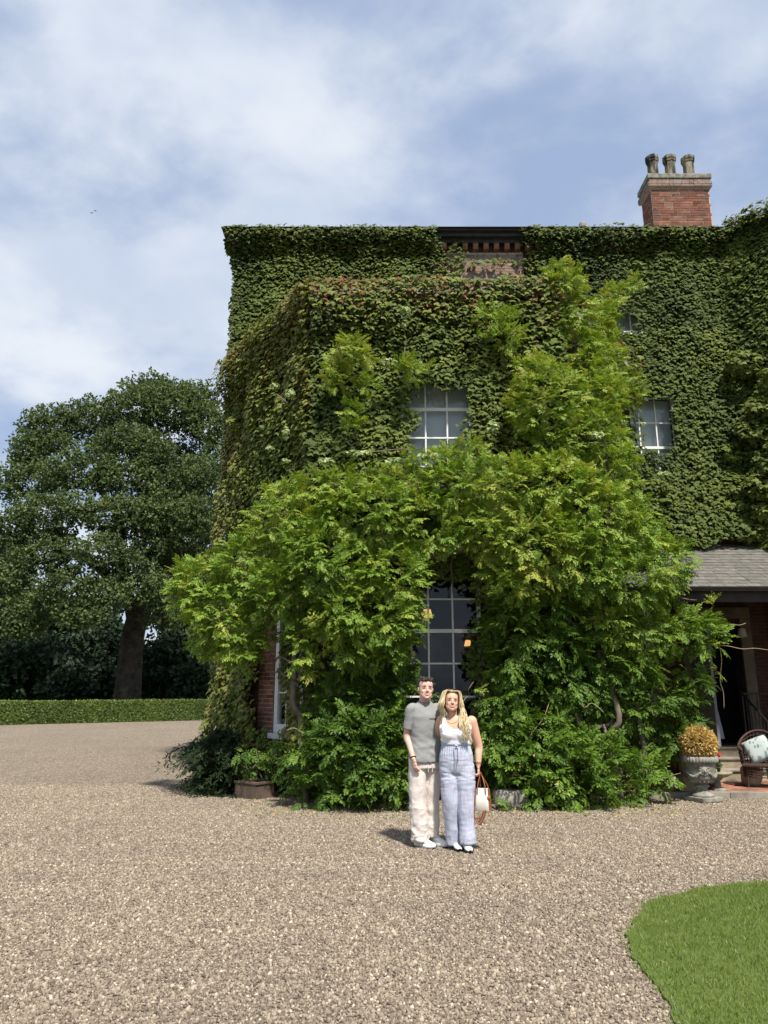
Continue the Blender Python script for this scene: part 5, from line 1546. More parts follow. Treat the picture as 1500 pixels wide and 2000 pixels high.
def rock(name, c, dims, seed, mat, label, cat, rz=0.0, rough=0.10, power=0.6):
    bm_v, bm_f = [], []
    nu, nv = 20, 12
    mb = MB()
    Mz = Matrix.Rotation(rz, 3, 'Z')
    rs = []
    for j in range(nv + 1):
        th = math.pi * (j + 0.02) / (nv + 0.04)
        ring = []
        for k in range(nu):
            a = 2 * math.pi * k / nu
            sp = lambda q: math.copysign(abs(q) ** power, q)
            p = Vector((sp(math.cos(a)) * abs(math.sin(th)) ** power, sp(math.sin(a)) * abs(math.sin(th)) ** power, -sp(math.cos(th))))
            n_ = 1 + rough * (mnoise.noise(p * 1.7 + Vector((seed, 0, 0))) + 0.5 * mnoise.noise(p * 4.1 + Vector((0, seed, 0))))
            p = Vector((p.x * dims[0] / 2, p.y * dims[1] / 2, p.z * dims[2] / 2)) * n_
            p = Mz @ p + Vector(c) + Vector((0, 0, dims[2] / 2))
            ring.append(p)
        rs.append(ring)
    mb.rings(rs, nu)
    o = mb.build(name, MATS[mat], None, True)
    return tag(o, label, cat)
p = ground(1346, 1552, 0.078); p.y = max(p.y, 12.42); p.x = at(1346, 1552, p.y).x; p.z = 0.085
rock('stone_block', p, (0.30, 0.26, 0.27), 3, 'warm_stone', 'squared brown stone block behind the urn on the terrace edge', 'stone', 0.25, 0.05, 0.35)
p = at(1468, 1524, 13.2); p.z = 0.085
rock('boulder', p, (0.30, 0.26, 0.34), 5, 'warm_stone', 'rounded tan boulder at the foot of the steps by the wicker chair', 'stone', 0.1, 0.10, 0.6)
p = at(998, 1572, 11.3); p.z = -0.01
rock('rough_stone', p, (0.50, 0.32, 0.27), 9, 'rough_rock', 'rough grey stone lying by the shrubs right of the handbag', 'stone', 0.05, 0.16, 0.45)

# clay trough
TC = at(497, 1540, 12.42); TC.z = 0.0
TR = thing('clay_trough', tuple(TC), 'low brown clay trough standing on the gravel left of the bay', 'planter')
rz_ = math.radians(-38)
mb = MB()
for (dx_, dy_, w_, d_) in ((0, -0.17, 0.50, 0.035), (0, 0.17, 0.50, 0.035), (-0.2325, 0, 0.035, 0.30), (0.2325, 0, 0.035, 0.30)):
    q = Matrix.Rotation(rz_, 3, 'Z') @ Vector((dx_, dy_, 0))
    mb.box(TC + q + Vector((0, 0, 0.115)), (w_, d_, 0.21), rz_)
mb.build('side', MATS['clay'], TR)
mb = MB()
for (dx_, dy_, w_, d_) in ((0, -0.175, 0.54, 0.05), (0, 0.175, 0.54, 0.05), (-0.243, 0, 0.05, 0.298), (0.243, 0, 0.05, 0.298)):
    q = Matrix.Rotation(rz_, 3, 'Z') @ Vector((dx_, dy_, 0))
    mb.box(TC + q + Vector((0, 0, 0.243)), (w_, d_, 0.04), rz_)
bevelled(mb.build('rim', MATS['clay'], TR), 0.006)
MB().box(TC + Vector((0, 0, 0.09)), (0.43, 0.30, 0.17), rz_).build('soil', MATS['dark_timber'], TR)

# wicker armchair with a cushion
CC = at(1492, 1535, 13.05); CC.z = 0.08
CH = thing('wicker_chair', tuple(CC), 'dark brown wicker armchair on the terrace at the right edge', 'chair')
crz = math.radians(-28)
CM = Matrix.Rotation(crz, 3, 'Z')
def cp(x, y, z):
    return CC + CM @ Vector((x, y, z))
ring_xy = [(0.30 * math.sin(a), 0.27 * -math.cos(a) * -1, a) for a in [math.radians(d) for d in range(-125, 126, 10)]]
def back_h(a):
    return 0.60 + 0.30 * max(0, math.cos(a * 0.72)) ** 2.2
top_pts, seat_pts = [], []
for (x_, y_, a) in ring_xy:
    top_pts.append(cp(x_ * 1.08, y_ * 1.12, back_h(a)))
    seat_pts.append(cp(x_, y_, 0.36))
for i in range(len(ring_xy)):
    MB().tube([seat_pts[i], top_pts[i]], 0.009, 5).build('spoke', MATS['wicker'], CH)
mb = MB()
for j in range(1, 9):
    f_ = j / 9
    pts = []
    for i in range(len(ring_xy)):
        w_ = 0.012 * (1 if (i + j) % 2 else -1)
        pts.append(seat_pts[i].lerp(top_pts[i], f_) + CM @ Vector((ring_xy[i][0], ring_xy[i][1], 0)).normalized() * w_)
    mb.tube(pts, 0.008, 5)
mb.build('back_weave', MATS['wicker'], CH)
MB().tube(top_pts, 0.022, 7).build('arm_rail', MATS['wicker'], CH, True)
bevelled(MB().box(cp(0, -0.02, 0.36), (0.56, 0.54, 0.05), crz).build('seat', MATS['wicker'], CH), 0.015)
mb = MB()
for i in range(22):
    a = -math.pi + 2 * math.pi * i / 22
    q0 = cp(0.27 * math.sin(a), -0.25 * math.cos(a) - 0.0, 0.335); q1 = cp(0.285 * math.sin(a), -0.265 * math.cos(a), 0.16)
    mb.tube([q0, q1], 0.008, 4)
for z_ in (0.18, 0.22, 0.26, 0.30):
    mb.tube([cp(0.285 * math.sin(-math.pi + 2 * math.pi * i / 22), -0.262 * math.cos(-math.pi + 2 * math.pi * i / 22), z_) for i in range(23)], 0.008, 4)
mb.build('skirt_weave', MATS['wicker'], CH)
for (x_, y_) in ((-0.22, -0.21), (0.22, -0.21), (-0.22, 0.2), (0.22, 0.2)):
    MB().tube([cp(x_, y_, 0.0), cp(x_ * 0.97, y_ * 0.97, 0.35)], [0.018, 0.02], 7).build('leg', MATS['wicker'], CH)
def cushion(c, w, h, th, M, mat, label):
    N_ = 15
    mb = MB()
    vs, fs = [], []
    for s_ in (1, -1):
        for i in range(N_ + 1):
            for j in range(N_ + 1):
                a, b = 2 * i / N_ - 1, 2 * j / N_ - 1
                pin = 1 - 0.10 * (a * a * b * b) - 0.05 * (a * a + b * b - 2 * a * a * b * b)
                d_ = s_ * th / 2 * ((1 - a ** 4) * (1 - b ** 4)) ** 0.55
                vs.append(M @ Vector((a * w / 2 * pin, d_, b * h / 2 * pin)) + Vector(c))
    K = (N_ + 1) ** 2
    for i in range(N_):
        for j in range(N_):
            q = i * (N_ + 1) + j
            f0 = (q, q + N_ + 1, q + N_ + 2, q + 1)
            fs.append(f0[::-1]); fs.append(tuple(K + k for k in f0))
    mb.add(vs, fs)
    return tag(mb.build('cushion', MATS[mat], None, True), label, 'cushion')
cush = cushion(cp(-0.02, 0.10, 0.60), 0.44, 0.42, 0.14, CM @ Matrix.Rotation(R(-18), 3, 'X') @ Matrix.Rotation(R(-24), 3, 'Y'), 'cushion_cloth', 'pale cushion with grey green leaf pattern leaning in the wicker chair')

# lamp on the wall under the verandah
LP = at(1440, 1238, 15.2)
LN = thing('wall_lamp', (LP.x, 15.2, LP.z), 'small pale lampshade on the dark wall under the verandah', 'lamp')
MB().lathe((LP.x, 15.0, LP.z - 0.08), [(0.095, 0), (0.065, 0.17)], 18, False).build('shade', MATS['lamp_cloth'], LN, True)
MB().tube([(LP.x, 15.26, LP.z - 0.12), (LP.x, 15.12, LP.z - 0.14), (LP.x, 15.0, LP.z - 0.10), (LP.x, 15.0, LP.z)], 0.012, 6).build('bracket', MATS['brass'], LN)
# draped table inside the doorway
TP = at(1404, 1460, 15.15); TP = Vector((6.46, 15.55, 0.63))
TBL = thing('draped_table', tuple(TP), 'small round table under a pale cloth in the doorway', 'table')
mb = MB()
rs = []
for (r_, z_, am) in ((0.02, 0.70, 0), (0.27, 0.70, 0), (0.285, 0.69, 0.002), (0.29, 0.6, 0.012), (0.31, 0.35, 0.03), (0.33, 0.10, 0.045)):
    rs.append([TP + Vector(((r_ + am * math.sin(9 * 2 * math.pi * k / 72)) * math.cos(2 * math.pi * k / 72), (r_ + am * math.sin(9 * 2 * math.pi * k / 72)) * math.sin(2 * math.pi * k / 72), z_)) for k in range(72)])
mb.rings(rs, 72, False)
mb.build('tablecloth', MATS['curtain_cloth'], TBL, True)
for (x_, y_) in ((-0.15, -0.15), (0.15, -0.15), (-0.15, 0.15), (0.15, 0.15)):
    MB().box(TP + Vector((x_, y_, 0.34)), (0.04, 0.04, 0.67)).build('leg', MATS['dark_timber'], TBL)

# lamps and a picture seen through the ground-floor window
for (u_, v_, Y_, lab, s_) in ((913, 1257, 17.05, 'small lit wall lamp seen through the ground floor window at right', 1.0), (834, 1200, 14.6, 'amber shaded lamp seen through the window beside the wisteria', 1.25)):
    p = at(u_, v_, Y_)
    rt = thing('room_lamp', tuple(p), lab, 'lamp', 'lamps inside the room')
    MB().lathe(p + Vector((0, -0.08, -0.06 * s_)), [(0.085 * s_, 0), (0.055 * s_, 0.13 * s_)], 16, False).build('shade', MATS['lamp_glow'], rt, True)
    if Y_ > 16:
        MB().tube([p + Vector((0, 0.14, -0.12)), p + Vector((0, 0.02, -0.15)), p + Vector((0, -0.08, -0.12)), p + Vector((0, -0.08, 0))], 0.012, 6).build('bracket', MATS['brass'], rt)
    else:
        MB().tube([p + Vector((0, -0.08, 0.05)), p + Vector((0, -0.08, 4.04 - p.z))], 0.008, 5).build('flex', MATS['brass'], rt)
pc_ = at(866, 1285, 17.1)
PIC = thing('framed_picture', tuple(pc_), 'dark framed picture on the room wall seen through the window', 'picture')
MB().box(pc_, (0.62, 0.03, 0.9)).build('canvas', MATS['painting_dark'], PIC)
mb = MB()
for (x_, z_, w_, h_) in ((-0.335, 0, 0.05, 1.0), (0.335, 0, 0.05, 1.0), (0, 0.475, 0.618, 0.05), (0, -0.475, 0.618, 0.05)):
    mb.box(pc_ + Vector((x_, -0.012, z_)), (w_, 0.05, h_))
mb.build('frame', MATS['dark_timber'], PIC)
# two far birds
for (u_, v_, lab) in ((179, 416, 'tiny dark bird far off in the sky, the lower left of two'), (186, 412, 'tiny dark bird far off in the sky, the upper right of two')):
    p = at(u_, v_, 90)
    mb = MB()
    mb.ell(p, (0.055, 0.13, 0.045), 8, 6)
    for s_ in (-1, 1):
        mb.add([p + Vector((0.03 * s_, -0.05, 0.012)), p + Vector((0.03 * s_, 0.06, 0.012)), p + Vector((0.15 * s_, 0.05, 0.07)), p + Vector((0.29 * s_, 0.0, 0.012)), p + Vector((0.15 * s_, -0.04, 0.075))], [(0, 1, 2, 4), (4, 2, 3)])
    tag(mb.build('bird', MATS['black_iron']), lab, 'bird')
# ================================================================== people
def skin_mat(name, col):
    t = NT(name)
    v = t.coord('Object')
    c = t.ramp(t.noise(v, 14.0, 4.0), [(0.3, tuple(x * 0.9 for x in col)), (0.7, tuple(min(1, x * 1.07) for x in col))])
    t.end(t.bsdf(c, 0.5, t.bump(t.noise(v, 300.0, 2.0), 0.05, 0.002), spec=0.35, Subsurface_Weight=0.12, Subsurface_Radius=(0.012, 0.005, 0.003)))
skin_mat('skin_fair', (0.60, 0.38, 0.30))
skin_mat('skin_warm', (0.60, 0.355, 0.25))
def cloth_mat(name, col, weave=700.0, var=0.06, fold=0.0):
    t = NT(name)
    v = t.coord('Object')
    c = t.ramp(t.noise(v, 9.0, 5.0), [(0.3, tuple(x * (1 - var) for x in col)), (0.7, tuple(min(1, x * (1 + var)) for x in col))])
    wr = t.noise(t.node('ShaderNodeMapping', {'Vector': v, 'Scale': (1.0, 1.0, 1.6), 'Rotation': (0.3, 0.5, 0.2)}).outputs[0], 15.0, 3.0, 0.5, 1.6)
    nb = t.bump(wr, 0.14, 0.02, t.bump(t.noise(v, weave, 2.0), 0.15, 0.002))
    t.end(t.bsdf(c, 0.92, nb, spec=0.12, Sheen_Weight=0.08))
cloth_mat('tee_grey', (0.245, 0.25, 0.245))
cloth_mat('trouser_stone', (0.64, 0.575, 0.525))
cloth_mat('vest_white', (0.80, 0.80, 0.82), var=0.02)
t = NT('trouser_blue')
v = t.coord('Object')
st = t.noise(t.node('ShaderNodeMapping', {'Vector': v, 'Scale': (230.0, 130.0, 6.0)}).outputs[0], 1.0, 3.0)
pk = t.noise(t.node('ShaderNodeMapping', {'Vector': v, 'Scale': (14.0, 12.0, 6.0)}).outputs[0], 1.0, 3.0)
c = t.ramp(st, [(0.30, (0.30, 0.335, 0.45)), (0.5, (0.40, 0.43, 0.53)), (0.70, (0.52, 0.54, 0.60))])
c = t.mix(t.ramp(pk, [(0.52, (0, 0, 0)), (0.72, (0.35, 0.35, 0.35))]), c, (0.54, 0.42, 0.48))
wr = t.noise(t.node('ShaderNodeMapping', {'Vector': v, 'Scale': (1.5, 1.5, 0.8), 'Rotation': (0.2, 0.3, 0)}).outputs[0], 12.0, 3.0, 0.5, 1.6)
t.end(t.bsdf(c, 0.92, t.bump(wr, 0.14, 0.02), spec=0.12))
foliage('hair_blond', [(0.0, (0.17, 0.115, 0.06)), (0.35, (0.50, 0.38, 0.20)), (0.7, (0.72, 0.60, 0.37)), (1.0, (0.86, 0.78, 0.56))], 0.08, 0.42, 0.4)
plain('hair_dark', (0.045, 0.03, 0.022), 0.5, 0.4, var=0.4, scale=60, bump=0.6, bscale=160)
plain('eye_dark', (0.02, 0.015, 0.015), 0.2, 0.5, bump=0, var=0)
plain('eye_white', (0.7, 0.68, 0.66), 0.3, 0.5, bump=0, var=0)
plain('brow_dark', (0.09, 0.055, 0.04), 0.8, 0.2, bump=0)
plain('brow_fair', (0.16, 0.10, 0.06), 0.8, 0.2, bump=0)
plain('lid_shade', (0.27, 0.14, 0.10), 0.7, 0.2, bump=0)
plain('lip', (0.47, 0.19, 0.16), 0.5, 0.3, bump=0, var=0.1)
plain('tooth', (0.78, 0.75, 0.70), 0.3, 0.4, bump=0, var=0.02)
plain('shoe_white', (0.78, 0.78, 0.76), 0.5, 0.3, var=0.03, bump=0.05)
plain('shoe_cream', (0.62, 0.62, 0.56), 0.6, 0.3, var=0.06, bump=0.1)
plain('shoe_tan', (0.50, 0.28, 0.09), 0.6, 0.3, bump=0.05)
plain('rubber_black', (0.015, 0.015, 0.016), 0.7, 0.3, bump=0.05)
plain('leather_brown', (0.25, 0.085, 0.035), 0.5, 0.4, var=0.15, bump=0.1)
plain('leather_cream', (0.74, 0.71, 0.63), 0.45, 0.4, var=0.04, bump=0.1)
plain('print_dark', (0.06, 0.06, 0.065), 0.9, 0.1, bump=0)
plain('gold', (0.6, 0.42, 0.15), 0.3, 0.5, 0.9, bump=0)

def remesh(mb, name, mats, parent, voxel, smooth_it=3, post=None, tags=None):
    me = mb.mesh('tmp', [], (0, 0, 0))
    o = bpy.data.objects.new('tmp', me)
    COL.objects.link(o)
    r = o.modifiers.new('r', 'REMESH'); r.mode = 'VOXEL'; r.voxel_size = voxel; r.use_smooth_shade = True
    s = o.modifiers.new('s', 'SMOOTH'); s.factor = 0.5; s.iterations = smooth_it
    dg = bpy.context.evaluated_depsgraph_get()
    m2 = bpy.data.meshes.new_from_object(o.evaluated_get(dg))
    bpy.data.objects.remove(o); bpy.data.meshes.remove(me)
    n = len(m2.vertices)
    V = np.empty(n * 3, np.float32); m2.vertices.foreach_get('co', V); V = V.reshape(-1, 3).astype(float)
    if post is not None:
        N = np.empty(n * 3, np.float32); m2.vertices.foreach_get('normal', N); N = N.reshape(-1, 3)
        V = post(V, N)
    V = V - np.array(ORG[parent])
    m2.vertices.foreach_set('co', V.astype(np.float32).ravel())
    m2.materials.clear()
    m2.materials.append(mats)
    m2.polygons.foreach_set('use_smooth', [True] * len(m2.polygons))
    m2.name = name
    m2.update()
    return link(name, m2, parent)
def oval(c, a, b, th=0.0, n=24, p=2.3):
    """horizontal superelliptic ring, half-width a, half-depth b, turned by th"""
    out = []
    for k in range(n):
        q = 2 * math.pi * k / n
        x = math.copysign(abs(math.cos(q)) ** (2 / p), math.cos(q)) * a
        y = math.copysign(abs(math.sin(q)) ** (2 / p), math.sin(q)) * b
        out.append(Vector((c[0] + x * math.cos(th) - y * math.sin(th), c[1] + x * math.sin(th) + y * math.cos(th), c[2])))
    return out
def dense(pts, rad, k=5):
    P, Q = [], []
    pts = [Vector(p) for p in pts]
    for i in range(len(pts) - 1):
        p0, p1, p2, p3 = pts[max(i - 1, 0)], pts[i], pts[i + 1], pts[min(i + 2, len(pts) - 1)]
        for s_ in range(k):
            q = s_ / k
            P.append(0.5 * ((2 * p1) + (p2 - p0) * q + (2 * p0 - 5 * p1 + 4 * p2 - p3) * q * q + (3 * p1 - p0 - 3 * p2 + p3) * q ** 3))
            Q.append(rad[i] + (rad[i + 1] - rad[i]) * q)
    return P + [pts[-1]], Q + [rad[-1]]
def limb_tube(mb, pts, rad, n=14):
    P, Q = dense(pts, rad)
    mb.tube(P, Q, n)
    mb.ell(P[0], (Q[0],) * 3, 12, 8); mb.ell(P[-1], (Q[-1],) * 3, 12, 8)
def hand(mb, wrist, along, palm_n, size=1.0, curl=0.5, thumb_side=1):
    """palm and five fingers; along = wrist to fingers, palm_n = the way the palm faces"""
    y = Vector(along).normalized()
    z = Vector(palm_n); z = (z - y * z.dot(y)).normalized()
    x = y.cross(z) * thumb_side          # towards the thumb
    W_ = Vector(wrist)
    P, Q = [W_ - y * 0.01, W_ + y * 0.03 * size, W_ + y * 0.065 * size, W_ + y * 0.092 * size], [0.024, 0.033, 0.040, 0.036]
    M = Matrix((x, y, z)).transposed()
    for p, r_ in zip(P, Q):
        mb.ell(p, (r_ * size, 0.026 * size, 0.0155 * size), 12, 8, M)
    for i, (off, ln, r_) in enumerate(((0.030, 0.070, 0.0090), (0.0105, 0.078, 0.0092), (-0.0095, 0.072, 0.0088), (-0.0285, 0.056, 0.0078))):
        p = W_ + (y * 0.088 + x * off) * size
        pts, ang = [p], 0.0
        spread = x * (off * 1.6)
        for sgi, f_ in enumerate((0.45, 0.32, 0.23)):
            ang += curl * (0.55 + 0.45 * sgi) * (1 + 0.08 * i)
            d_ = (y * math.cos(ang) + z * math.sin(ang) + spread).normalized()
            p = p + d_ * ln * f_ * size
            pts.append(p)
        PP, QQ = dense(pts, [r_ * size, r_ * size * 0.97, r_ * size * 0.9, r_ * size * 0.78], 3)
        mb.tube(PP, QQ, 8); mb.ell(PP[-1], (QQ[-1],) * 3, 8, 6)
    p = W_ + (y * 0.028 + x * 0.026) * size
    pts = [p, p + (x * 0.022 + y * 0.024 + z * 0.010) * size, p + (x * 0.030 + y * 0.050 + z * 0.020) * size, p + (x * 0.028 + y * 0.070 + z * 0.026) * size]
    PP, QQ = dense(pts, [0.015 * size, 0.0125 * size, 0.0105 * size, 0.0085 * size], 3)
    mb.tube(PP, QQ, 8); mb.ell(PP[-1], (QQ[-1],) * 3, 8, 6)
class Head:
    """head of height h whose chin is at c, facing yaw th (0 = towards the viewer), tilted sideways by tilt"""
    def __init__(s, c, h, th, tilt=0.0, wide=1.0, nod=0.0):
        s.c, s.h, s.wide = Vector(c), h, wide
        s.M = Matrix.Rotation(th, 3, 'Z') @ Matrix.Rotation(tilt, 3, 'Y') @ Matrix.Rotation(nod, 3, 'X')
    def p(s, x, y, t_):
        k = s.h / 0.225
        return s.c + s.M @ Vector((x * k * s.wide, y * k, t_ * s.h))
    def build(s, mb, jaw=1.0):
        lev = [(-0.01, 0.018, -0.078, -0.035), (0.03, 0.034 * jaw, -0.090, -0.015), (0.10, 0.050 * jaw, -0.094, 0.0), (0.18, 0.058 * jaw, -0.095, 0.02), (0.28, 0.065, -0.094, 0.05),
               (0.38, 0.0705, -0.092, 0.075), (0.47, 0.073, -0.087, 0.09), (0.55, 0.074, -0.090, 0.098), (0.65, 0.075, -0.091, 0.103), (0.76, 0.073, -0.085, 0.10), (0.86, 0.063, -0.068, 0.086), (0.94, 0.043, -0.042, 0.058), (0.99, 0.016, -0.012, 0.022)]
        rs = []
        for (t_, w, yf, yb) in lev:
            ring = []
            for k in range(28):
                q = 2 * math.pi * k / 28
                cx, sy = math.cos(q), math.sin(q)
                ym, yr = (yf + yb) / 2, (yb - yf) / 2
                pw = 0.86
                ring.append(s.p(math.copysign(abs(cx) ** pw, cx) * w, ym + math.copysign(abs(sy) ** pw, sy) * yr, t_))
            rs.append(ring)
        mb.rings(rs, 28)
        nz = [s.p(0, -0.088, 0.53), s.p(0, -0.097, 0.45), s.p(0, -0.106, 0.37), s.p(0, -0.103, 0.33)]
        k = s.h / 0.225
        mb.tube(nz, [0.007 * k, 0.0085 * k, 0.0125 * k, 0.010 * k], 10)
        for sg in (-1, 1):
            mb.ell(s.p(0.011 * sg, -0.100, 0.335), (0.0075 * k, 0.009 * k, 0.007 * k), 8, 6)
            mb.ell(s.p(0.030 * sg, -0.0785, 0.56), (0.020 * k, 0.010 * k, 0.006 * k), 10, 6, s.M)      # brow ridge
            mb.ell(s.p(0.036 * sg, -0.080, 0.335), (0.020 * k, 0.010 * k, 0.018 * k), 10, 8, s.M)      # cheek
            M2 = s.M @ Matrix.Rotation(0.35 * sg, 3, 'Z')
            mb.ell(s.p(0.0775 * sg, 0.008, 0.44), (0.007 * k, 0.016 * k, 0.029 * k), 10, 8, M2)       # ear
        mb.ell(s.p(0, -0.090, 0.055), (0.018 * k, 0.010 * k, 0.012 * k), 10, 8, s.M)                  # chin
    def face(s, parent, brow, smile=1.0, squint=1.0):
        k = s.h / 0.225
        for sg in (-1, 1):
            e = MB().ell(s.p(0.031 * sg, -0.0865, 0.485), (0.0135 * k, 0.006 * k, 0.0058 * k * squint), 12, 8, s.M).build('eye', MATS['eye_white'], parent, True)
            MB().ell(s.p(0.031 * sg, -0.0912, 0.485), (0.0058 * k, 0.0028 * k, 0.0052 * k * squint), 10, 6, s.M).build('iris', MATS['eye_dark'], e, True)
            lid = [s.p((0.031 + q * 0.0155) * sg, -0.0900 + abs(q) * 0.004, 0.485 + (0.036 * squint - 0.022 * q * q)) for q in (-1, -0.5, 0, 0.5, 1)]
            MB().tube(lid, 0.0024 * k, 5).build('eyelid', MATS['lid_shade'], parent)
            br = [s.p((0.031 + q * 0.019) * sg, -0.0935 + abs(q) * 0.005, 0.572 + 0.010 * (1 - q * q) - 0.006 * q) for q in (-1, -0.4, 0.3, 1)]
            MB().tube(br, [0.0028 * k, 0.0036 * k, 0.0034 * k, 0.0016 * k], 6).build('eyebrow', MATS[brow], parent)
        def m(q, dz):
            return s.p(q * 0.027 * smile, -0.0985 + 0.011 * q * q, 0.200 + dz * (1 - 0.55 * q * q) + 0.062 * q * q)
        mo = [m(q / 4, 0) for q in range(-4, 5)]
        MB().tube([m(q / 4, 0.014) for q in range(-4, 5)], [0.0016 * k, 0.003 * k, 0.0036 * k, 0.0038 * k, 0.0034 * k, 0.0038 * k, 0.0036 * k, 0.003 * k, 0.0016 * k], 6).build('lip', MATS['lip'], parent, True)
        MB().tube([m(q / 4, -0.022) for q in range(-4, 5)], [0.0014 * k, 0.003 * k, 0.004 * k, 0.0045 * k, 0.0048 * k, 0.0045 * k, 0.004 * k, 0.003 * k, 0.0014 * k], 6).build('lip', MATS['lip'], parent, True)
        MB().tube([m(q / 4 * 0.86, -0.003) + s.M @ Vector((0, 0.0005, 0)) for q in range(-4, 5)], [0.001 * k, 0.0024 * k] + [0.0036 * k] * 5 + [0.0024 * k, 0.001 * k], 6).build('teeth', MATS['tooth'], parent, True)
def folds(V, N, amp, scale, seed, where=None):
    f_ = fbm(np.stack([V[:, 0] * scale[0] + seed, V[:, 1] * scale[1], V[:, 2] * scale[2]], 1), 3) - 0.5
    rid = 1 - np.abs(f_) * 5.0
    d = amp * np.clip(rid, -1, 1)
    if where is not None:
        d = d * where(V)
    return V + N * d[:, None]

# ------------------------------------------------------------------ the man
mp = ground(833, 1655); MO = Vector((mp.x, mp.y, 0.012))
MAN = thing('person', tuple(MO), 'man in grey t-shirt and pale trousers with an arm around the woman', 'person', 'couple posing in front of the bay')
TH = R(20)                                   # chest turned towards the right of the picture
def q(x, y, z):
    return MO + Vector((x, y, z))
def tq(x, y, z, th=TH):
    return MO + Vector((x * math.cos(th) - y * math.sin(th), x * math.sin(th) + y * math.cos(th), z))
mh = Head(q(0.005, -0.045, 1.528), 0.240, R(8), R(3), 0.98, R(-2))
hipL, hipR = tq(-0.090, 0.0, 0.90), tq(0.080, 0.01, 0.90)
ankL, ankR = q(-0.068, -0.01, 0.09), q(0.056, 0.10, 0.09)
knL, knR = q(-0.094, -0.035, 0.49), q(0.066, 0.055, 0.49)
shL, shR = tq(-0.158, 0.0, 1.412), tq(0.158, 0.0, 1.412)
elL, wrL = q(-0.200, -0.015, 1.135), q(-0.138, -0.150, 0.905)
elR, wrR = q(0.30, 0.20, 1.20), q(0.44, 0.15, 1.12)
mb = MB()
mh.build(mb, 1.08)
limb_tube(mb, [q(0.0, 0.01, 1.42), q(0.0, 0.0, 1.52), q(0.005, -0.005, 1.60)], [0.068, 0.060, 0.058])
mb.rings([oval(tq(0, 0, z), a, b, TH) for z, a, b in ((0.84, 0.14, 0.09), (0.95, 0.15, 0.10), (1.10, 0.145, 0.095), (1.28, 0.165, 0.105), (1.40, 0.16, 0.085), (1.46, 0.08, 0.06))], 24)
for (a, b, c, r) in ((shL, elL, wrL, (0.056, 0.045, 0.042, 0.036, 0.0255)), (shR, elR, wrR, (0.056, 0.045, 0.042, 0.036, 0.0255))):
    limb_tube(mb, [a, Vector(a).lerp(b, 0.5), b, Vector(b).lerp(c, 0.4), c], r)
for (a, b, c) in ((hipL, knL, ankL), (hipR, knR, ankR)):
    limb_tube(mb, [a, Vector(a).lerp(b, 0.5), b, Vector(b).lerp(c, 0.35), c], (0.085, 0.075, 0.055, 0.052, 0.036))
hand(mb, wrL, Vector((0.22, -0.12, -1.0)), Vector((0.75, 0.65, 0.1)), 1.0, 0.38, -1)
hand(mb, wrR, Vector((0.9, -0.25, -0.25)), Vector((-0.2, -1, 0)), 0.95, 0.5, 1)
remesh(mb, 'body', MATS['skin_fair'], MAN, 0.0056, 4)
mh.face(MAN, 'brow_dark', 1.15, 0.45)
# tee
mb = MB()
mb.rings([oval(tq(ox, oy, z), a, b, TH, 28, 2.5) for z, a, b, ox, oy in ((0.862, 0.186, 0.144, 0, 0), (0.90, 0.184, 0.142, 0, 0), (1.0, 0.172, 0.128, 0, 0), (1.12, 0.166, 0.120, 0, 0), (1.24, 0.172, 0.124, 0, -0.004), (1.34, 0.174, 0.122, 0, -0.004), (1.40, 0.168, 0.108, 0, 0.004), (1.44, 0.160, 0.092, 0, 0.008), (1.468, 0.118, 0.080, 0, 0.008), (1.488, 0.084, 0.072, 0, 0.004), (1.498, 0.074, 0.066, 0.0, 0.0))], 28)
P_, Q_ = dense([tq(-0.115, 0, 1.425), Vector(shL) + Vector((-0.005, 0, 0.005)), Vector(shL).lerp(elL, 0.40), Vector(shL).lerp(elL, 0.74)], [0.056, 0.062, 0.060, 0.063])
mb.tube(P_, Q_, 18); mb.ell(P_[0], (0.058,) * 3)
P_, Q_ = dense([tq(0.115, 0, 1.425), Vector(shR), Vector(shR).lerp(elR, 0.45), Vector(shR).lerp(elR, 0.74)], [0.058, 0.066, 0.064, 0.066])
mb.tube(P_, Q_, 18)
def tee_post(V, N):
    V = folds(V, N, 0.008, (6, 6, 9), 3.0, lambda v: 0.45 + 0.7 * np.clip((1.25 - (v[:, 2] - MO.z)) / 0.3, 0, 1))
    z = V[:, 2] - MO.z
    w = np.exp(-((z - 1.02) / 0.16) ** 2)
    diag = np.sin((V[:, 2] * 1.6 + (V[:, 0] - MO.x) * 1.1) * 46 + 4 * fbm(V * 7, 2))
    return V + N * (0.0018 * w * diag)[:, None]
tee = remesh(mb, 't_shirt', MATS['tee_grey'], MAN, 0.0075, 6, tee_post)
MB().tube([p_ for p_ in [tq(0.0735 * math.cos(a), 0.0685 * math.sin(a) - 0.001, 1.495 + 0.012 * math.sin(a)) for a in [2 * math.pi * k / 24 for k in range(25)]]], 0.0065, 8, flat=1.5).build('collar', MATS['tee_grey'], tee, True)
P_ = Vector(shL).lerp(elL, 0.745); dS = (Vector(elL) - Vector(shL)).normalized()
# small dark chest print, too small to read in the photograph
mb = MB()
rp = random.Random(4)
xx = 0.000
for k in range(8):
    w_ = rp.choice((0.008, 0.010, 0.007))
    mb.box(tq(xx + w_ / 2, -0.1285 + 0.55 * (xx - 0.0) ** 2, 1.318), (w_, 0.006, rp.choice((0.011, 0.016, 0.012))), TH + 0.55 * 2 * xx)
    xx += w_ + 0.0035
mb.build('chest_print', MATS['print_dark'], tee)
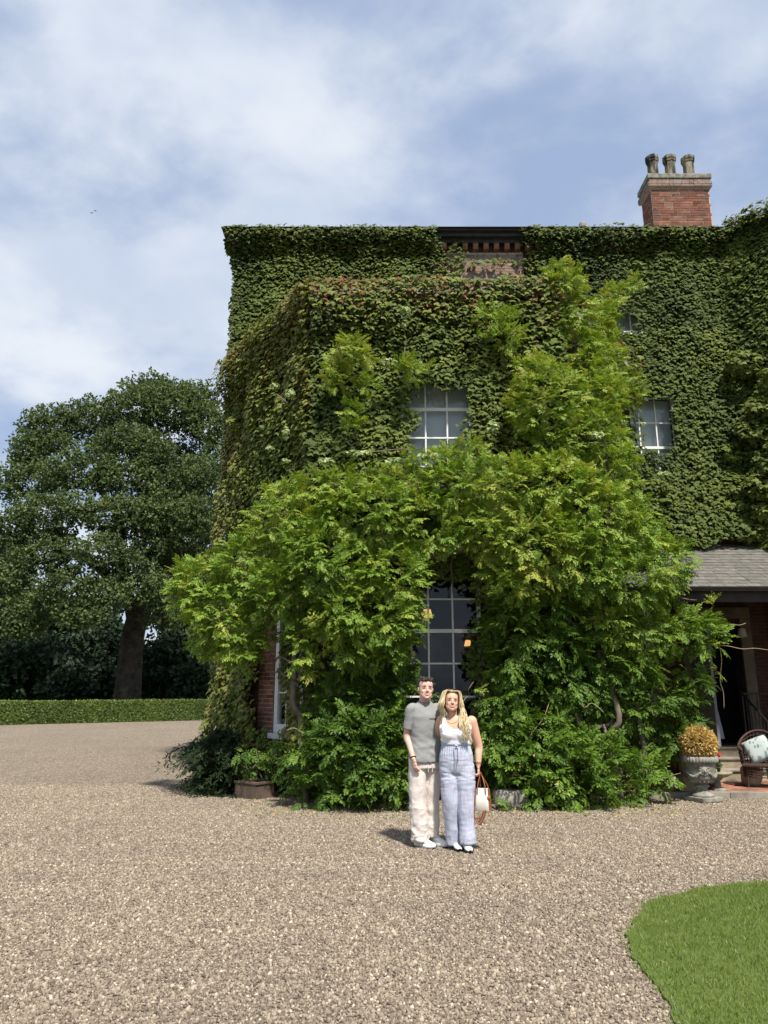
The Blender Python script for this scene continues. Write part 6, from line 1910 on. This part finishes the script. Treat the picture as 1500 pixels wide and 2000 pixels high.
# trousers
def trouser_leg(mb, hip, kn, ank, rads, hem):
    P_, Q_ = dense([hip, Vector(hip).lerp(kn, 0.5), kn, Vector(kn).lerp(ank, 0.5), Vector(ank) + Vector((0, 0, hem))], rads, 7)
    mb.tube(P_, Q_, 20)
mb = MB()
mb.rings([oval(tq(0, 0, z), a, b, TH, 24, 2.4) for z, a, b in ((0.80, 0.165, 0.125), (0.86, 0.174, 0.124), (0.93, 0.166, 0.114), (0.98, 0.150, 0.10))], 24)
trouser_leg(mb, hipL, knL, ankL, (0.100, 0.098, 0.089, 0.086, 0.086), -0.02)
trouser_leg(mb, hipR, knR, ankR, (0.098, 0.094, 0.082, 0.078, 0.076), 0.0)
def man_trouser_post(V, N):
    z = V[:, 2] - MO.z
    x = V[:, 0] - MO.x
    V = folds(V, N, 0.015, (8, 8, 6), 9.0, lambda v: 0.35 + 0.8 * np.clip((0.6 - (v[:, 2] - MO.z)) / 0.5, 0, 1))
    V = folds(V, N, 0.010, (5, 5, 17), 4.0, lambda v: np.clip((0.30 - (v[:, 2] - MO.z)) / 0.2, 0, 1))
    return V
trs = remesh(mb, 'trousers', MATS['trouser_stone'], MAN, 0.0072, 5, man_trouser_post)
for sg in (-1, 1):
    MB().tube([tq(0.012 * sg, -0.122, 0.868), tq(0.028 * sg, -0.134, 0.82), tq(0.022 * sg, -0.135, 0.765)], 0.0035, 5).build('drawstring', MATS['trouser_stone'], trs)
# wrist band
dW = (Vector(wrL) - Vector(elL)).normalized()
bx_ = dW.orthogonal().normalized(); by_ = dW.cross(bx_)
bc = Vector(wrL) - dW * 0.012
MB().tube([bc + (bx_ * math.cos(a) + by_ * math.sin(a)) * 0.030 for a in [2 * math.pi * k / 20 for k in range(21)]], 0.006, 6).build('wristband', MATS['rubber_black'], MAN, True)
# hair: short textured crop
mb = MB()
rh = random.Random(12)
kk = mh.h / 0.225
lev = [(0.62, 0.0785, -0.010, 0.106), (0.68, 0.080, -0.040, 0.110), (0.75, 0.080, -0.068, 0.112), (0.80, 0.0785, -0.086, 0.110), (0.86, 0.072, -0.084, 0.102), (0.92, 0.060, -0.072, 0.088), (0.98, 0.040, -0.050, 0.062), (1.01, 0.016, -0.024, 0.03)]
rs = []
for (t_, w, yf, yb) in lev:
    rs.append([mh.p(math.cos(2 * math.pi * k / 28) * w, (yf + yb) / 2 + math.sin(2 * math.pi * k / 28) * (yb - yf) / 2, t_) for k in range(28)])
mb.rings(rs, 28)
for k in range(150):
    a = rh.uniform(0, 2 * math.pi); t_ = rh.uniform(0.80, 0.99)
    w = 0.078 * math.sqrt(max(0.02, 1 - ((t_ - 0.70) / 0.36) ** 2))
    y_ = 0.006 + math.sin(a) * 0.098 * w / 0.078
    p0 = mh.p(math.cos(a) * w, y_, t_)
    p1 = mh.p(math.cos(a) * w * 1.05 + rh.uniform(-0.012, 0.012), y_ * 1.05 - 0.010 + rh.uniform(-0.012, 0.012), t_ + rh.uniform(0.02, 0.06))
    mb.tube([p0, p0.lerp(p1, 0.6), p1], [0.009, 0.008, 0.0035], 5)
for sg in (-1, 1):
    mb.ell(mh.p(0.0745 * sg, 0.004, 0.60), (0.007 * kk, 0.022 * kk, 0.030 * kk), 10, 8, mh.M)
    mb.ell(mh.p(0.068 * sg, 0.055, 0.55), (0.012 * kk, 0.040 * kk, 0.045 * kk), 10, 8, mh.M)
mb.ell(mh.p(0, 0.088, 0.52), (0.055 * kk, 0.020 * kk, 0.055 * kk), 12, 8, mh.M)
remesh(mb, 'hair', MATS['hair_dark'], MAN, 0.0042, 1)
def shoe(parent, heel, yaw, L, name, upper, sole, stripe=None, h=0.085, toe_black=False, soleh=0.03):
    c, s_ = math.cos(yaw), math.sin(yaw)
    def w(x, y, z):
        return Vector(heel) + Vector((x * c - y * s_, x * s_ + y * c, z))
    # x across, y towards the toe
    prof = [(0.0, 0.030, 0.085), (0.03, 0.036, 0.10), (0.08, 0.038, 0.105), (0.13, 0.040, 0.092), (0.18, 0.046, 0.070), (0.22, 0.047, 0.056), (0.255, 0.041, 0.046), (0.28, 0.026, 0.036), (0.29, 0.010, 0.026)]
    k = L / 0.29
    def section(y, hw, ht, z0):
        ring = []
        for i in range(16):
            a = 2 * math.pi * i / 16
            ca, sa = math.cos(a), math.sin(a)
            zc = z0 + (ht - z0) * (0.5 + 0.5 * math.copysign(abs(sa) ** 0.8, sa))
            ring.append(w(math.copysign(abs(ca) ** 0.7, ca) * hw * (1 - 0.22 * max(0, sa)), y * k, zc))
        return ring
    sh = MB().rings([section(y, hw * k, ht, soleh - 0.004) for y, hw, ht in prof], 16).build(name, MATS[upper], parent, True)
    mb = MB()
    out = []
    N_ = 28
    for i in range(N_):
        a = 2 * math.pi * i / N_
        yy = 0.145 + 0.150 * math.sin(a)
        hw = np.interp(yy, [p_[0] for p_ in prof], [p_[1] for p_ in prof])
        out.append((math.copysign(1, math.cos(a)) * (hw + 0.006) * min(1, abs(math.cos(a)) ** 0.35), yy))
    def lift(y):
        return 0.012 * max(0, (y - 0.22) / 0.07) ** 2
    mb.rings([[w(x * k, y * k, z + lift(y)) for x, y in out] for z in (0.0, soleh * 0.5, soleh)], N_)
    MB.build(mb, 'sole', MATS[sole], sh, True)
    if stripe:
        for sg in (-1, 1):
            mb = MB()
            a_ = [w(sg * (0.038 + 0.004 * (i / 6)) * k, (0.035 + 0.085 * i / 6) * k, 0.085 - 0.040 * (i / 6) ** 0.7) for i in range(7)]
            mb.tube(a_, [0.010, 0.011, 0.012, 0.012, 0.010, 0.007, 0.003], 6, flat=0.35)
            mb.build('side_stripe', MATS[stripe], sh, True)
    mb = MB()
    for i in range(4):
        y = (0.125 + 0.020 * i) * k; z = np.interp(0.125 + 0.02 * i, [p_[0] for p_ in prof], [p_[2] for p_ in prof]) + 0.002
        mb.tube([w(-0.020 * k, y, z - 0.004), w(0, y + 0.003, z + 0.002), w(0.020 * k, y, z - 0.004)], 0.0032, 5)
    mb.build('laces', MATS[upper], sh, True)
    if toe_black:
        MB().ell(w(0, 0.283 * k, 0.018), (0.016, 0.008, 0.013), 10, 8).build('toe_guard', MATS['rubber_black'], sh, True)
    return sh
# yaw turns +y (toe) towards the viewer's right
shoe(MAN, q(-0.115, 0.075, 0.0), R(180 + 42), 0.295, 'shoe', 'shoe_white', 'shoe_white', 'shoe_tan', soleh=0.034)
shoe(MAN, q(0.035, 0.155, 0.0), R(180 + 40), 0.295, 'shoe', 'shoe_white', 'shoe_white', 'shoe_tan', soleh=0.034)

# ------------------------------------------------------------------ the woman
wp = ground(895, 1662); WO = Vector((wp.x, wp.y, 0.012))
WOM = thing('person', tuple(WO), 'smiling woman with long blond hair in a white top and loose blue trousers', 'person', 'couple posing in front of the bay')
TW = R(-8)
def q(x, y, z):
    return WO + Vector((x, y, z))
def tq(x, y, z, th=TW):
    return WO + Vector((x * math.cos(th) - y * math.sin(th), x * math.sin(th) + y * math.cos(th), z))
wh = Head(q(-0.052, -0.040, 1.405), 0.222, R(4), R(5), 1.03, R(-3))
shL, shR = tq(-0.150, 0.02, 1.30), tq(0.175, 0.01, 1.295)
elR, wrR = q(0.248, 0.02, 1.03), q(0.232, -0.045, 0.845)
elL, wrL = q(-0.215, 0.235, 1.08), q(-0.36, 0.25, 1.02)
hipL, hipR = tq(-0.085, 0, 0.86), tq(0.095, 0, 0.86)
knL, knR = q(-0.072, 0.0, 0.47), q(0.088, -0.03, 0.47)
ankL, ankR = q(-0.046, 0.06, 0.09), q(0.100, -0.05, 0.09)
mb = MB()
wh.build(mb, 1.12)
limb_tube(mb, [q(-0.02, 0.01, 1.28), q(-0.03, 0.0, 1.37), q(-0.045, 0.0, 1.46)], [0.064, 0.056, 0.055])
mb.rings([oval(tq(0, 0, z), a, b, TW) for z, a, b in ((0.80, 0.155, 0.115), (0.92, 0.160, 0.12), (1.02, 0.140, 0.105), (1.10, 0.145, 0.108), (1.20, 0.165, 0.115), (1.28, 0.168, 0.095), (1.32, 0.145, 0.080), (1.355, 0.07, 0.06))], 24)
for (a, b, c) in ((shR, elR, wrR), (shL, elL, wrL)):
    limb_tube(mb, [a, Vector(a).lerp(b, 0.5), b, Vector(b).lerp(c, 0.4), c], (0.060, 0.053, 0.045, 0.039, 0.0255))
for (a, b, c) in ((hipL, knL, ankL), (hipR, knR, ankR)):
    limb_tube(mb, [a, Vector(a).lerp(b, 0.5), b, Vector(b).lerp(c, 0.35), c], (0.09, 0.08, 0.058, 0.053, 0.034))
hand(mb, wrR, Vector((-0.02, -0.12, -1.0)), Vector((-1, 0.25, 0)), 0.93, 0.95, 1)
hand(mb, wrL, Vector((-0.9, -0.1, -0.3)), Vector((0, -1, 0)), 0.9, 0.4, 1)
remesh(mb, 'body', MATS['skin_warm'], WOM, 0.0056, 4)
wh.face(WOM, 'brow_fair', 1.32, 0.5)
# white scoop-neck vest
mb = MB()
def bust(z):
    return 0.030 * math.exp(-((z - 1.175) / 0.065) ** 2)
rs = []
for z, a, b in ((1.00, 0.146, 0.112), (1.05, 0.148, 0.114), (1.10, 0.153, 0.117), (1.14, 0.162, 0.121), (1.18, 0.170, 0.123), (1.215, 0.170, 0.119)):
    ring = oval(tq(0, -0.3 * bust(z), z), a, b + 0.6 * bust(z), TW, 28, 2.4)
    rs.append(ring)
mb.rings(rs, 28)
for sg in (-1, 1):
    mb.ell(tq(0.076 * sg, -0.098, 1.172), (0.073, 0.062, 0.070), 16, 12)
    P_, Q_ = dense([tq(0.098 * sg, -0.100, 1.205), tq(0.110 * sg, -0.092, 1.25), tq(0.117 * sg, -0.072, 1.295), tq(0.114 * sg, -0.022, 1.342), tq(0.112 * sg, 0.04, 1.345), tq(0.108 * sg, 0.09, 1.26)], [0.052, 0.034, 0.022, 0.018, 0.018, 0.02])
    mb.tube(P_, Q_, 12, flat=1.0)
    mb.ell(tq(0.135 * sg, -0.05, 1.225), (0.040, 0.066, 0.045), 12, 10)
def vest_post(V, N):
    return folds(V, N, 0.0022, (6, 6, 22), 2.0)
remesh(mb, 'vest_top', MATS['vest_white'], WOM, 0.0052, 12, vest_post)
# trousers: high waist, wide legs
mb = MB()
mb.rings([oval(tq(0, 0, z), a, b, TW, 28, 2.3) for z, a, b in ((0.70, 0.10, 0.06), (0.74, 0.140, 0.085), (0.80, 0.174, 0.108), (0.88, 0.184, 0.126), (0.96, 0.175, 0.128), (1.03, 0.155, 0.120), (1.065, 0.152, 0.118))], 28)
for (hp, kn, an, rr, dzz) in ((hipL, knL, ankL, (0.098, 0.098, 0.085, 0.077, 0.076), -0.040), (hipR, knR, ankR, (0.100, 0.101, 0.088, 0.080, 0.080), -0.020)):
    P_, Q_ = dense([hp, Vector(hp).lerp(kn, 0.5), kn, Vector(kn).lerp(an, 0.5), Vector(an) + Vector((0, 0, dzz))], rr, 7)
    mb.tube(P_, Q_, 22)
def wt_post(V, N):
    z = V[:, 2] - WO.z
    ang = np.arctan2(V[:, 1] - WO.y, V[:, 0] - WO.x)
    g = np.clip((z - 0.86) / 0.15, 0, 1)
    V = V + N * (0.0035 * g * np.sin(ang * 34))[:, None]
    V = folds(V, N, 0.010, (9, 9, 3.2), 5.0, lambda v: np.clip((0.75 - (v[:, 2] - WO.z)) / 0.3, 0, 1))
    return folds(V, N, 0.006, (5, 5, 20), 7.0, lambda v: np.exp(-(((v[:, 2] - WO.z) - 0.74) / 0.12) ** 2) + 0.3)
wtr = remesh(mb, 'trousers', MATS['trouser_blue'], WOM, 0.0072, 8, wt_post)
MB().rings([oval(tq(0, 0, z), a, b, TW, 40, 2.3) for z, a, b in ((1.050, 0.154, 0.120), (1.056, 0.160, 0.126), (1.072, 0.161, 0.127), (1.080, 0.155, 0.121))], 40, False).build('waistband', MATS['trouser_blue'], wtr, True)
for sg in (-1, 1):
    MB().tube([tq(0.004 * sg + 0.01, -0.128, 1.062), tq(0.022 * sg + 0.01, -0.142, 1.02), tq(0.016 * sg + 0.012, -0.150, 0.95), tq(0.010 * sg + 0.012, -0.154, 0.87)], 0.004, 6).build('drawstring', MATS['trouser_blue'], wtr, True)
MB().tube([tq(-0.02 + 0.01, -0.134, 1.045), tq(0.01, -0.142, 1.055), tq(0.035, -0.134, 1.04)], 0.005, 6).build('drawstring', MATS['trouser_blue'], wtr, True)
# hair: long loose waves
def womans_hair():
    rng = np.random.default_rng(31)
    k = wh.h / 0.225
    Vs, Fs, Ts, n0 = [], [], [], 0
    def add_tube(pts, rad, tv):
        nonlocal n0
        m = MB().tube(pts, rad, 4)
        tri = []
        for f in m.f:
            for i in range(1, len(f) - 1):
                tri += [f[0], f[i], f[i + 1]]
        Vs.append(np.array(m.v)); Fs.append(np.array(tri) + n0); n0 += len(m.v)
        Ts.append(np.full(len(m.v), tv))
    for i in range(620):
        side = -1 if rng.random() < 0.42 else 1
        # root along the crown, parted left of centre
        ay = rng.uniform(-0.9, 1.0)
        y0 = 0.006 + 0.092 * math.sin(ay * 1.35)
        start = wh.p(-0.012 + side * rng.uniform(0.0, 0.012), y0, 1.0 - 0.16 * abs(math.sin(ay * 1.2)) ** 2 + 0.01)
        # past the temple / back of the head
        wdt = rng.uniform(0.080, 0.104)
        front = ay < 0.0
        yy = y0 + (0.004 if front else 0.02)
        top = wh.p(side * wdt * 0.72, yy * 0.95 - (0.012 if front else 0), 0.93 + rng.uniform(-0.02, 0.02))
        temple = wh.p(side * wdt, yy, 0.62 + rng.uniform(-0.05, 0.05))
        jaw = wh.p(side * (wdt + 0.010 + rng.uniform(-0.006, 0.012)), yy - 0.004, 0.18 + rng.uniform(-0.05, 0.05))
        if side > 0:
            e = WO + Vector((rng.uniform(0.035, 0.135), rng.uniform(-0.190, -0.155), rng.uniform(1.09, 1.23)))
            mid = WO + Vector((rng.uniform(0.035, 0.125), rng.uniform(-0.150, -0.115), rng.uniform(1.24, 1.31)))
            if rng.random() < 0.3:
                e = WO + Vector((rng.uniform(0.05, 0.15), rng.uniform(0.06, 0.12), rng.uniform(1.08, 1.2))); mid = WO + Vector((rng.uniform(0.04, 0.12), rng.uniform(0.03, 0.10), 1.30))
        else:
            e = WO + Vector((rng.uniform(-0.165, -0.10), rng.uniform(-0.03, 0.10), rng.uniform(1.14, 1.28)))
            mid = WO + Vector((rng.uniform(-0.155, -0.11), rng.uniform(-0.04, 0.07), rng.uniform(1.32, 1.38)))
        P_, _ = dense([start, top, temple, jaw, mid, e], [1] * 6, 5)
        ph = rng.normal(0.0, 0.7) + (2.0 if side > 0 else 0.5); amp = rng.uniform(0.008, 0.020)
        pts = []
        for j, p_ in enumerate(P_):
            f_ = max(0, j / len(P_) - 0.32)
            pts.append(p_ + Vector((math.sin(ph + j * 0.74) * amp * f_ * 1.8, math.cos(ph + j * 0.74) * amp * f_ * 1.6, 0)))
        r0 = rng.uniform(0.0025, 0.0046)
        rad = [r0 * (0.8 + 0.4 * math.sin(math.pi * min(1, j / len(pts) * 1.2))) * (1 if j < len(pts) * 0.8 else 1 - 0.8 * (j / len(pts) - 0.8) / 0.2) for j in range(len(pts))]
        add_tube(pts, rad, 0)
        base = rng.normal(0.60, 0.16)
        Ts[-1] = np.clip(np.repeat(np.array([base - 0.42 * math.exp(-(j / 5.0) ** 2) for j in range(len(pts))]), 4), 0, 1)
    # cap under the strands
    cap = MB()
    lev = [(0.40, 0.078, 0.03, 0.106), (0.55, 0.083, 0.000, 0.112), (0.68, 0.084, -0.030, 0.114), (0.78, 0.082, -0.062, 0.112), (0.87, 0.074, -0.078, 0.10), (0.95, 0.056, -0.066, 0.08), (1.01, 0.030, -0.036, 0.046)]
    rs = [[wh.p(math.cos(2 * math.pi * j / 24) * w, (yf + yb) / 2 + math.sin(2 * math.pi * j / 24) * (yb - yf) / 2, t_) for j in range(24)] for (t_, w, yf, yb) in lev]
    cap.rings(rs, 24)
    tri = []
    for f in cap.f:
        for i in range(1, len(f) - 1):
            tri += [f[0], f[i], f[i + 1]]
    Vs.append(np.array(cap.v)); Fs.append(np.array(tri) + n0); Ts.append(np.full(len(cap.v), 0.25))
    me = np_mesh('hair', np.concatenate(Vs) - np.array(ORG[WOM]), np.concatenate(Fs), 3, MATS['hair_blond'], smooth=True, tint=np.concatenate(Ts))
    link('hair', me, WOM)
womans_hair()
# necklace, bracelet
MB().tube([tq(0.062 * math.sin(a) - 0.02, -0.088 - 0.028 * math.cos(a) * 0 - 0.012 * math.cos(a), 1.345 - 0.060 * math.cos(a)) for a in [math.radians(d_) for d_ in range(-80, 81, 10)]], 0.0018, 5).build('necklace', MATS['gold'], WOM, True)
dW = (Vector(wrR) - Vector(elR)).normalized()
bx_ = dW.orthogonal().normalized(); by_ = dW.cross(bx_)
bc = Vector(wrR) - dW * 0.010
for off in (0.0, 0.014):
    MB().tube([bc - dW * off + (bx_ * math.cos(a) + by_ * math.sin(a)) * 0.0295 for a in [2 * math.pi * k / 20 for k in range(21)]], 0.0032, 6).build('bracelet', MATS['leather_brown'], WOM, True)
# sunglasses pushed up on the hair
sg_ = MB()
for s_ in (-1, 1):
    sg_.ell(wh.p(0.035 * s_ - 0.005, -0.050, 1.035), (0.026, 0.020, 0.006), 12, 6, wh.M)
sg_.tube([wh.p(-0.066, -0.03, 1.02), wh.p(-0.005, -0.055, 1.045), wh.p(0.058, -0.03, 1.02)], 0.003, 5)
sg_.build('sunglasses', MATS['rubber_black'], WOM, True)
shoe(WOM, q(-0.045, 0.155, 0.0), R(180 + 12), 0.262, 'shoe', 'shoe_cream', 'rubber_black', None, toe_black=True, soleh=0.017)
shoe(WOM, q(0.070, 0.075, 0.0), R(180 + 8), 0.262, 'shoe', 'shoe_cream', 'rubber_black', None, toe_black=True, soleh=0.017)

# ------------------------------------------------------------------ handbag
HB = Vector(wrR) + Vector((0.018, -0.030, -0.085))          # inside the curled fingers
b0_ = Vector((HB.x + 0.015, HB.y - 0.005, 0.405))
BAG = thing('handbag', tuple(b0_), 'cream bucket handbag with brown leather straps held by the woman', 'handbag')
br = R(-25)
def bq(x, y, z):
    return b0_ + Vector((x * math.cos(br) - y * math.sin(br), x * math.sin(br) + y * math.cos(br), z))
def brect(z, a, b):
    return [Vector(p_) for p_ in oval(bq(0, 0, z), a, b, br, 28, 5.0)]
MB().rings([brect(0.0, 0.074, 0.050), brect(0.006, 0.080, 0.056), brect(0.11, 0.073, 0.050), brect(0.215, 0.064, 0.042), brect(0.222, 0.060, 0.038)], 28).build('body', MATS['leather_cream'], BAG, True)
mb = MB()
for s_ in (-1, 1):
    mb.rings([[bq(s_ * 0.075 + dx_ , dy_, 0.012) for dx_, dy_ in ((0.006, -0.042), (0.006, 0.042), (-0.006, 0.042), (-0.006, -0.042))], [bq(s_ * 0.062 + dx_, dy_, 0.222) for dx_, dy_ in ((0.006, -0.030), (0.006, 0.030), (-0.006, 0.030), (-0.006, -0.030))]], 4)
mb.build('side_panel', MATS['leather_brown'], BAG)
for s_ in (-1, 1):
    P_, Q_ = dense([bq(-0.045, 0.046 * s_, 0.17), bq(-0.040, 0.044 * s_, 0.25), HB + Vector((-0.012, 0.006 * s_, -0.02)), HB + Vector((0.0, 0.006 * s_, 0.012)), HB + Vector((0.012, 0.006 * s_, -0.02)), bq(0.040, 0.044 * s_, 0.25), bq(0.045, 0.046 * s_, 0.17)], [0.0055] * 7, 5)
    MB().tube(P_, Q_, 6, flat=1.5).build('handle', MATS['leather_brown'], BAG, True)
P_, Q_ = dense([bq(-0.072, -0.01, 0.20), bq(-0.092, -0.03, 0.08), bq(-0.078, -0.045, -0.06), bq(-0.030, -0.055, -0.125), bq(0.020, -0.055, -0.06), bq(0.045, -0.058, 0.02)], [0.0075] * 6, 6)
MB().tube(P_, Q_, 6, flat=1.4).build('shoulder_strap', MATS['leather_brown'], BAG, True)
P_, Q_ = dense([bq(-0.078, 0.0, 0.20), bq(-0.104, -0.02, 0.06), bq(-0.090, -0.035, -0.05), bq(-0.045, -0.045, -0.105), bq(0.000, -0.05, -0.05), bq(0.02, -0.057, 0.01)], [0.0075] * 6, 6)
MB().tube(P_, Q_, 6, flat=1.4).build('shoulder_strap', MATS['leather_brown'], BAG, True)
MB().ell(bq(0.075, -0.035, 0.135), (0.020, 0.012, 0.022), 10, 8).build('tassel_charm', MATS['leather_brown'], BAG, True)
